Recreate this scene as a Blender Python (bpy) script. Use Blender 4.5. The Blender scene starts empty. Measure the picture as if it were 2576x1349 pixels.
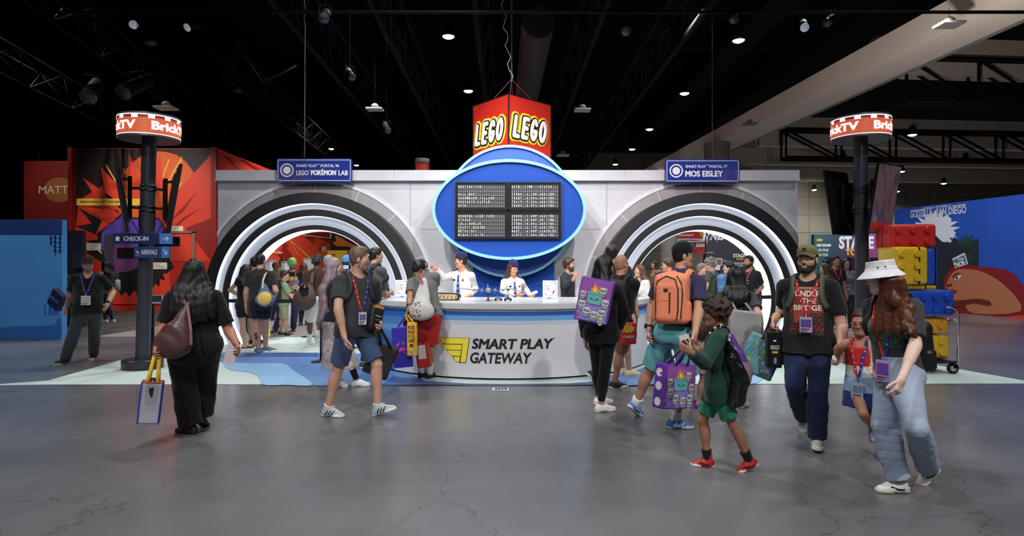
import bpy, bmesh, math, random
import numpy as np
from mathutils import Vector, Matrix
from mathutils.bvhtree import BVHTree
S = bpy.context.scene
C = S.collection
V = Vector
random.seed(7)
# ------------------------------------------------------------------ camera, world, lights, exposure
F, CX, CY, HC = 1555.0, 1288.0, 672.0, 1.6
cam_d = bpy.data.cameras.new('camera')
cam_d.sensor_width = 36.0
cam_d.lens = 36.0 * F / 2576.0
cam_d.shift_y = -2.5 / 2576.0
cam_d.clip_end = 300
cam = bpy.data.objects.new('camera', cam_d)
C.objects.link(cam)
cam.location = (0, 0, HC)
cam.rotation_euler = (math.pi / 2, 0, 0)
S.camera = cam
w = bpy.data.worlds.new('hall_air')
S.world = w
w.use_nodes = True
w.node_tree.nodes['Background'].inputs[0].default_value = (0.75, 0.82, 1.0, 1)
w.node_tree.nodes['Background'].inputs[1].default_value = 0.09
S.view_settings.view_transform = 'Standard'
S.view_settings.look = 'None'
S.view_settings.exposure = 0.0
S.view_settings.gamma = 1.0
S.view_settings.use_curve_mapping = False
cy = S.cycles
cy.max_bounces = 5
cy.diffuse_bounces = 2
cy.glossy_bounces = 3
cy.transmission_bounces = 4
cy.transparent_max_bounces = 8
cy.sample_clamp_indirect = 4.0
cy.caustics_reflective = False
cy.caustics_refractive = False
cy.use_light_tree = True
def spot(name, loc, target, power, angle=60, size=0.25, color=(1, 1, 1), blend=0.6):
	d = bpy.data.lights.new(name, 'SPOT')
	d.energy = power
	d.spot_size = math.radians(angle)
	d.spot_blend = blend
	d.shadow_soft_size = size
	d.color = color
	o = bpy.data.objects.new(name, d)
	C.objects.link(o)
	o.location = loc
	o.rotation_euler = (V(target) - V(loc)).to_track_quat('-Z', 'Y').to_euler()
	return o
# hall lamps behind and above the viewer (the same rows of high bays as the ones in view)
COOL = (0.93, 0.97, 1.0)
for x, pf in ((-12.0, 0.75), (-2.0, 1.0), (7.9, 0.85)):
	for y, p in ((-4.0, 700), (2.5, 1000), (9.0, 1000), (15.0, 1300)):
		spot('hall_and_fill_light', (x, y, 9.3), (x, y, 0), p * (pf if y < 5 else pf * pf * pf), 118, 0.22, COOL, 0.5)
# the stand's own truss spotlights, aimed at its face from the front
for x, tx in ((-7.0, -4.4), (-2.4, -1.4), (2.4, 1.4), (7.0, 4.4)):
	spot('truss_and_fill_light', (x, 4.5, 7.6), (tx, 12.6, 1.9), 1900 if abs(x) < 5 else 260, 52, 0.12, (1, 0.98, 0.96), 0.8)
for x, tx in ((-3.5, -1.0), (3.0, 0.8)):
	spot('truss_and_fill_light', (x, -1.0, 7.0), (tx * 2, 6.8, 1.0), 1250, 70, 0.12, (1, 0.97, 0.94), 0.9)  # front fill added from behind the viewer to brighten the people
spot('stage_wash_light', (1.0, 6.0, 7.5), (3.2, 13.0, 1.9), 260, 34, 0.2, (1.0, 0.42, 0.55), 0.9)
for x, tx in ((4.2, -1.9), (-4.2, 1.9)):
	spot('wall_spot_light', (x, 7.2, 8.0), (tx, 13.2, 2.3), 1100, 36, 0.1, (1, 0.99, 0.98), 0.9)
spot('cube_spot_light', (-2.6, 7.0, 8.8), (-0.4, 13.0, 4.6), 700, 26, 0.1, (1, 0.9, 0.8), 0.9)
spot('cube_spot_light', (3.0, 7.0, 8.8), (0.3, 13.0, 4.6), 500, 26, 0.1, (1, 0.95, 0.9), 0.9)
# lights added without fixtures to brighten the space behind the portals
for x, y in ((-4.5, 18.5), (4.8, 18.0), (-7.0, 27.0)):
	spot('hall_and_fill_light', (x, y, 9.3), (x, y, 0), 1500, 115, 0.22, COOL, 0.5)
# ------------------------------------------------------------------ materials
MATS = {}
def lin(c):
	return tuple(((v / 255 + 0.055) / 1.055) ** 2.4 if v > 10.3 else v / 255 / 12.92 for v in c)
def mat(name, rgb, rough=0.6, metal=0.0, bump=0.0, bscale=60, var=0.0, vscale=8, emit=0.0, spec=0.5, alpha=1.0, trans=0.0, stretch=None, coat=0.0, sheen=0.0):
	if name in MATS:
		return MATS[name]
	m = bpy.data.materials.new(name)
	m.use_nodes = True
	nt = m.node_tree
	b = nt.nodes['Principled BSDF']
	col = lin(rgb) + (1,)
	b.inputs['Base Color'].default_value = col
	b.inputs['Roughness'].default_value = rough
	b.inputs['Metallic'].default_value = metal
	b.inputs['Specular IOR Level'].default_value = spec
	b.inputs['Alpha'].default_value = alpha
	b.inputs['Transmission Weight'].default_value = trans
	b.inputs['Coat Weight'].default_value = coat
	b.inputs['Sheen Weight'].default_value = sheen
	if emit:
		b.inputs['Emission Color'].default_value = col
		b.inputs['Emission Strength'].default_value = emit
	if bump or var:
		tc = nt.nodes.new('ShaderNodeTexCoord')
		mp = nt.nodes.new('ShaderNodeMapping')
		nt.links.new(tc.outputs['Object'], mp.inputs['Vector'])
		if stretch:
			mp.inputs['Scale'].default_value = stretch
	if var:
		n = nt.nodes.new('ShaderNodeTexNoise')
		n.inputs['Scale'].default_value = vscale
		n.inputs['Detail'].default_value = 4
		nt.links.new(mp.outputs[0], n.inputs['Vector'])
		h = nt.nodes.new('ShaderNodeMix')
		h.data_type = 'RGBA'
		h.inputs[6].default_value = tuple(max(0, c * (1 - var)) for c in col[:3]) + (1,)
		h.inputs[7].default_value = tuple(min(1, c * (1 + var)) for c in col[:3]) + (1,)
		nt.links.new(n.outputs['Fac'], h.inputs[0])
		nt.links.new(h.outputs[2], b.inputs['Base Color'])
	if bump:
		n2 = nt.nodes.new('ShaderNodeTexNoise')
		n2.inputs['Scale'].default_value = bscale
		n2.inputs['Detail'].default_value = 3
		nt.links.new(mp.outputs[0], n2.inputs['Vector'])
		bp = nt.nodes.new('ShaderNodeBump')
		bp.inputs['Strength'].default_value = bump
		bp.inputs['Distance'].default_value = 0.01
		nt.links.new(n2.outputs['Fac'], bp.inputs['Height'])
		nt.links.new(bp.outputs[0], b.inputs['Normal'])
	MATS[name] = m
	return m
def cloth(name, rgb, rough=0.9):
	return mat(name, rgb, rough, bump=0.25, bscale=90, var=0.12, vscale=14, spec=0.2, sheen=0.15)
# ------------------------------------------------------------------ pixels of the photograph to points of the hall
def P(px, py, Y):
	return V(((px - CX) * Y / F, Y, HC - (py - CY) * Y / F))
def G(px, py, z=0.0):
	return P(px, py, F * (HC - z) / (py - CY))
# ------------------------------------------------------------------ object helpers
def props(o, label=None, cat=None, group=None, kind=None):
	if label: o['label'] = label
	if cat: o['category'] = cat
	if group: o['group'] = group
	if kind: o['kind'] = kind
	return o
def thing(name, label, cat, loc=(0, 0, 0), group=None):
	o = bpy.data.objects.new(name, None)
	C.objects.link(o)
	o.empty_display_size = 0.1
	o.location = loc
	return props(o, label, cat, group)
def link(name, me, mats, parent=None, smooth=False):
	"""Link a mesh given in world coordinates as one object (a part when it has a parent)."""
	if not isinstance(mats, (list, tuple)):
		mats = [mats]
	if not me.materials:
		for m in mats:
			me.materials.append(m)
	if smooth:
		me.polygons.foreach_set('use_smooth', [True] * len(me.polygons))
	o = bpy.data.objects.new(name, me)
	C.objects.link(o)
	n = len(me.vertices)
	co = np.empty(n * 3, dtype=np.float32)
	me.vertices.foreach_get('co', co)
	co = co.reshape(-1, 3)
	if n:
		lo, hi = co.min(0), co.max(0)
		org = np.array([(lo[0] + hi[0]) / 2, (lo[1] + hi[1]) / 2, lo[2]])
	else:
		org = np.zeros(3)
	me.vertices.foreach_set('co', (co - org).astype(np.float32).ravel())
	me.update()
	W = V([float(v) for v in org])
	o['_w'] = list(W)
	if parent is not None:
		o.parent = parent
		pw = V(parent['_w']) if '_w' in parent.keys() else parent.location
		o.location = W - pw
	else:
		o.location = W
	return o
class MB:
	"""Collects boxes, tubes, prisms into one mesh (world coordinates)."""
	def __init__(s):
		s.v = []; s.f = []; s.m = []
	def add(s, vs, fs, mi=0):
		n = len(s.v)
		s.v += [tuple(v) for v in vs]
		s.f += [tuple(i + n for i in f) for f in fs]
		s.m += [mi] * len(fs)
		return s
	def box(s, lo, hi, mi=0):
		x0, y0, z0 = lo; x1, y1, z1 = hi
		return s.add([(x0, y0, z0), (x1, y0, z0), (x1, y1, z0), (x0, y1, z0), (x0, y0, z1), (x1, y0, z1), (x1, y1, z1), (x0, y1, z1)],
					 [(0, 3, 2, 1), (4, 5, 6, 7), (0, 1, 5, 4), (1, 2, 6, 5), (2, 3, 7, 6), (3, 0, 4, 7)], mi)
	def obox(s, c, half, R=None, mi=0):
		c = V(c)
		R = R or Matrix.Identity(3)
		vs = [c + R @ V((sx * half[0], sy * half[1], sz * half[2])) for sz in (-1, 1) for sy in (-1, 1) for sx in (-1, 1)]
		return s.add(vs, [(0, 2, 3, 1), (4, 5, 7, 6), (0, 1, 5, 4), (1, 3, 7, 5), (3, 2, 6, 7), (2, 0, 4, 6)], mi)
	def bar(s, a, b, wx, wy=None, mi=0, up=(0, 0, 1)):
		a, b = V(a), V(b)
		d = (b - a).normalized()
		u = V(up)
		if abs(d.dot(u)) > 0.98: u = V((0, 1, 0))
		x = d.cross(u).normalized(); y = x.cross(d)
		wy = wx if wy is None else wy
		vs = [p + x * (sx * wx / 2) + y * (sy * wy / 2) for p in (a, b) for sx, sy in ((-1, -1), (1, -1), (1, 1), (-1, 1))]
		return s.add(vs, [(0, 1, 2, 3), (7, 6, 5, 4), (0, 4, 5, 1), (1, 5, 6, 2), (2, 6, 7, 3), (3, 7, 4, 0)], mi)
	def tube(s, pts, r, seg=8, mi=0, closed=False):
		pts = [V(p) for p in pts]
		n = len(pts)
		rs = r if isinstance(r, (list, tuple)) else [r] * n
		base = len(s.v)
		prev = None
		for i, p in enumerate(pts):
			d = (pts[min(i + 1, n - 1)] - pts[max(i - 1, 0)])
			if closed: d = pts[(i + 1) % n] - pts[i - 1]
			d.normalize()
			if prev is None:
				u = V((0, 0, 1)) if abs(d.z) < 0.9 else V((1, 0, 0))
				prev = d.cross(u).normalized()
			x = (prev - d * prev.dot(d)).normalized()
			prev = x
			y = d.cross(x)
			for k in range(seg):
				a = 2 * math.pi * k / seg
				s.v.append(tuple(p + (x * math.cos(a) + y * math.sin(a)) * rs[i]))
		m = n if closed else n - 1
		for i in range(m):
			for k in range(seg):
				a = base + i * seg + k; b = base + i * seg + (k + 1) % seg
				c = base + ((i + 1) % n) * seg + (k + 1) % seg; d = base + ((i + 1) % n) * seg + k
				s.f.append((a, b, c, d)); s.m.append(mi)
		if not closed:
			s.f.append(tuple(base + k for k in range(seg))[::-1]); s.m.append(mi)
			s.f.append(tuple(base + (n - 1) * seg + k for k in range(seg))); s.m.append(mi)
		return s
	def strip(s, pts, nrm, wd, th, mi=0):
		"""A flat strap: pts along it, nrm the outward normal at each, width wd, thickness th."""
		pts = [V(p) for p in pts]
		n = len(pts); base = len(s.v)
		for i, p in enumerate(pts):
			d = (pts[min(i + 1, n - 1)] - pts[max(i - 1, 0)]).normalized()
			N = V(nrm[i] if isinstance(nrm, list) else nrm)
			x = d.cross(N).normalized()
			N = x.cross(d).normalized()
			for a, b in ((-1, 0), (1, 0), (1, 1), (-1, 1)):
				s.v.append(tuple(p + x * (a * wd / 2) + N * (b * th)))
		for i in range(n - 1):
			for k in range(4):
				a = base + i * 4 + k; b = base + i * 4 + (k + 1) % 4
				s.f.append((a, b, b + 4, a + 4)); s.m.append(mi)
		s.f.append((base + 3, base + 2, base + 1, base)); s.m.append(mi)
		e = base + (n - 1) * 4
		s.f.append((e, e + 1, e + 2, e + 3)); s.m.append(mi)
		return s
	def lathe(s, prof, c, seg=32, mi=0):
		"""prof: (r, z) from bottom to top around the vertical through c."""
		c = V(c); base = len(s.v); n = len(prof)
		for r, z in prof:
			for k in range(seg):
				a = 2 * math.pi * k / seg
				s.v.append((c.x + r * math.cos(a), c.y + r * math.sin(a), c.z + z))
		for i in range(n - 1):
			for k in range(seg):
				a = base + i * seg + k; b = base + i * seg + (k + 1) % seg
				s.f.append((a, b, b + seg, a + seg)); s.m.append(mi)
		if prof[0][0] > 1e-4:
			s.f.append(tuple(base + k for k in range(seg))[::-1]); s.m.append(mi)
		if prof[-1][0] > 1e-4:
			s.f.append(tuple(base + (n - 1) * seg + k for k in range(seg))); s.m.append(mi)
		return s
	def prism(s, pts2, fr, th, mi=0, z0=0.0):
		"""Outline pts2 in the plane frame fr = (origin, xdir, ydir), thickness th along its normal."""
		o, x, y = fr
		nrm = x.cross(y).normalized()
		n = len(pts2)
		area = sum(pts2[i][0] * pts2[(i + 1) % n][1] - pts2[(i + 1) % n][0] * pts2[i][1] for i in range(n))
		if area < 0: pts2 = pts2[::-1]
		vs = [o + x * a + y * b + nrm * z0 for a, b in pts2] + [o + x * a + y * b + nrm * (z0 + th) for a, b in pts2]
		fs = [tuple(range(n))[::-1], tuple(range(n, 2 * n))] + [(i, (i + 1) % n, n + (i + 1) % n, n + i) for i in range(n)]
		return s.add(vs, fs, mi)
	def mesh(s, name='m'):
		me = bpy.data.meshes.new(name)
		me.from_pydata(s.v, [], s.f)
		me.polygons.foreach_set('material_index', s.m)
		me.update()
		return me
	def build(s, name, mats, parent=None, smooth=False, bevel=0.0, seg=2):
		me = s.mesh(name)
		if bevel:
			bm = bmesh.new(); bm.from_mesh(me)
			es = [e for e in bm.edges if len(e.link_faces) == 2 and e.calc_face_angle(0) > 0.6]
			bmesh.ops.bevel(bm, geom=es, offset=bevel, segments=seg, affect='EDGES', clamp_overlap=True)
			bm.to_mesh(me); bm.free()
		return link(name, me, mats, parent, smooth)
def shade_auto(o, ang=35):
	me = o.data
	me.polygons.foreach_set('use_smooth', [True] * len(me.polygons))
	bm = bmesh.new(); bm.from_mesh(me)
	for e in bm.edges:
		e.smooth = len(e.link_faces) == 2 and e.calc_face_angle(0) < math.radians(ang)
	bm.to_mesh(me); bm.free()
	return o
def copy_tree(o, parent=None):
	c = o.copy(); C.objects.link(c)
	if parent: c.parent = parent
	for ch in o.children:
		copy_tree(ch, c)
	return c
# ------------------------------------------------------------------ lettering
TXT = {}
def glyphs(body, bold=0.0, shear=0.0, res=3, space=1.0):
	key = (body, bold, shear, res, space)
	if key in TXT: return TXT[key]
	cu = bpy.data.curves.new('t', 'FONT')
	cu.body = body; cu.size = 1; cu.offset = bold; cu.shear = shear; cu.resolution_u = res
	cu.space_character = space
	cu.align_x = 'LEFT'
	ob = bpy.data.objects.new('t', cu); C.objects.link(ob)
	dg = bpy.context.evaluated_depsgraph_get()
	me = bpy.data.meshes.new_from_object(ob.evaluated_get(dg))
	vs = [(v.co.x, v.co.y) for v in me.vertices]
	fs = [tuple(p.vertices) for p in me.polygons]
	bpy.data.objects.remove(ob); bpy.data.curves.remove(cu); bpy.data.meshes.remove(me)
	TXT[key] = (vs, fs)
	return vs, fs
def fit(vs, x0, y0, wd, ht):
	a = min(v[0] for v in vs); b = max(v[0] for v in vs)
	c = min(v[1] for v in vs); d = max(v[1] for v in vs)
	kx = wd / (b - a) if wd else ht / (d - c)
	ky = ht / (d - c) if ht else kx
	return [(x0 + (x - a) * kx, y0 + (y - c) * ky) for x, y in vs]
def text(mb, body, fr, x0, y0, wd, ht, z=0.002, bold=0.02, shear=0.0, mi=0, res=3, fn=None, space=1.0):
	"""Letters whose box is x0..x0+wd, y0..y0+ht in the plane frame fr (or mapped by fn)."""
	if 'M' in body and bold:
		if not fn:
			d_ = bold * (3.0 if bold < 0.02 else 1.6) * (ht or 0)
			for i, (qx, qy) in enumerate(((-1, -.8), (1, .8), (-1, .8), (1, -.8), (-1.2, 0), (1.2, 0))): text(mb, body, fr, x0 + qx * d_, y0 + d_ + qy * d_ * 0.9, wd, ht - 2 * d_, z + 0.0004 * (i + 1), 0, shear, mi, res, None, space)
		bold = 0
	vs, fs = glyphs(body, bold, shear, res, space)
	if not vs: return mb
	p = fit(vs, x0, y0, wd, ht)
	if fn:
		mb.add([fn(a, b, z) for a, b in p], fs, mi)
	else:
		o, x, y = fr
		n = x.cross(y).normalized()
		mb.add([o + x * a + y * b + n * z for a, b in p], fs, mi)
	return mb
X1, Z1 = V((1, 0, 0)), V((0, 0, 1))
def front(px, py, Y):
	"""Frame of a plane that faces the viewer, one unit = 1 metre."""
	return (P(px, py, Y), X1.copy(), Z1.copy())
def rrect(x0, y0, x1, y1, r, n=4):
	out = []
	for cx, cy_, a0 in ((x1 - r, y1 - r, 0), (x0 + r, y1 - r, 90), (x0 + r, y0 + r, 180), (x1 - r, y0 + r, 270)):
		for i in range(n + 1):
			a = math.radians(a0 + 90 * i / n)
			out.append((cx + r * math.cos(a), cy_ + r * math.sin(a)))
	return out
def circ(cx, cy_, rx, ry=None, n=40, a0=0, a1=360):
	ry = rx if ry is None else ry
	full = abs(a1 - a0) >= 360
	m = n if full else n + 1
	return [(cx + rx * math.cos(math.radians(a0 + (a1 - a0) * i / n)), cy_ + ry * math.sin(math.radians(a0 + (a1 - a0) * i / n))) for i in range(m)]
def ring2(mb, fr, cx, cy_, rx, ry, wd, th, mi=0, n=64, z0=0.0):
	"""Flat elliptical band of width wd (inward) and thickness th."""
	o, x, y = fr
	nr = x.cross(y).normalized()
	vs = []
	for i in range(n):
		a = 2 * math.pi * i / n
		c, s_ = math.cos(a), math.sin(a)
		for k, z in ((0, z0), (wd, z0), (wd, z0 + th), (0, z0 + th)):
			vs.append(o + x * (cx + (rx - k) * c) + y * (cy_ + (ry - k) * s_) + nr * z)
	fs = []
	for i in range(n):
		j = (i + 1) % n
		for k in range(4):
			fs.append((i * 4 + k, j * 4 + k, j * 4 + (k + 1) % 4, i * 4 + (k + 1) % 4))
	return mb.add(vs, fs, mi)
# ------------------------------------------------------------------ smooth solid modelling (signed distances, surface nets)
def _edges():
	cs = [(x, y, z) for z in (0, 1) for y in (0, 1) for x in (0, 1)]
	return cs, [(i, j) for i in range(8) for j in range(i + 1, 8) if sum(abs(a - b) for a, b in zip(cs[i], cs[j])) == 1]
CS, EDG = _edges()
def nets(D, o, h):
	Sg = D < 0
	nx, ny, nz = D.shape
	cnt = np.zeros((nx - 1, ny - 1, nz - 1), np.int8)
	for x, y, z in CS:
		cnt += Sg[x:nx - 1 + x, y:ny - 1 + y, z:nz - 1 + z]
	act = (cnt > 0) & (cnt < 8)
	idx = np.argwhere(act)
	vid = np.full(act.shape, -1, np.int32)
	vid[act] = np.arange(len(idx), dtype=np.int32)
	i, j, k = idx.T
	vals = np.stack([D[i + x, j + y, k + z] for x, y, z in CS], 1)
	cc = np.array(CS, np.float32)
	acc = np.zeros((len(idx), 3), np.float32); n = np.zeros(len(idx), np.float32)
	for a, b in EDG:
		va, vb = vals[:, a], vals[:, b]
		m = (va < 0) != (vb < 0)
		t = np.where(m, va / np.where(m, va - vb, 1), 0)
		acc += np.where(m[:, None], cc[a] + (cc[b] - cc[a]) * t[:, None], 0)
		n += m
	verts = (idx + acc / n[:, None]) * h + np.asarray(o)
	quads = []
	for ax in range(3):
		u, v = (ax + 1) % 3, (ax + 2) % 3
		s0 = [slice(None)] * 3; s1 = [slice(None)] * 3
		s0[ax] = slice(0, -1); s1[ax] = slice(1, None)
		A, B = Sg[tuple(s0)], Sg[tuple(s1)]
		e = np.argwhere(A != B)
		if not len(e): continue
		e = e[(e[:, u] > 0) & (e[:, v] > 0) & (e[:, u] < D.shape[u] - 1) & (e[:, v] < D.shape[v] - 1)]
		ins = A[tuple(e.T)]
		def cell(du, dv):
			q = e.copy(); q[:, u] += du; q[:, v] += dv
			return vid[tuple(q.T)]
		q = np.stack([cell(-1, -1), cell(0, -1), cell(0, 0), cell(-1, 0)], 1)
		q[~ins] = q[~ins][:, ::-1]
		quads.append(q)
	quads = np.concatenate(quads)
	quads = quads[(quads >= 0).all(1)]
	return verts.astype(np.float32), quads
def quad_mesh(verts, quads):
	me = bpy.data.meshes.new('m')
	me.vertices.add(len(verts)); me.vertices.foreach_set('co', np.ascontiguousarray(verts, np.float32).ravel())
	n = len(quads)
	me.loops.add(n * 4); me.loops.foreach_set('vertex_index', np.ascontiguousarray(quads, np.int32).ravel())
	me.polygons.add(n)
	me.polygons.foreach_set('loop_start', np.arange(0, n * 4, 4, dtype=np.int32))
	me.update(calc_edges=True)
	return me
class SDF:
	def __init__(s, h=0.008):
		s.h = h; s.pr = []; s.gc = []; s.noise = None
	def cap(s, a, b, ra, rb=None, k=0.02, op='u', flat=None, cuts=()):
		s.pr.append(('c', V(a), V(b), ra, ra if rb is None else rb, k, op, flat, cuts)); return s
	def ell(s, c, r, R=None, k=0.02, op='u', cuts=()):
		s.pr.append(('e', V(c), V(r), R, 0, k, op, None, cuts)); return s
	def box(s, c, half, R=None, rad=0.01, k=0.01, op='u', cuts=()):
		s.pr.append(('b', V(c), V(half), R, rad, k, op, None, cuts)); return s
	def cut(s, p, n):
		s.gc.append((V(p), V(n).normalized())); return s
	def bounds(s, pr):
		t, a, b = pr[0], pr[1], pr[2]
		if t == 'c':
			m = max(pr[3], pr[4]) * max(1.0, pr[7][1] if pr[7] else 1.0)
			return [min(a[i], b[i]) - m for i in range(3)], [max(a[i], b[i]) + m for i in range(3)]
		m = max(b) if t == 'e' else b.length
		if pr[3] is None: return [a[i] - b[i] for i in range(3)], [a[i] + b[i] for i in range(3)]
		return [a[i] - m for i in range(3)], [a[i] + m for i in range(3)]
	def dist(s, pr, X, Y, Z):
		t, a, b = pr[0], pr[1], pr[2]
		if t == 'c':
			ra, rb, flat = pr[3], pr[4], pr[7]
			x, y, z = X - a.x, Y - a.y, Z - a.z
			d = b - a
			if flat:
				n, f = flat; g = 1.0 / f - 1.0
				q = (x * n.x + y * n.y + z * n.z) * g
				x, y, z = x + n.x * q, y + n.y * q, z + n.z * q
				d = d + n * (d.dot(n) * g)
			L = max(d.length_squared, 1e-9)
			tt = np.clip((x * d.x + y * d.y + z * d.z) / L, 0, 1)
			D = np.sqrt((x - d.x * tt) ** 2 + (y - d.y * tt) ** 2 + (z - d.z * tt) ** 2) - (ra + (rb - ra) * tt)
		else:
			x, y, z = X - a.x, Y - a.y, Z - a.z
			R = pr[3]
			if R is not None:
				c0, c1, c2 = R.col[0], R.col[1], R.col[2]
				x, y, z = (x * c0[0] + y * c0[1] + z * c0[2], x * c1[0] + y * c1[1] + z * c1[2], x * c2[0] + y * c2[1] + z * c2[2])
			if t == 'e':
				k0 = np.sqrt((x / b.x) ** 2 + (y / b.y) ** 2 + (z / b.z) ** 2)
				k1 = np.sqrt((x / b.x ** 2) ** 2 + (y / b.y ** 2) ** 2 + (z / b.z ** 2) ** 2)
				D = k0 * (k0 - 1) / np.maximum(k1, 1e-6)
			else:
				rd = pr[4]
				qx, qy, qz = abs(x) - b.x + rd, abs(y) - b.y + rd, abs(z) - b.z + rd
				D = np.sqrt(np.maximum(qx, 0) ** 2 + np.maximum(qy, 0) ** 2 + np.maximum(qz, 0) ** 2) + np.minimum(np.maximum(qx, np.maximum(qy, qz)), 0) - rd
		for p, n in pr[8]:
			n = n.normalized()
			D = np.maximum(D, (X - p.x) * n.x + (Y - p.y) * n.y + (Z - p.z) * n.z)
		return D
	def data(s):
		h = s.h
		bs = [s.bounds(p) for p in s.pr]
		add = [b for b, p in zip(bs, s.pr) if p[6] == 'u']
		lo = np.array([min(b[0][i] for b in add) for i in range(3)]) - 3 * h
		hi = np.array([max(b[1][i] for b in add) for i in range(3)]) + 3 * h
		n = np.ceil((hi - lo) / h).astype(int) + 1
		ax = [(lo[i] + h * np.arange(n[i])).astype(np.float32) for i in range(3)]
		D = np.full(tuple(n), 0.5, np.float32)
		for p, (bl, bh) in zip(s.pr, bs):
			mg = p[5] + 3 * h
			i0 = [max(0, int((bl[i] - mg - lo[i]) / h)) for i in range(3)]
			i1 = [min(n[i], int((bh[i] + mg - lo[i]) / h) + 2) for i in range(3)]
			if any(i1[i] <= i0[i] for i in range(3)): continue
			sl = tuple(slice(i0[i], i1[i]) for i in range(3))
			X = ax[0][sl[0]][:, None, None]; Y = ax[1][sl[1]][None, :, None]; Z = ax[2][sl[2]][None, None, :]
			d = s.dist(p, X, Y, Z)
			A = D[sl]; k = max(p[5], 1e-4)
			if p[6] == 'u':
				g = np.maximum(k - abs(A - d), 0) / k
				D[sl] = np.minimum(A, d) - g * g * k * 0.25
			else:
				d = -d
				g = np.maximum(k - abs(A - d), 0) / k
				D[sl] = np.maximum(A, d) + g * g * k * 0.25
		for p, nn in s.gc:
			D = np.maximum(D, (ax[0][:, None, None] - p.x) * nn.x + (ax[1][None, :, None] - p.y) * nn.y + (ax[2][None, None, :] - p.z) * nn.z)
		if s.noise:
			i, j, k = np.where(abs(D) < 0.03)
			D[i, j, k] += s.noise(ax[0][i], ax[1][j], ax[2][k])
		D[0] = D[-1] = 0.5; D[:, 0] = D[:, -1] = 0.5; D[:, :, 0] = D[:, :, -1] = 0.5
		return D, lo, h
	def mesh(s):
		v, q = nets(*s.data())
		return quad_mesh(v, q)
	def build(s, name, mats, parent=None, matfn=None):
		me = s.mesh()
		if matfn:
			for m in mats: me.materials.append(m)
			n = len(me.polygons)
			c = np.empty(n * 3, np.float32); me.polygons.foreach_get('center', c)
			me.polygons.foreach_set('material_index', matfn(c.reshape(-1, 3)).astype(np.int32))
		return link(name, me, mats, parent, True)
def folds(amp=0.004, seed=0, f=22.0, vert=0.5):
	"""Soft cloth folds: wandering diagonal waves."""
	a, b, c = seed * 1.7, seed * 2.9 + 1, seed * 0.7 + 2
	def fn(x, y, z):
		wv = np.sin(9 * x + a) + np.sin(8 * y + b) + np.sin(7 * z + c)
		q = np.sin(f * (x + 0.6 * y) * vert + f * z * (1 - vert * 0.4) + 2.2 * wv)
		r = np.sin(f * 1.3 * (y - 0.5 * x) - f * 0.8 * z * (1 - vert * 0.3) + 1.7 * wv + b)
		t = np.sin(f * 1.5 * (x * 0.8 + y * 0.9) + f * 1.7 * z * (1 - vert * 0.5) + 3.4 * wv + a)
		u = np.sin(f * 1.6 * (x - y) - f * 1.9 * z * (1 - vert * 0.5) + 4.1 * wv + c)
		cr = (1 - abs(t)) ** 3 + (1 - abs(u)) ** 3 - 0.5
		return amp * ((0.5 * q + 0.3 * r) * (0.55 + 0.45 * np.sin(6 * z + 5 * x + c)) + 0.75 * cr * (0.5 + 0.5 * np.sin(5 * z - 6 * x + a)))
	return fn
def strands(amp=0.004, f=110.0, wav=3.0):
	def fn(x, y, z):
		q = wav * np.sin(11 * z) * 0.35
		return amp * (np.sin(f * x + 4 * np.sin(9 * z + 20 * y) + q) * 0.6 + np.sin(f * 0.9 * y + 3 * np.sin(8 * z + 17 * x) + q) * 0.6)
	return fn
def curls(amp=0.01, f=70.0):
	def fn(x, y, z):
		return amp * (np.sin(f * x + 2 * np.sin(0.6 * f * z)) + np.sin(f * y + 2 * np.sin(0.6 * f * x)) + np.sin(f * z + 2 * np.sin(0.6 * f * y))) * 0.6
	return fn
# ------------------------------------------------------------------ people
UP = V((0, 0, 1))
def yawdir(a, pitch=0.0):
	"""0 = towards the viewer's side (-Y), 90 = +X, 180 = away."""
	a = math.radians(a); p = math.radians(pitch)
	return V((math.sin(a) * math.cos(p), -math.cos(a) * math.cos(p), math.sin(p)))
def solve(a, px, py, L, side):
	"""Point on the sight line of a pixel at limb length L from joint a."""
	cam_p = V((0, 0, HC)); d = (P(px, py, 1.0) - cam_p).normalized()
	m = a - cam_p; t0 = m.dot(d); c = (m - d * t0).length
	dt = math.sqrt(max(L * L - c * c, 0))
	return cam_p + d * (t0 - dt if side == 'n' else t0 + dt)
def ik(a, b, l1, l2, pole):
	d = b - a; L = d.length; dn = d.normalized()
	x = min(max((l1 * l1 - l2 * l2 + L * L) / (2 * L), 0.05), L)
	hgt = math.sqrt(max(l1 * l1 - x * x, 0))
	p = pole - dn * pole.dot(dn)
	return a + dn * x + (p.normalized() * hgt if p.length > 1e-5 else V((0, 0, 0)))
def skin(rgb):
	return mat('skin_%d_%d_%d' % rgb, rgb, 0.52, bump=0.05, bscale=120, var=0.06, vscale=10, spec=0.35)
def world_bvh(o):
	w_ = V(o['_w'])
	me = o.data
	return BVHTree.FromPolygons([tuple(v.co + w_) for v in me.vertices], [tuple(p.vertices) for p in me.polygons])
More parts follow.
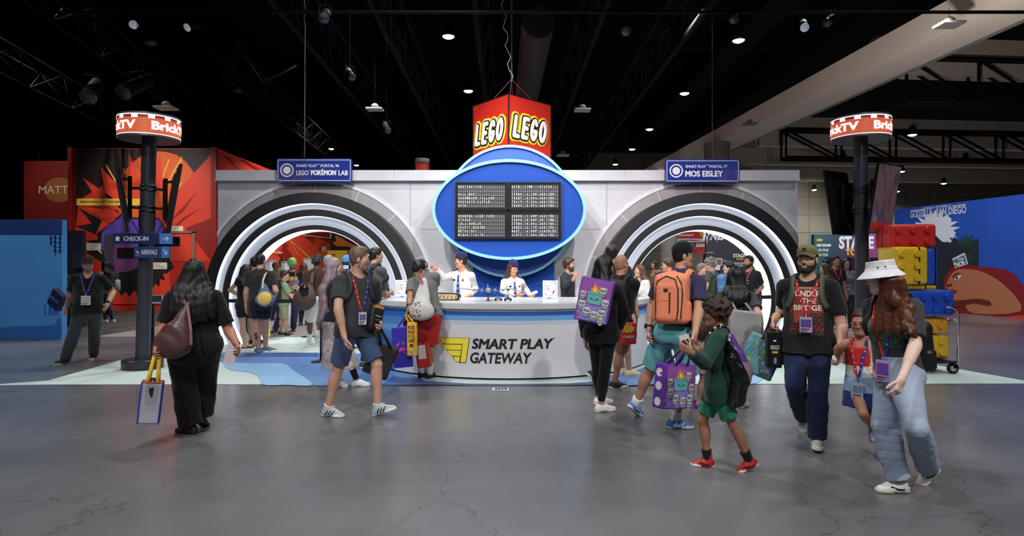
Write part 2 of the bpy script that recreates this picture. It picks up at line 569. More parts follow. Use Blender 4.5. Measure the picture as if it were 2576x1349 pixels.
class Person:
	def __init__(s, label, Y, px, H, yaw, J=None, h=0.008, skin_rgb=(196, 150, 124), w=1.0, fem=False, belly=0.0, head=(0, 0), hs=None, grp=None,
				 hands=None, tilt=0.0, lean=0.0, shw=1.0, pel_dy=0.0):
		J = J or {}
		s.Y = Y; s.H = H; q = s.q = H / 1.75; s.w = w; s.fem = fem; s.h = h; s.J = J; s.belly = belly
		s.base = V(((px - CX) * Y / F, Y, 0))
		s.root = thing('person', label, 'person', s.base, grp)
		s.yaw = yaw
		s.f0 = yawdir(yaw); s.r0 = s.f0.cross(UP)
		hs = s.hs = hs or 0.95 * q ** 0.5
		s.pel = s.pos('pel') or s.base + UP * 0.53 * H
		u = (UP + s.f0 * math.tan(math.radians(lean)) + s.r0 * math.tan(math.radians(tilt))).normalized()
		s.neck = s.pos('neck') or s.pel + u * 0.297 * H
		s.u = (s.neck - s.pel).normalized(); s.T = (s.neck - s.pel).length
		tw = yawdir(J.get('shyaw', yaw)).cross(UP)
		s.r = (tw - s.u * tw.dot(s.u)).normalized(); s.f = s.u.cross(s.r)
		s.rh = (s.r0 - s.u * s.r0.dot(s.u)).normalized(); s.fh = s.u.cross(s.rh)
		s.hc = s.pos('head') or s.neck + s.u * 0.06 * q + UP * 0.02 * q + s.u * 0.107 * hs + s.f * 0.03 * q
		hy = yaw + head[0]
		hf = yawdir(hy, -head[1])
		hr = yawdir(hy).cross(UP)
		if len(head) > 2:
			hr = (hr + UP * math.tan(math.radians(head[2]))).normalized(); hf = (hf - hr * hf.dot(hr)).normalized()
		hu = hr.cross(hf)
		s.HR = Matrix((hr, hf, hu)).transposed()      # head axes: x right, y forward, z up
		sw = (0.168 if fem else 0.182) * q * shw
		s.sh = {}; s.el = {}; s.wr = {}; s.hip = {}; s.kn = {}; s.an = {}; s.foot = {}
		for k, sg in (('R', 1), ('L', -1)):
			s.sh[k] = s.pos('sh' + k) or s.neck + s.r * sg * sw - s.u * 0.062 * q
			la, lb = 0.172 * H, 0.148 * H
			if 'wr' + k in J and 'el' + k not in J:
				v = J['wr' + k]
				wp = v if isinstance(v, Vector) else (P(v[0], v[1], Y + v[2]) if not isinstance(v[2], str) else solve(s.sh[k], v[0], v[1], 0.28 * H, v[2]))
				if (wp - s.sh[k]).length > la + lb - 0.005: wp = s.sh[k] + (wp - s.sh[k]).normalized() * (la + lb - 0.005)
				s.wr[k] = wp
				s.el[k] = ik(s.sh[k], wp, la, lb, -s.f + s.r * sg * 0.5 - UP * 0.4)
			else:
				s.el[k] = s.pos('el' + k, s.sh[k], la) or s.sh[k] + (-s.u + s.r * sg * (0.16 + 0.1 * (w - 1)) - s.f * 0.08).normalized() * la
				s.wr[k] = s.pos('wr' + k, s.el[k], lb) or s.el[k] + (-s.u + s.r * sg * 0.06 + s.f * 0.22).normalized() * lb
			s.hip[k] = s.pel + s.rh * sg * 0.088 * q * (0.9 + 0.1 * w) - UP * 0.012 * H
			fy = J.get('foot' + k)
			if fy is None:
				a = s.base + s.r0 * sg * 0.09 * q + UP * 0.082 * q; yw, pt = yaw + 8 * sg * -1, 0
			elif fy[0] == 'g':
				g = G(fy[1], fy[2]); yw, pt = fy[3], (fy[4] if len(fy) > 4 else 0)
				a = g + UP * 0.082 * q
				if pt: a = g + UP * 0.082 * q * math.cos(math.radians(pt)) + (UP * 0.11 * q * math.sin(math.radians(-pt)) if pt < 0 else UP * 0.05 * q * math.sin(math.radians(pt)))
			else:
				a = P(fy[1], fy[2], Y + fy[3]); yw, pt = fy[4], fy[5]
			s.an[k] = a
			fd = yawdir(yw, pt); fr = yawdir(yw).cross(UP)
			s.foot[k] = (fd, fr.cross(fd) if fr.cross(fd).z > 0 else -fr.cross(fd))
			l1 = l2 = 0.245 * H
			s.kn[k] = s.pos('kn' + k, s.hip[k], l1) or ik(s.hip[k], a, l1, l2, (s.fh + yawdir(yw)).normalized())
		s.hands = hands or {}
		s.sm = skin(skin_rgb)
		s.skin_rgb = skin_rgb
	def pos(s, k, parent=None, L=None):
		v = s.J.get(k)
		if v is None: return None
		if isinstance(v, Vector): return v
		if isinstance(v[2], str): return solve(parent, v[0], v[1], L, v[2])
		return P(v[0], v[1], s.Y + v[2])
	def tp(s, a, b, c):
		"""Torso point: a to the right, b forward (metres at 1.75 m), c up as a share of the trunk."""
		return s.pel + s.r * a * s.q + s.f * b * s.q + s.u * c * s.T
	def hp(s, x, y, z):
		return s.hc + s.HR @ V((x, y, z)) * s.hs
	# ---- primitives of trunk and limbs, inflated by e
	def trunk(s, D, e=0.0, cuts=(), hang=None, sides=True):
		q, w = s.q, s.w
		B = Matrix((s.r, s.f, s.u)).transposed(); BH = Matrix((s.rh, s.fh, s.u)).transposed()
		D.ell(s.tp(0, -0.005, 0.02), ((0.158 if s.fem else 0.15) * w * q + e, 0.108 * w * q + e, 0.125 * q + e), BH, 0.04, cuts=cuts)
		for sg in (1, -1):
			D.ell(s.pel + s.rh * sg * 0.068 * q * w - s.fh * 0.044 * q * w - s.u * 0.035 * q, (0.082 * w * q + e,) * 3, None, 0.05, cuts=cuts)
		D.ell(s.tp(0, 0.012 + s.belly * 0.5, 0.33), ((0.122 if s.fem else 0.135) * w * q + e, (0.092 + s.belly) * q * w + e, 0.17 * q + e), B, 0.06, cuts=cuts)
		D.ell(s.tp(0, 0.0, 0.68), ((0.14 if s.fem else 0.156) * w * q + e, 0.108 * q * (0.6 + 0.4 * w) + e, 0.18 * q + e), B, 0.06, cuts=cuts)
		D.cap(s.sh['R'] * 0.9 + s.sh['L'] * 0.1, s.sh['L'] * 0.9 + s.sh['R'] * 0.1, 0.046 * q + e, k=0.03, cuts=cuts)
		D.cap(s.tp(0, -0.015, 1.0) - s.u * 0.01, s.tp(0, -0.02, 0.84), 0.062 * q + e * 0.8, 0.10 * q + e * 0.8, k=0.04, cuts=cuts)
		for sg in (1, -1): D.cap(s.tp(sg * 0.05, -0.025, 1.02), s.tp(sg * 0.14, -0.02, 0.90), 0.032 * q + e * 0.8, 0.042 * q + e * 0.8, k=0.04, cuts=cuts)
		if s.fem:
			for sg in (1, -1):
				D.ell(s.tp(sg * 0.072, 0.072, 0.64), (0.066 * q * w ** 0.5 + e, 0.062 * q * w + e, 0.066 * q + e), B, 0.04, cuts=cuts)
		return D
	def arm(s, D, k, t=2.0, e=0.0, e1=None, kk=0.025, cut_=True):
		q = s.q; w = 0.55 + 0.45 * s.w
		if s.fem: w *= 0.92
		e1 = e if e1 is None else e1
		a, b, c = s.sh[k], s.el[k], s.wr[k]
		tt = min(t, 1.0)
		p = a + (b - a) * tt
		d = (b - a).normalized()
		D.cap(a, p, 0.052 * w * q + e, (0.052 + (0.042 - 0.052) * tt) * w * q + e1, kk, cuts=((p, d),) if (cut_ and t < 1) else ())
		if t > 1:
			tt = min(t - 1, 1.0)
			p = b + (c - b) * tt; d = (c - b).normalized()
			D.cap(b, p, 0.043 * w * q + (e + e1) / 2, (0.043 + (0.027 - 0.043) * tt) * w * q + e1, 0.010, cuts=((p, d),) if cut_ and e else ())
			if tt > 0.5: D.cap(b + (c - b) * 0.1, b + (c - b) * 0.45, 0.044 * w * q + e, 0.036 * w * q + e1, 0.02)
		return D
	def leg(s, D, k, t=2.0, e=0.0, e1=None, kk=0.03, cut_=True):
		q = s.q; w = 0.5 + 0.5 * s.w
		e1 = e if e1 is None else e1
		a, b, c = s.hip[k], s.kn[k], s.an[k]
		tt = min(t, 1.0); p = a + (b - a) * tt; d = (b - a).normalized()
		r0 = (0.092 if s.fem else 0.086) * w * s.w ** 0.5 * q
		D.cap(a, p, r0 + e, r0 + (0.054 * w * q - r0) * tt + (e1 if t <= 1 else e), kk, cuts=((p, d),) if (cut_ and t < 1) else ())
		if t > 1:
			tt = min(t - 1, 1.0); p = b + (c - b) * tt; d = (c - b).normalized()
			bk = -s.foot[k][0]; bk = (bk - d * bk.dot(d)).normalized()
			D.cap(b, p, 0.054 * w * q + e, (0.054 + (0.036 - 0.054) * tt) * w * q + e1, 0.012, cuts=((p, d),) if (cut_ and e) else ())
			if tt > 0.3: D.ell(b + (c - b) * 0.3 + bk * 0.016 * q, (0.052 * w * q + e,) * 2 + (0.12 * q + e,), Matrix((bk, d.cross(bk), d)).transposed(), 0.03)
		return D
	def hand(s, D, k):
		o = s.hands.get(k, {})
		q = s.q; w = s.wr[k]
		d = o.get('d') or (w - s.el[k]).normalized(); d = V(d).normalized()
		sg = 1 if k == 'R' else -1
		n = V(o.get('n') or -s.r * sg + s.f * 0.25); n = (n - d * n.dot(d)).normalized()
		lat = d.cross(n) * sg
		cu = o.get('curl', 0.45)
		M = Matrix((lat, d, n)).transposed()
		D.cap(w - d * 0.02, w + d * 0.02, 0.027 * q, 0.027 * q, 0.02, flat=(n, 0.8))
		D.box(w + d * 0.053 * q, (0.040 * q, 0.05 * q, 0.0145 * q), M, 0.014 * q, 0.02)
		for i, (of, ln) in enumerate(((0.031, 0.070), (0.0105, 0.078), (-0.0105, 0.072), (-0.031, 0.057))):
			c = cu[i] if isinstance(cu, (list, tuple)) else cu * (1 + 0.10 * i)
			p = w + d * (0.092 - 0.006 * abs(i - 1)) * q + lat * of * q
			df = (d + lat * of * 2.6).normalized()
			for j, (fl, ang) in enumerate(((0.46, 0.55), (0.30, 1.35), (0.24, 2.0))):
				a = c * ang
				e = p + (df * math.cos(a) + n * math.sin(a)) * ln * fl * q
				D.cap(p, e, (0.0092 - 0.0008 * j) * q, (0.0084 - 0.0008 * j) * q, 0.004 if j else 0.008)
				p = e
		th = o.get('thumb', 0.5)
		p = w + d * 0.025 * q + lat * 0.032 * q
		for fl, a in ((0.042, 0.75), (0.033, 0.45), (0.026, 0.15)):
			dd = (d * math.cos(a) + lat * math.sin(a) * (1 - 0.6 * th) + n * th * (0.9 if fl < 0.04 else 0.5)).normalized()
			if o.get('thumb_up'): dd = (lat * 0.95 + d * 0.25).normalized()
			e = p + dd * fl * q
			D.cap(p, e, 0.0115 * q, 0.0095 * q, 0.006); p = e
		s.hands.setdefault(k, {})['c'] = w + d * 0.085 * q + n * 0.02 * q
		return D
	def skull(s, D):
		g = s.hs; R = s.HR; h = s.hp
		jaw = 0.9 if s.fem else 1.0
		D.cap(s.neck - s.u * 0.03, h(0, -0.022, -0.06), 0.058 * s.q * (0.86 if s.fem else 1.0) * (0.7 + 0.3 * s.w), 0.054 * g * jaw, 0.03)
		D.ell(h(0, -0.012, 0.045), (0.077 * g, 0.097 * g, 0.087 * g), R, 0.03)
		D.ell(h(0, 0.030, -0.040), (0.061 * g * jaw, 0.060 * g, 0.078 * g), R, 0.035)
		D.ell(h(0, 0.060, -0.097), (0.030 * g * jaw, 0.026 * g, 0.021 * g), R, 0.03)
		for sg in (1, -1):
			D.cap(h(sg * 0.052 * jaw, -0.005, -0.065), h(sg * 0.022, 0.058, -0.100), 0.017 * g, 0.016 * g, 0.03)
			D.ell(h(sg * 0.044, 0.056, -0.024), (0.022 * g, 0.020 * g, 0.020 * g), R, 0.035)
			D.ell(h(sg * 0.033, 0.098, 0.000), (0.018 * g, 0.012 * g, 0.010 * g), R, 0.016, op='s')
			D.ell(h(sg * 0.033, 0.079, 0.0015), (0.0165 * g, 0.0115 * g, 0.0125 * g), R, 0.006)
			D.ell(h(sg * 0.079, -0.012, -0.010), (0.009 * g, 0.021 * g, 0.034 * g), R, 0.01)
			D.ell(h(sg * 0.011, 0.096, -0.033), (0.008 * g, 0.009 * g, 0.0075 * g), R, 0.008)
		D.cap(h(-0.036, 0.080, 0.022), h(0.036, 0.080, 0.022), 0.012 * g, k=0.02)
		D.cap(h(0, 0.084, 0.010), h(0, 0.105, -0.026), 0.008 * g, 0.0095 * g, 0.012)
		D.cap(h(-0.016, 0.0865, -0.061), h(0.016, 0.0865, -0.061), 0.0055 * g, k=0.008)
		D.cap(h(-0.013, 0.086, -0.071), h(0.013, 0.086, -0.071), 0.0062 * g, k=0.008)
		D.cap(h(-0.020, 0.094, -0.066), h(0.020, 0.094, -0.066), 0.0022 * g, k=0.004, op='s')
		return D
	def body(s, lips=True, feet=False, face=True):
		D = SDF(s.h)
		s.trunk(D)
		for k in 'RL':
			s.arm(D, k); s.leg(D, k); s.hand(D, k)
			a = s.an[k]; fd, fu = s.foot[k]; q = s.q
			D.cap(a - fu * 0.035 * q - fd * 0.03 * q, a - fu * 0.035 * q, 0.034 * q, 0.036 * q, 0.02)
			D.cap(a - fu * 0.03 * q, a - fu * 0.056 * q + fd * 0.135 * q, 0.036 * q, 0.022 * q, 0.02)
		s.skull(D)
		s.obj = D.build('body', [s.sm], s.root)
		if lips:
			c = s.skin_rgb
			lc = (min(255, int(c[0] * (0.95 if s.fem else 0.9))), int(c[1] * 0.70), int(c[2] * 0.72))
			L = SDF(0.003 if s.h < 0.009 else 0.005); h = s.hp; g = s.hs
			L.cap(h(-0.018, 0.0855, -0.0625), h(0, 0.0905, -0.061), 0.0038 * g, 0.0052 * g, 0.004)
			L.cap(h(0.018, 0.0855, -0.0625), h(0, 0.0905, -0.061), 0.0038 * g, 0.0052 * g, 0.004)
			L.cap(h(-0.013, 0.0865, -0.071), h(0.013, 0.0865, -0.071), 0.0062 * g, k=0.003)
			L.build('lips', mat('lips_%d_%d_%d' % lc, lc, 0.42), s.root)
		if face:
			s.eyes()
		return s
	def eyes(s, brow=(50, 38, 30)):
		g = s.hs
		wm = mat('eye_white', (225, 220, 214), 0.25); im = mat('iris_brown', (46, 30, 22), 0.15)
		for sg in (1, -1):
			mb = MB()
			c = s.hp(sg * 0.033, 0.0803, -0.001)
			N = 10
			vs, fs, ms = [], [], []
			for i in range(N + 1):
				a = math.pi * 0.6 * i / N
				for k in range(16):
					b = 2 * math.pi * k / 16
					vs.append(c + s.HR @ V((math.sin(a) * math.cos(b) * 1.12, math.cos(a), math.sin(a) * math.sin(b) * 0.72)) * 0.0150 * g)
			for i in range(N):
				for k in range(16):
					mb_f = (i * 16 + k, i * 16 + (k + 1) % 16, (i + 1) * 16 + (k + 1) % 16, (i + 1) * 16 + k)
					fs.append(mb_f); ms.append(1 if i < 3 else 0)
			mb.add(vs, fs); mb.m = ms
			mb.build('eye', [wm, im], s.root, True)
			bc = getattr(s, 'brow', brow)
			b = MB()
			p = [s.hp(sg * x, y, z) for x, y, z in ((0.014, 0.0945, 0.0235), (0.026, 0.0935, 0.0265), (0.040, 0.087, 0.0265), (0.051, 0.077, 0.0215))]
			b.tube(p, [0.0045 * g, 0.0055 * g, 0.0045 * g, 0.002 * g], 6)
			b.build('eyebrow', mat('brow_%d_%d_%d' % bc, bc, 0.8), s.root, True)
	# ---- clothing
	def shirt(s, rgb, sleeve=0.62, hem=-0.16, loose=0.014, name='t_shirt', neckr=0.066, amp=0.004, flare=0.012, m=None, v=0.0, long_e=None, seed=None):
		D = SDF(s.h)
		hp_ = s.pel + s.u * hem * s.T
		cuts = ((hp_, -s.u),)
		s.trunk(D, loose, cuts)
		B0 = s.tp(0, 0.0, 0.62)
		wd = (0.136 if s.fem else 0.148) * s.w * s.q + loose
		fl = 0.66 + 0.10 * (s.w - 1)
		D.cap(B0, s.tp(0, 0.004 + s.belly * 0.4, hem), wd, wd + flare, 0.04, flat=(s.f, fl + s.belly), cuts=cuts)
		for k in 'RL':
			if hem < 0.02:
				D.cap(s.hip[k], s.hip[k] + (s.kn[k] - s.hip[k]) * 0.5, (0.092 if s.fem else 0.086) * (0.5 + 0.5 * s.w) * s.w ** 0.5 * s.q + loose + 0.010, 0.08 * s.w * s.q + loose + 0.012, 0.05, cuts=cuts)
			s.arm(D, k, sleeve, loose, (loose + 0.010) if sleeve < 1.2 else (long_e or loose), 0.022)
		D.cap(s.neck + s.u * 0.005 + s.f * 0.015 * s.q, s.neck + s.u * 0.2 + s.f * 0.02, neckr * s.q, neckr * 1.2 * s.q, 0.008, op='s')
		if v: D.cap(s.neck + s.f * 0.07 * s.q, s.tp(0, 0.16, 1 - v), 0.05 * s.q, 0.006, 0.01, op='s')
		D.noise = folds(amp, (seed if seed is not None else s.Y * 7.3) % 10)
		s.shirt_o = D.build(name, [m or cloth('fabric_%d_%d_%d' % rgb, rgb)], s.root)
		s.sb = None
		return s.shirt_o
	def pants(s, rgb, leg=1.93, waist=0.17, loose=0.014, flare=0.016, name='trousers', amp=0.004, m=None, seed=2):
		D = SDF(s.h)
		q = s.q
		B = Matrix((s.rh, s.fh, s.u)).transposed()
		cuts = ((s.pel + s.u * waist * s.T, s.u),)
		e = loose
		D.ell(s.tp(0, -0.005, 0.02), ((0.158 if s.fem else 0.15) * s.w * q + e, 0.108 * s.w * q + e, 0.125 * q + e), B, 0.04, cuts=cuts)
		for sg in (1, -1):
			D.ell(s.pel + s.rh * sg * 0.068 * q * s.w - s.fh * 0.044 * q * s.w - s.u * 0.035 * q, (0.082 * s.w * q + e,) * 3, None, 0.05, cuts=cuts)
		D.cap(s.tp(0, 0, 0.02), s.tp(0, 0.01, waist + 0.1), 0.14 * s.w * q + e, 0.13 * s.w * q + e, 0.03, flat=(s.fh, 0.75), cuts=cuts)
		for k in 'RL':
			s.leg(D, k, leg, e, flare, 0.03)
			if leg > 1.5:
				a, b, c = s.hip[k], s.kn[k], s.an[k]; ww = 0.5 + 0.5 * s.w
				D.cap(a + (b - a) * 0.55, b + (c - b) * 0.55, 0.056 * ww * q + e, 0.044 * ww * q + e * 0.6 + flare * 0.5, 0.03)
		D.noise = folds(amp, seed, 26, 0.35)
		s.pants_o = D.build(name, [m or cloth('fabric_%d_%d_%d' % rgb, rgb)], s.root)
		return s.pants_o
	def dress(s, rgb, top=0.86, bottom=0.25, r1=0.26, loose=0.014, name='dress', m=None, amp=0.008):
		"""Skirt from the waist to height `bottom` (metres above the floor)."""
		D = SDF(s.h)
		q = s.q
		a = s.tp(0, 0, 0.30); b = V((s.pel.x, s.pel.y, bottom)) * 0.5 + V(((s.an['R'].x + s.an['L'].x) / 2, (s.an['R'].y + s.an['L'].y) / 2, bottom)) * 0.5
		cuts = ((b, -UP), (s.tp(0, 0, top), s.u))
		D.cap(a, b, 0.13 * s.w * q + loose, r1, 0.04, flat=(s.fh, 0.8), cuts=cuts)
		s.trunk(D, loose, cuts)
		D.noise = folds(amp, 3, 30, 0.9)
		return D.build(name, [m or cloth('fabric_%d_%d_%d' % rgb, rgb)], s.root)
	def shoes(s, rgb, sole=(235, 235, 232), style='sneaker', sock=None, sock_t=0.25, stripe=None, lace=None, only='RL'):
		q = s.q
		for k in only:
			a = s.an[k]; fd, fu = s.foot[k]
			side = fu.cross(fd)
			bot = a - fu * 0.082 * q
			D = SDF(min(s.h, 0.007))
			up = fu if style != 'x' else fu
			cut = ((bot + fu * 0.016 * q, -fu),)
			if style == 'sandal':
				D.cap(a - fu * 0.045 * q + fd * 0.05 * q - side * 0.045 * q, a - fu * 0.03 * q + fd * 0.06 * q, 0.011, 0.013, cuts=cut)
				D.cap(a - fu * 0.045 * q + fd * 0.05 * q + side * 0.045 * q, a - fu * 0.03 * q + fd * 0.06 * q, 0.011, 0.013, cuts=cut)
				D.cap(a - fu * 0.05 * q + fd * 0.10 * q - side * 0.042 * q, a - fu * 0.04 * q + fd * 0.10 * q + side * 0.042 * q, 0.013, cuts=cut)
			else:
				D.cap(a - fu * 0.045 * q - fd * 0.035 * q, a - fu * 0.05 * q + fd * 0.05 * q, 0.042 * q, 0.043 * q, 0.02, cuts=cut)
				D.cap(a - fu * 0.045 * q + fd * 0.03 * q, a - fu * 0.060 * q + fd * 0.145 * q, 0.042 * q, 0.032 * q, 0.03, cuts=cut)
				top = 0.055 if style == 'high' else (0.0 if style != 'clog' else -0.03)
				D.cap(a - fu * 0.05 * q - fd * 0.005 * q, a + fu * (top + 0.02) * q - fd * 0.008 * q, 0.046 * q, 0.045 * q, 0.02, cuts=cut + ((a + fu * top * q, fu + fd * 0.12),))
				D.cap(a - fu * 0.02 * q + fd * 0.04 * q, a - fu * 0.042 * q + fd * 0.10 * q, 0.030 * q, 0.024 * q, 0.02, cuts=cut)
				if style == 'clog':
					for x_, y_ in ((0.07, -0.018), (0.07, 0.0), (0.07, 0.018), (0.095, -0.012), (0.095, 0.012), (0.118, 0.0), (0.118, -0.02), (0.118, 0.02)):
						D.cap(a + fd * x_ * q + side * y_ * q, a + fd * x_ * q + side * y_ * q - fu * 0.05 * q, 0.0065 * q, k=0.003, op='s')
			sh = D.build('shoe', [mat('shoe_%d_%d_%d' % rgb, rgb, 0.55, bump=0.1, bscale=150)], s.root)
			out = []
			for t, wd in ((-0.078, 0.0), (-0.072, 0.026), (-0.05, 0.037), (-0.01, 0.040), (0.04, 0.037), (0.09, 0.045), (0.13, 0.044), (0.165, 0.033), (0.182, 0.016), (0.186, 0.0)):
				out.append((t * q, wd * q))
			poly = out + [(t, -y) for t, y in out[-2:0:-1]]
			mb = MB()
			th = 0.034 if style in ('sneaker', 'chunk', 'high') else 0.024
			if style == 'chunk': th = 0.044
			mb.prism(poly, (bot, fd, fu.cross(fd)), th * q)
			so = mb.build('sole', mat('sole_%d_%d_%d' % sole, sole, 0.6), sh, True, 0.008 * q, 2)
			shade_auto(so, 50)
			if lace:
				mb = MB()
				for i in range(4):
					c = a - fu * (0.0 + 0.010 * i) * q + fd * (0.052 + 0.018 * i) * q
					mb.tube([c - side * 0.022 * q - fu * 0.010 * q, c + fu * 0.004 * q, c + side * 0.022 * q - fu * 0.010 * q], 0.0032 * q, 5)
				mb.tube([a + fd * 0.055 * q + fu * 0.004 * q, a + fd * 0.065 * q + fu * 0.018 * q + side * 0.02 * q, a + fd * 0.072 * q + side * 0.035 * q - fu * 0.012 * q], 0.003 * q, 5)
				mb.build('laces', mat('lace_%d_%d_%d' % lace, lace, 0.8), sh, True)
			if stripe:
				bv = world_bvh(sh); mb = MB()
				n_, rgb_, slant = stripe
				for sd in (1, -1):
					for i in range(n_):
						x0 = (-0.005 + 0.032 * i) if n_ > 1 else 0.0
						pts, nr = [], []
						ln = ((x0, -0.058), (x0 + slant * 0.5, -0.040), (x0 + slant, -0.018)) if n_ > 1 else ((-0.055, -0.022), (0.0, -0.050), (0.04, -0.046), (0.085, -0.028))
						for xx, zz in ln:
							c = a + fd * xx * q + fu * zz * q
							hit = bv.ray_cast(c + side * sd * 0.2, -side * sd)
							if hit[0]: pts.append(hit[0] - side * sd * 0.003); nr.append(side * sd)
						if len(pts) > 1: mb.strip(pts, nr, 0.013 * q, 0.006)
				if mb.v: mb.build('side_stripe', mat('stripe_%d_%d_%d' % rgb_, rgb_, 0.5), sh)
			if sock:
				D = SDF(s.h)
				d = (s.kn[k] - a)
				p = a + d * sock_t
				ww = 0.5 + 0.5 * s.w
				D.cap(a - fu * 0.03 * q, p, 0.040 * ww * q + 0.004, (0.036 + 0.03 * sock_t) * ww * q + 0.012, 0.02, cuts=((p, d),))
				D.build('sock', [cloth('sock_%d_%d_%d' % sock, sock)], s.root)
		return s
	# ---- hair, hats, faces
	def hair(s, style, rgb, length=0.3, vol=0.014, h=None, front=0.075, rough=0.42, flow=None, name='hair', tip=None, side=True, widen=1.0, shift=0.055, cap_z=None):
		D = SDF(h or min(s.h, 0.007)); g = s.hs; R = s.HR; hp = s.hp
		cutn = R @ V((0, 0.75, -0.66))
		cp = hp(0, front, 0.075)
		ear = ()
		D.ell(hp(0, -0.014, 0.047), ((0.077 + vol) * g, (0.096 + vol) * g, (0.087 + vol) * g), R, 0.02, cuts=((cp, cutn),))
		if style in ('short', 'buzz', 'curly', 'dreads', 'pony', 'bald'):
			D.ell(hp(0, -0.030, -0.005), ((0.072 + vol * 0.7) * g, (0.075 + vol * 0.7) * g, (0.085) * g), R, 0.02, cuts=((cp, cutn), (hp(0, 0, -0.062), R @ V((0, 0.25, -1))), (hp(0, 0.0, 0), R @ V((0, 1, 0)))))
			for sg in (1, -1):
				D.cap(hp(sg * 0.070, 0.018, 0.045), hp(sg * 0.071, 0.016, 0.005), (0.010 + vol * 0.3) * g, 0.007 * g, 0.01)
		if style == 'short':
			D.ell(hp(0, 0.045, 0.105), (0.055 * g, 0.045 * g, (0.025 + vol * 0.5) * g), R, 0.02)
		if style == 'curly':
			D.ell(hp(0, -0.02, 0.055), ((0.088 + vol) * g, (0.10 + vol) * g, (0.085 + vol) * g), R, 0.03, cuts=((hp(0, front + 0.02, 0.06), cutn),))
		if style in ('long', 'pony'):
			fl = flow or (-UP * 1.0)
			back = s.HR @ V((0, -1, 0)); back = V((back.x, back.y, 0)).normalized(); rt = V((s.HR.col[0].x, s.HR.col[0].y, 0)).normalized()
		if style == 'long':
			for i, a in enumerate((-0.9, -0.45, 0, 0.45, 0.9)):
				x = 0.062 * math.sin(a * 1.2) * g; y = (-0.062 * math.cos(a) - 0.012) * g
				p0 = hp(x / g, y / g, 0.03)
				o = rt * math.sin(a) * 0.115 * widen * g + back * (0.085 + 0.015 * math.cos(a * 2)) * g
				p1 = V((s.hc.x, s.hc.y, s.hc.z)) + o - UP * 0.17 * g
				dz = length * (1.0 - 0.12 * abs(a)) - 0.17
				D.cap(p0, p1, 0.046 * g, 0.050 * g, 0.03)
				if dz > 0:
					N_ = 4; pa = p1
					for j in range(1, N_ + 1):
						pb = p1 - UP * dz * j / N_ + back * 0.02 * j / N_ + rt * math.sin(a) * 0.03 * widen * j / N_
						if hasattr(s, 'shirt_o'):
							h1 = s.surf().ray_cast(pb + back * 0.6, -back)
							if h1[0] is not None: pb = pb + back * min(max((h1[0] - pb).dot(back) + 0.018, 0), shift + 0.11 * (s.w - 1) + 0.012 * j)
						D.cap(pa, pb, (0.052 - 0.010 * (j - 1) / N_) * g, (0.052 - 0.010 * j / N_) * g, 0.04, flat=(back, 0.8)); pa = pb
			if side:
				for sg in (1, -1):
					D.cap(hp(sg * 0.070, 0.015, 0.05), hp(sg * 0.083, 0.000, -0.04), 0.020 * g, 0.022 * g, 0.02)
					D.cap(hp(sg * 0.083, 0.0, -0.04), hp(sg * 0.090, -0.015, -0.16), 0.022 * g, 0.026 * g, 0.02)
		if style == 'pony':
			b0 = hp(0, -0.105, 0.06)
			D.cap(b0, b0 + back * 0.03, 0.03 * g, 0.035 * g, 0.02)
			D.cap(b0 + back * 0.03, b0 + back * 0.06 - UP * length, 0.036 * g, 0.018 * g, 0.02)
		if style == 'dreads':
			rnd = random.Random(3)
			for i in range(34):
				a = rnd.uniform(0.15, 1) * math.pi * (1 if i % 2 else -1); e = rnd.uniform(-0.2, 0.9)
				d = V((math.sin(a) * math.cos(e), math.cos(a) * math.cos(e), math.sin(e)))
				p0 = hp(d.x * 0.08, d.y * 0.1 - 0.012, d.z * 0.09 + 0.047)
				p1 = hp(d.x * 0.105, d.y * 0.12 - 0.02, d.z * 0.06 - 0.02)
				if d.y > 0.55: continue
				D.cap(p0, p1, 0.014 * g, 0.012 * g, 0.006)
		if cap_z: D.cut(hp(0, 0, cap_z), R @ V((0, 0, 1)))
		D.noise = {'curly': curls(0.013 * g, 95.0), 'buzz': curls(0.001, 200.0), 'bald': curls(0.0005, 200)}.get(style) or strands(0.0035 if style == 'long' else 0.003)
		m = mat('hair_%d_%d_%d' % rgb, rgb, rough, bump=0.5, bscale=1, var=0.35, vscale=3, stretch=(90, 90, 6), spec=0.4)
		mats = [m]; fn = None
		if tip:
			mats.append(mat('hair_%d_%d_%d' % tip[0], tip[0], rough, bump=0.5, bscale=1, var=0.3, vscale=3, stretch=(90, 90, 6), spec=0.4))
			z0 = s.hc.z + tip[1]
			def fn(c): return c[:, 2] + 0.012 * np.sin(c[:, 0] * 160) + 0.01 * np.sin(c[:, 1] * 130) < z0
		s.hair_o = D.build(name, mats, s.root, fn)
		return s.hair_o
	def beard(s, rgb, full=True, vol=0.006, mous=True):
		D = SDF(min(s.h, 0.006)); g = s.hs; R = s.HR; hp = s.hp
		top = ((hp(0, 0, -0.050), R @ V((0, 0.55, 1))),)
		D.ell(hp(0, 0.030, -0.045), ((0.061 + vol) * g, (0.060 + vol) * g, (0.078 + vol) * g), R, 0.02, cuts=((hp(0, 0.02, -0.036), R @ V((0, 0.35, 1))),))
		D.ell(hp(0, 0.060, -0.099), ((0.031 + vol) * g, (0.027 + vol) * g, (0.023 + vol) * g), R, 0.03)
		for sg in (1, -1):
			D.cap(hp(sg * 0.052, -0.005, -0.062), hp(sg * 0.022, 0.058, -0.100), (0.018 + vol) * g, (0.017 + vol) * g, 0.02)
			D.cap(hp(sg * 0.062, 0.008, -0.01), hp(sg * 0.054, 0.0, -0.06), 0.013 * g, 0.016 * g, 0.015)
			if mous: D.cap(hp(0.0, 0.0975, -0.046), hp(sg * 0.026, 0.085, -0.058), 0.0065 * g, 0.006 * g, 0.006)
		D.ell(hp(0, 0.092, -0.066), (0.023 * g, 0.03 * g, 0.0115 * g), R, 0.006, op='s')
